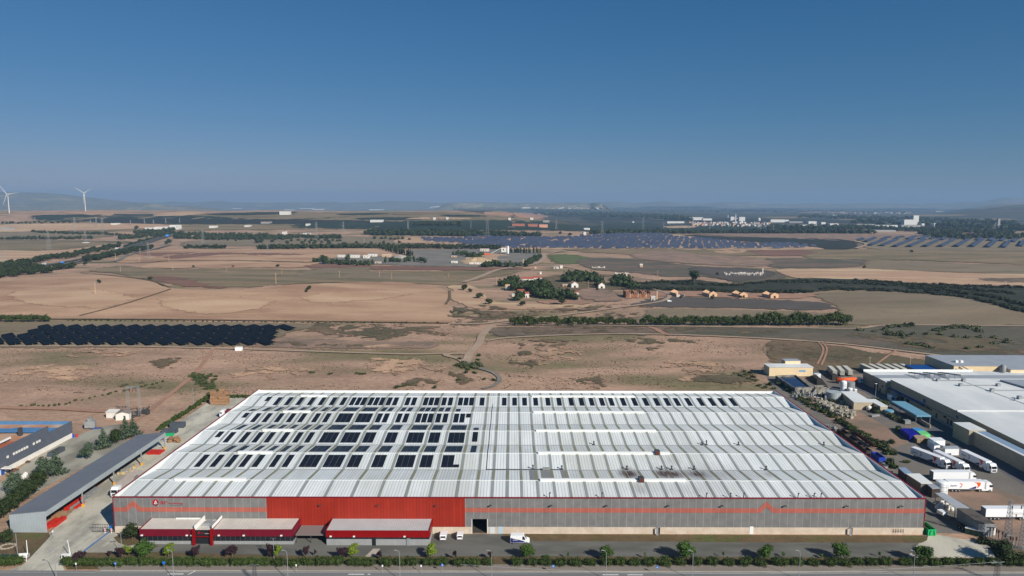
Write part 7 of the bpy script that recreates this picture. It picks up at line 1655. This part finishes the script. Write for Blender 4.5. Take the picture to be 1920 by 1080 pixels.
# ================================================================== far buildings
def far(x0, x1, yb, h, m, label, group='far pale buildings', depth=30, mr=None):
    h = h*(.5 if yb < 397 else 1.)
    return H_('far_building', x0, x1, yb, h, depth, m, mr or m, label, 'building', group=group, door=False)
M_farw = mat('far_white', C(208,206,200), rough=.8); M_farg = mat('far_grey', C(150,148,144), rough=.8); M_farr = mat('far_roof_red', C(160,104,84), rough=.9); M_farp = mat('far_pink', C(206,150,124), rough=.9)
fb = [far(270,286,431,7,M_farw,'x'),far(290,333,430.5,9,M_farw,'x'),far(318,333,430,14,M_farw,'x'),far(392,402,428,8,M_farw,'x'),far(2,16,432,9,M_farg,'x'),far(208,217,422,6,M_farw,'x'),far(436,452,391.5,18,M_farw,'x'),far(470,482,393.5,10,M_farg,'x'),far(524,542,403.5,16,M_farw,'x'),far(533,552,394,18,M_farw,'x'),far(561,590,391.5,18,M_farw,'x'),far(586,607,393.5,22,M_farw,'x'),far(692,720,394,22,M_farw,'x'),far(694,717,417.5,10,M_farw,'x'),far(489,505,420,8,M_farg,'x',mr=M_farr),far(573,578,424,8,M_farw,'x'),far(812,816,412.5,9,M_farw,'x'),far(836,840,412,9,M_farw,'x'),far(953,958,413,9,M_farw,'x'),
  far(960,984,424,8,M_farr,'x'),far(990,1008,425,9,M_farr,'x'),far(1011,1027,426.5,10,M_farp,'x'),far(1094,1099,440.5,9,M_farw,'x'),far(1095,1106,431,6,M_farw,'x'),far(1186,1189,418.5,9,M_farw,'x'),far(994,1000,412,8,M_farw,'x'),far(1018,1030,417,8,M_farg,'x'),far(458,466,426,6,M_farw,'x'),far(529,533,440,9,M_farw,'x'),far(568,578,441,6,M_farw,'x'),
  far(805,812,389,22,M_farw,'x',depth=60),far(812,828,388.5,34,M_farw,'x',depth=60),far(979,994,391,30,M_farw,'x',depth=60),far(1251,1283,419.5,12,M_farw,'x'),far(1292,1318,413.5,20,M_farw,'x'),far(1318,1335,414,14,M_farw,'x'),far(1445,1471,417.5,18,M_farw,'x'),far(1471,1479,416,12,M_farw,'x'),far(1480,1505,418.5,10,M_farg,'x'),far(1516,1531,420,14,M_farw,'x'),far(1540,1548,421,12,M_farw,'x'),far(1556,1572,423,10,M_farw,'x'),far(1602,1640,424,10,M_farg,'x'),far(1640,1690,426,9,M_farw,'x'),far(1504,1540,425,8,M_farw,'x'),
  far(1695,1719,424.5,32,M_farw,'x'),far(1712,1722,424,52,M_farw,'x'),far(1690,1726,427,12,M_farg,'x'),far(1728,1733,426.5,18,M_farw,'x'),far(1733,1754,424,10,M_farg,'x'),far(1751,1755,425,16,M_farw,'x'),far(1640,1680,434.5,6,M_farg,'x'),far(1755,1775,398,12,M_farw,'x',depth=50),far(1560,1570,405,8,M_farw,'x')]
series(fb, 'far pale building in the plain, {n} from the left', 'building', 'far pale buildings')
random.seed(90); fb = []
for i in range(120):
    px = 1296+abs(random.gauss(0,1))*9 if i < 10 else rr_(1292,1442); py = rr_(417.5,424.5)+(px-1296)*.016; w_ = rr_(1.6,4.2)
    fb.append(H_('town_house', px, px+w_, py, rr_(6,11), rr_(9,16), random.choice((M_farw,M_farw,M_pinkw,M_farg)), random.choice((M_farr,M_farr,M_farg,M_farw)), 'x', 'house', gable=2.5 if i%2 else 0., door=False))
series(fb, 'small town house among the factory town, {n} from the left', 'house', 'houses of the factory town')
fb = []
for i in range(40):
    px = rr_(1557,1708); fb.append(H_('village_house', px, px+rr_(1.5,4), rr_(399.3,401), rr_(9,14), 14, random.choice((M_farw,M_pinkw,M_farw)), M_farr, 'x', 'house', door=False))
series(fb, 'pale house of the far village, {n} from the left', 'house', 'houses of the far village')
fb = []
for i in range(34):
    px = rr_(1000,1120); fb.append(H_('hill_house', px, px+rr_(2,5), 391.5+rr_(-.7,.6), rr_(9,16), 18, random.choice((M_farw,M_pinkw,M_farg)), M_farr, 'x', 'house', door=False))
series(fb, 'pale house of the town under the far bluff, {n} from the left', 'house', 'houses under the far bluff')
for nm, px, yb, yt, rad, l in (('chimney',1378.7,415,402,4.5,'tall white factory chimney with red band in the town'),('chimney',1364.5,414,403,3,'thinner grey chimney left of the tall white one')):
    A = PG(px,yb); h = (yb-yt)*A.y/F; r = empty(nm, A, 0, l, 'chimney'); MB().tube((0,0,0),(0,0,h*.8),rad,rad*.8,10).build('shaft', M_farw, r); MB().tube((0,0,h*.8),(0,0,h*.88),rad*.85,rad*.85,10).build('red_band', M_farr, r); MB().tube((0,0,h*.88),(0,0,h),rad*.8,rad*.75,10).build('tip', M_farw, r)
for i, (px, yb, rad, h) in enumerate(((1366,414,11,20),(1382,414.5,12,18),(1390,419,9,14),(1423,414.5,9,20))):
    A = PG(px,yb); r = empty('storage_tank', A, 0, 'white domed tank of the town factory, %s from the left' % nth(i+1), 'tank', 'tanks of the town factory'); MB().lathe([(rad,0),(rad,h*.7),(rad*.7,h*.9),(.5,h)],16).build('shell', M_farw, r)
for x0, x1, yb, h, l in ((1370,1377,414.5,26,'square white block left of the tall chimney'),(1386,1397,415,26,'square white block right of the tall chimney')): far(x0,x1,yb,h,M_farw,l,group=None)
# cable stayed bridge
A = PG(1871,430); r = empty('cable_stayed_bridge', A, 0, 'pale bridge tower with fans of stay cables at the right horizon', 'bridge'); u = A.y/F
MB().prism([(-5,-4),(5,-4),(5,4),(-5,4)],0,20*u).build('tower', M_farg, r); MB().box(-14*u,9*u,-6,6,-1,2).build('deck', M_farg, r)
b = MB()
for k in range(5): b.bar((0,0,19*u-k*3),(-12*u+k*2*u,0,2),1.0); b.bar((0,0,19*u-k*3),(8*u-k*1.4*u,0,2),1.0)
b.build('stay_cable', M_farg, r)['kind'] = 'stuff'
# wind turbines
def turbine(px, yb, yhub, angs, lens, label, yaw):
    A = PG(px,yb); hh = (yb-yhub)*A.y/F*1.0; r = empty('wind_turbine', A, 0, label, 'wind turbine', 'two wind turbines'); MB().tube((0,0,-2),(0,0,hh),1.9,1.1,14).build('tower', M_farw, r); n = MB().box(-2.2,2.2,-4.5,6,hh,hh+4).build('nacelle', M_farw, r)
    hub = MB(); hub.lathe([(.4,-2.4),(1.6,-1),(1.9,0),(1.9,1.2)],10); hub.v = [(x,-4.4-(-z if True else z)*1.0,y+hh+2) if False else (x, -6+z*-1, y+hh+2) for x,y,z in hub.v]; hub.build('hub', M_farw, r)
    for a, L_ in zip(angs, lens):
        d = Vector((math.sin(a),0,math.cos(a))); s = Vector((math.cos(a),0,-math.sin(a))); o = Vector((0,-6.4,hh+2)); b = MB(); b.add([o+s*1.2,o-s*1.2,o+d*L_*.2-s*.8,o+d*L_*.2+s*1.5,o+d*L_+s*.2,o+d*L_-s*.3]+[v+Vector((0,.8,0)) for v in (o+s*1.2,o-s*1.2,o+d*L_*.2-s*.8,o+d*L_*.2+s*1.5,o+d*L_+s*.2,o+d*L_-s*.3)], [(0,1,2,3),(3,2,5,4),(9,8,7,6),(10,11,8,9),(0,3,9,6),(3,4,10,9),(1,7,8,2),(2,8,11,5),(4,5,11,10)]); b.build('blade', M_farw, r)
    r.rotation_euler[2] = 0
turbine(17.5,400,365.5,(R(-37),R(83),R(203)),(56,54,50),'left wind turbine at the photo edge',0); turbine(160.5,396.5,363,(R(-57),R(63),R(183)),(52,46,50),'right wind turbine beyond the plain',0)
# pylons and poles
def pylon(px, yb, yt, label, cat='pylon'):
    A = PG(px,yb); h = (yb-yt)*A.y/F*1.02; r = empty('pylon', A, rr_(-.3,.3), label, cat, 'power line pylons'); w_ = h*.085; t = max(.09, A.y*.00011); lattice(h, w_, h*.018, t, 7, 'lattice', r, M_steel); b = MB()
    for z, l in ((.97,.1),(.86,.14),(.75,.11)): b.bar((-h*l,0,h*z),(h*l,0,h*z),t*1.2); b.bar((-h*l,0,h*z),(0,0,h*(z+.03)),t)
    b.build('crossarm', M_steel, r); return r
ps = [pylon(*p,'x') for p in ((141,436,408),(193,438,409),(181,424,407),(161,455,430),(92,470,433),(7,495,470),(279,486,455),(245,423,413),(381,460,430),(594,449,417),(644,436,416),(765,432,414),(914,446,409),(883,428,415),(1043,430,412),(1129,441,415),(1205.5,431,408),(1244,438,416),(1291,438,422),(1331,433,418),(1426,434,421),(66,418,408),(271,420,411),(288,420,412),(337,418,409),(311,419,410),(683,466,447),(502,476,456),(1450,432,421),(170,421,412),(1256,432,421))]
series(ps, 'steel lattice pylon in the plain, {n} from the left', 'pylon', 'power line pylons')
A = PG(161,456); MB().box(A.x-6,A.x+6,A.y-6,A.y+6,A.z-.3,A.z+2.5).build('pylon_plinth', M_farw); tag(bpy.data.objects['pylon_plinth'], 'white concrete plinth under the pylon on the mound', 'plinth')
sp = []
pr = empty('utility_pole'); MB().tube((0,0,-.3),(0,0,1),.018,.012,6).build('pole', M_pinkw, pr); MB().box(-.12,.12,-.01,.01,.93,.95).build('crossbar', M_grey, pr); pr = snap(pr); outs = []
for px, yb, yt in ((179,553,529),(226,511,499),(97.5,509,498),(217,489,475),(261,492,482),(317,490,478),(324,508,498),(517.5,533,512),(528.5,516,505),(636.5,521,508),(711.5,520,506),(734.5,525,512),(841,521,513),(931,533,519),(1233,519,507),(1050,505,497),(991,560,549),(1103,541,526),(931,500,486),(1630,693,668),(1706,693,668),(263,478,466),(425,510,502)):
    A = PG(px,yb); h = (yb-yt)*A.y/F; outs += place(pr, [(tuple(A), rr_(-.5,.5), (h*1.3,h*1.3,h))])
series(outs, 'thin pale utility pole in the plain, {n} from the left', 'utility pole', 'utility poles in the plain')
# motorway traffic and signs
o = putlorry(LW, (40,503.5), (54,501.5), 'small red cabbed lorry on the motorway', group='motorway traffic'); o = putlorry(LW, (75,499), (89,496.5), 'white lorry between the motorway tree belts', group='motorway traffic'); o = putlorry(LW, (224,467), (215,468.5), 'white lorry half hidden in the motorway pines', group='motorway traffic')
for px, py, l in ((117.5,497,'blue motorway sign above the near carriageway'),(313.5,446,'large blue motorway sign gantry at the bend')):
    A = PG(px,py); r = empty('motorway_sign', A, .2, l, 'motorway sign'); w_ = 5 if px < 200 else 7.5; MB().box(-w_/2,w_/2,-.2,.2,3 if px < 200 else 5,6 if px < 200 else 10).build('panel', mat('motorway_blue', C(60,140,230), rough=.5), r)
    for s in (-1,1): MB().tube((s*w_*.4,.3,0),(s*w_*.4,.3,6 if px < 200 else 10),.25,n=6).build('post', M_grey, r)
# parked car by the ruins
o = dup(V, at(1255,566,.1), .1, 1, 'dark car parked by the track at the ruins', 'car')
# ================================================================== dry tufts as ground cover
b = MB(); rg = random.Random(99)
for i in range(26000):
    Y = 345+rg.random()**1.2*300; u = rg.uniform(-.8,.8); X = u*Y
    q = mnoise.noise((X/45., Y/30., 0))+.5*mnoise.noise((X/12., Y/9., 4))
    if q < .02 or (-127 < X < 140 and Y < 345) or (X < -130 and Y < 370) or (X > 132+ (Y-345)*.25 and Y < 440): continue
    if Y > 600 and X < 60: continue
    if X < -150 and Y > 500: continue
    s = rg.uniform(.15,.5); z = hgt(X,Y)
    a = rg.uniform(0,3.1); c, d = math.cos(a)*s, math.sin(a)*s
    b.add([(X-c,Y-d,z),(X+c,Y+d,z),(X+c*.5,Y+d*.5,z+s*.9),(X-c*.6,Y-d*.6,z+s*.8)], [(0,1,2,3)]); b.add([(X+d,Y-c,z),(X-d,Y+c,z),(X-d*.5,Y+c*.5,z+s*.8),(X+d*.5,Y-c*.5,z+s*.9)], [(0,1,2,3)])
tag(b.build('dry_tufts', leafmat('tuft_leaf', C(104,88,62), C(70,66,44))), 'dry weeds and tufts scattered over the brown field', 'weeds', kind='stuff')
for o in bpy.data.objects:
    if o.get('placed'): del o['placed']

for o in [o for o in COL.objects if o.parent is None and o.get('label') == 'x']:
    for c in kids(o):
        for g_ in kids(c): bpy.data.objects.remove(g_)
        bpy.data.objects.remove(c)
    bpy.data.objects.remove(o)
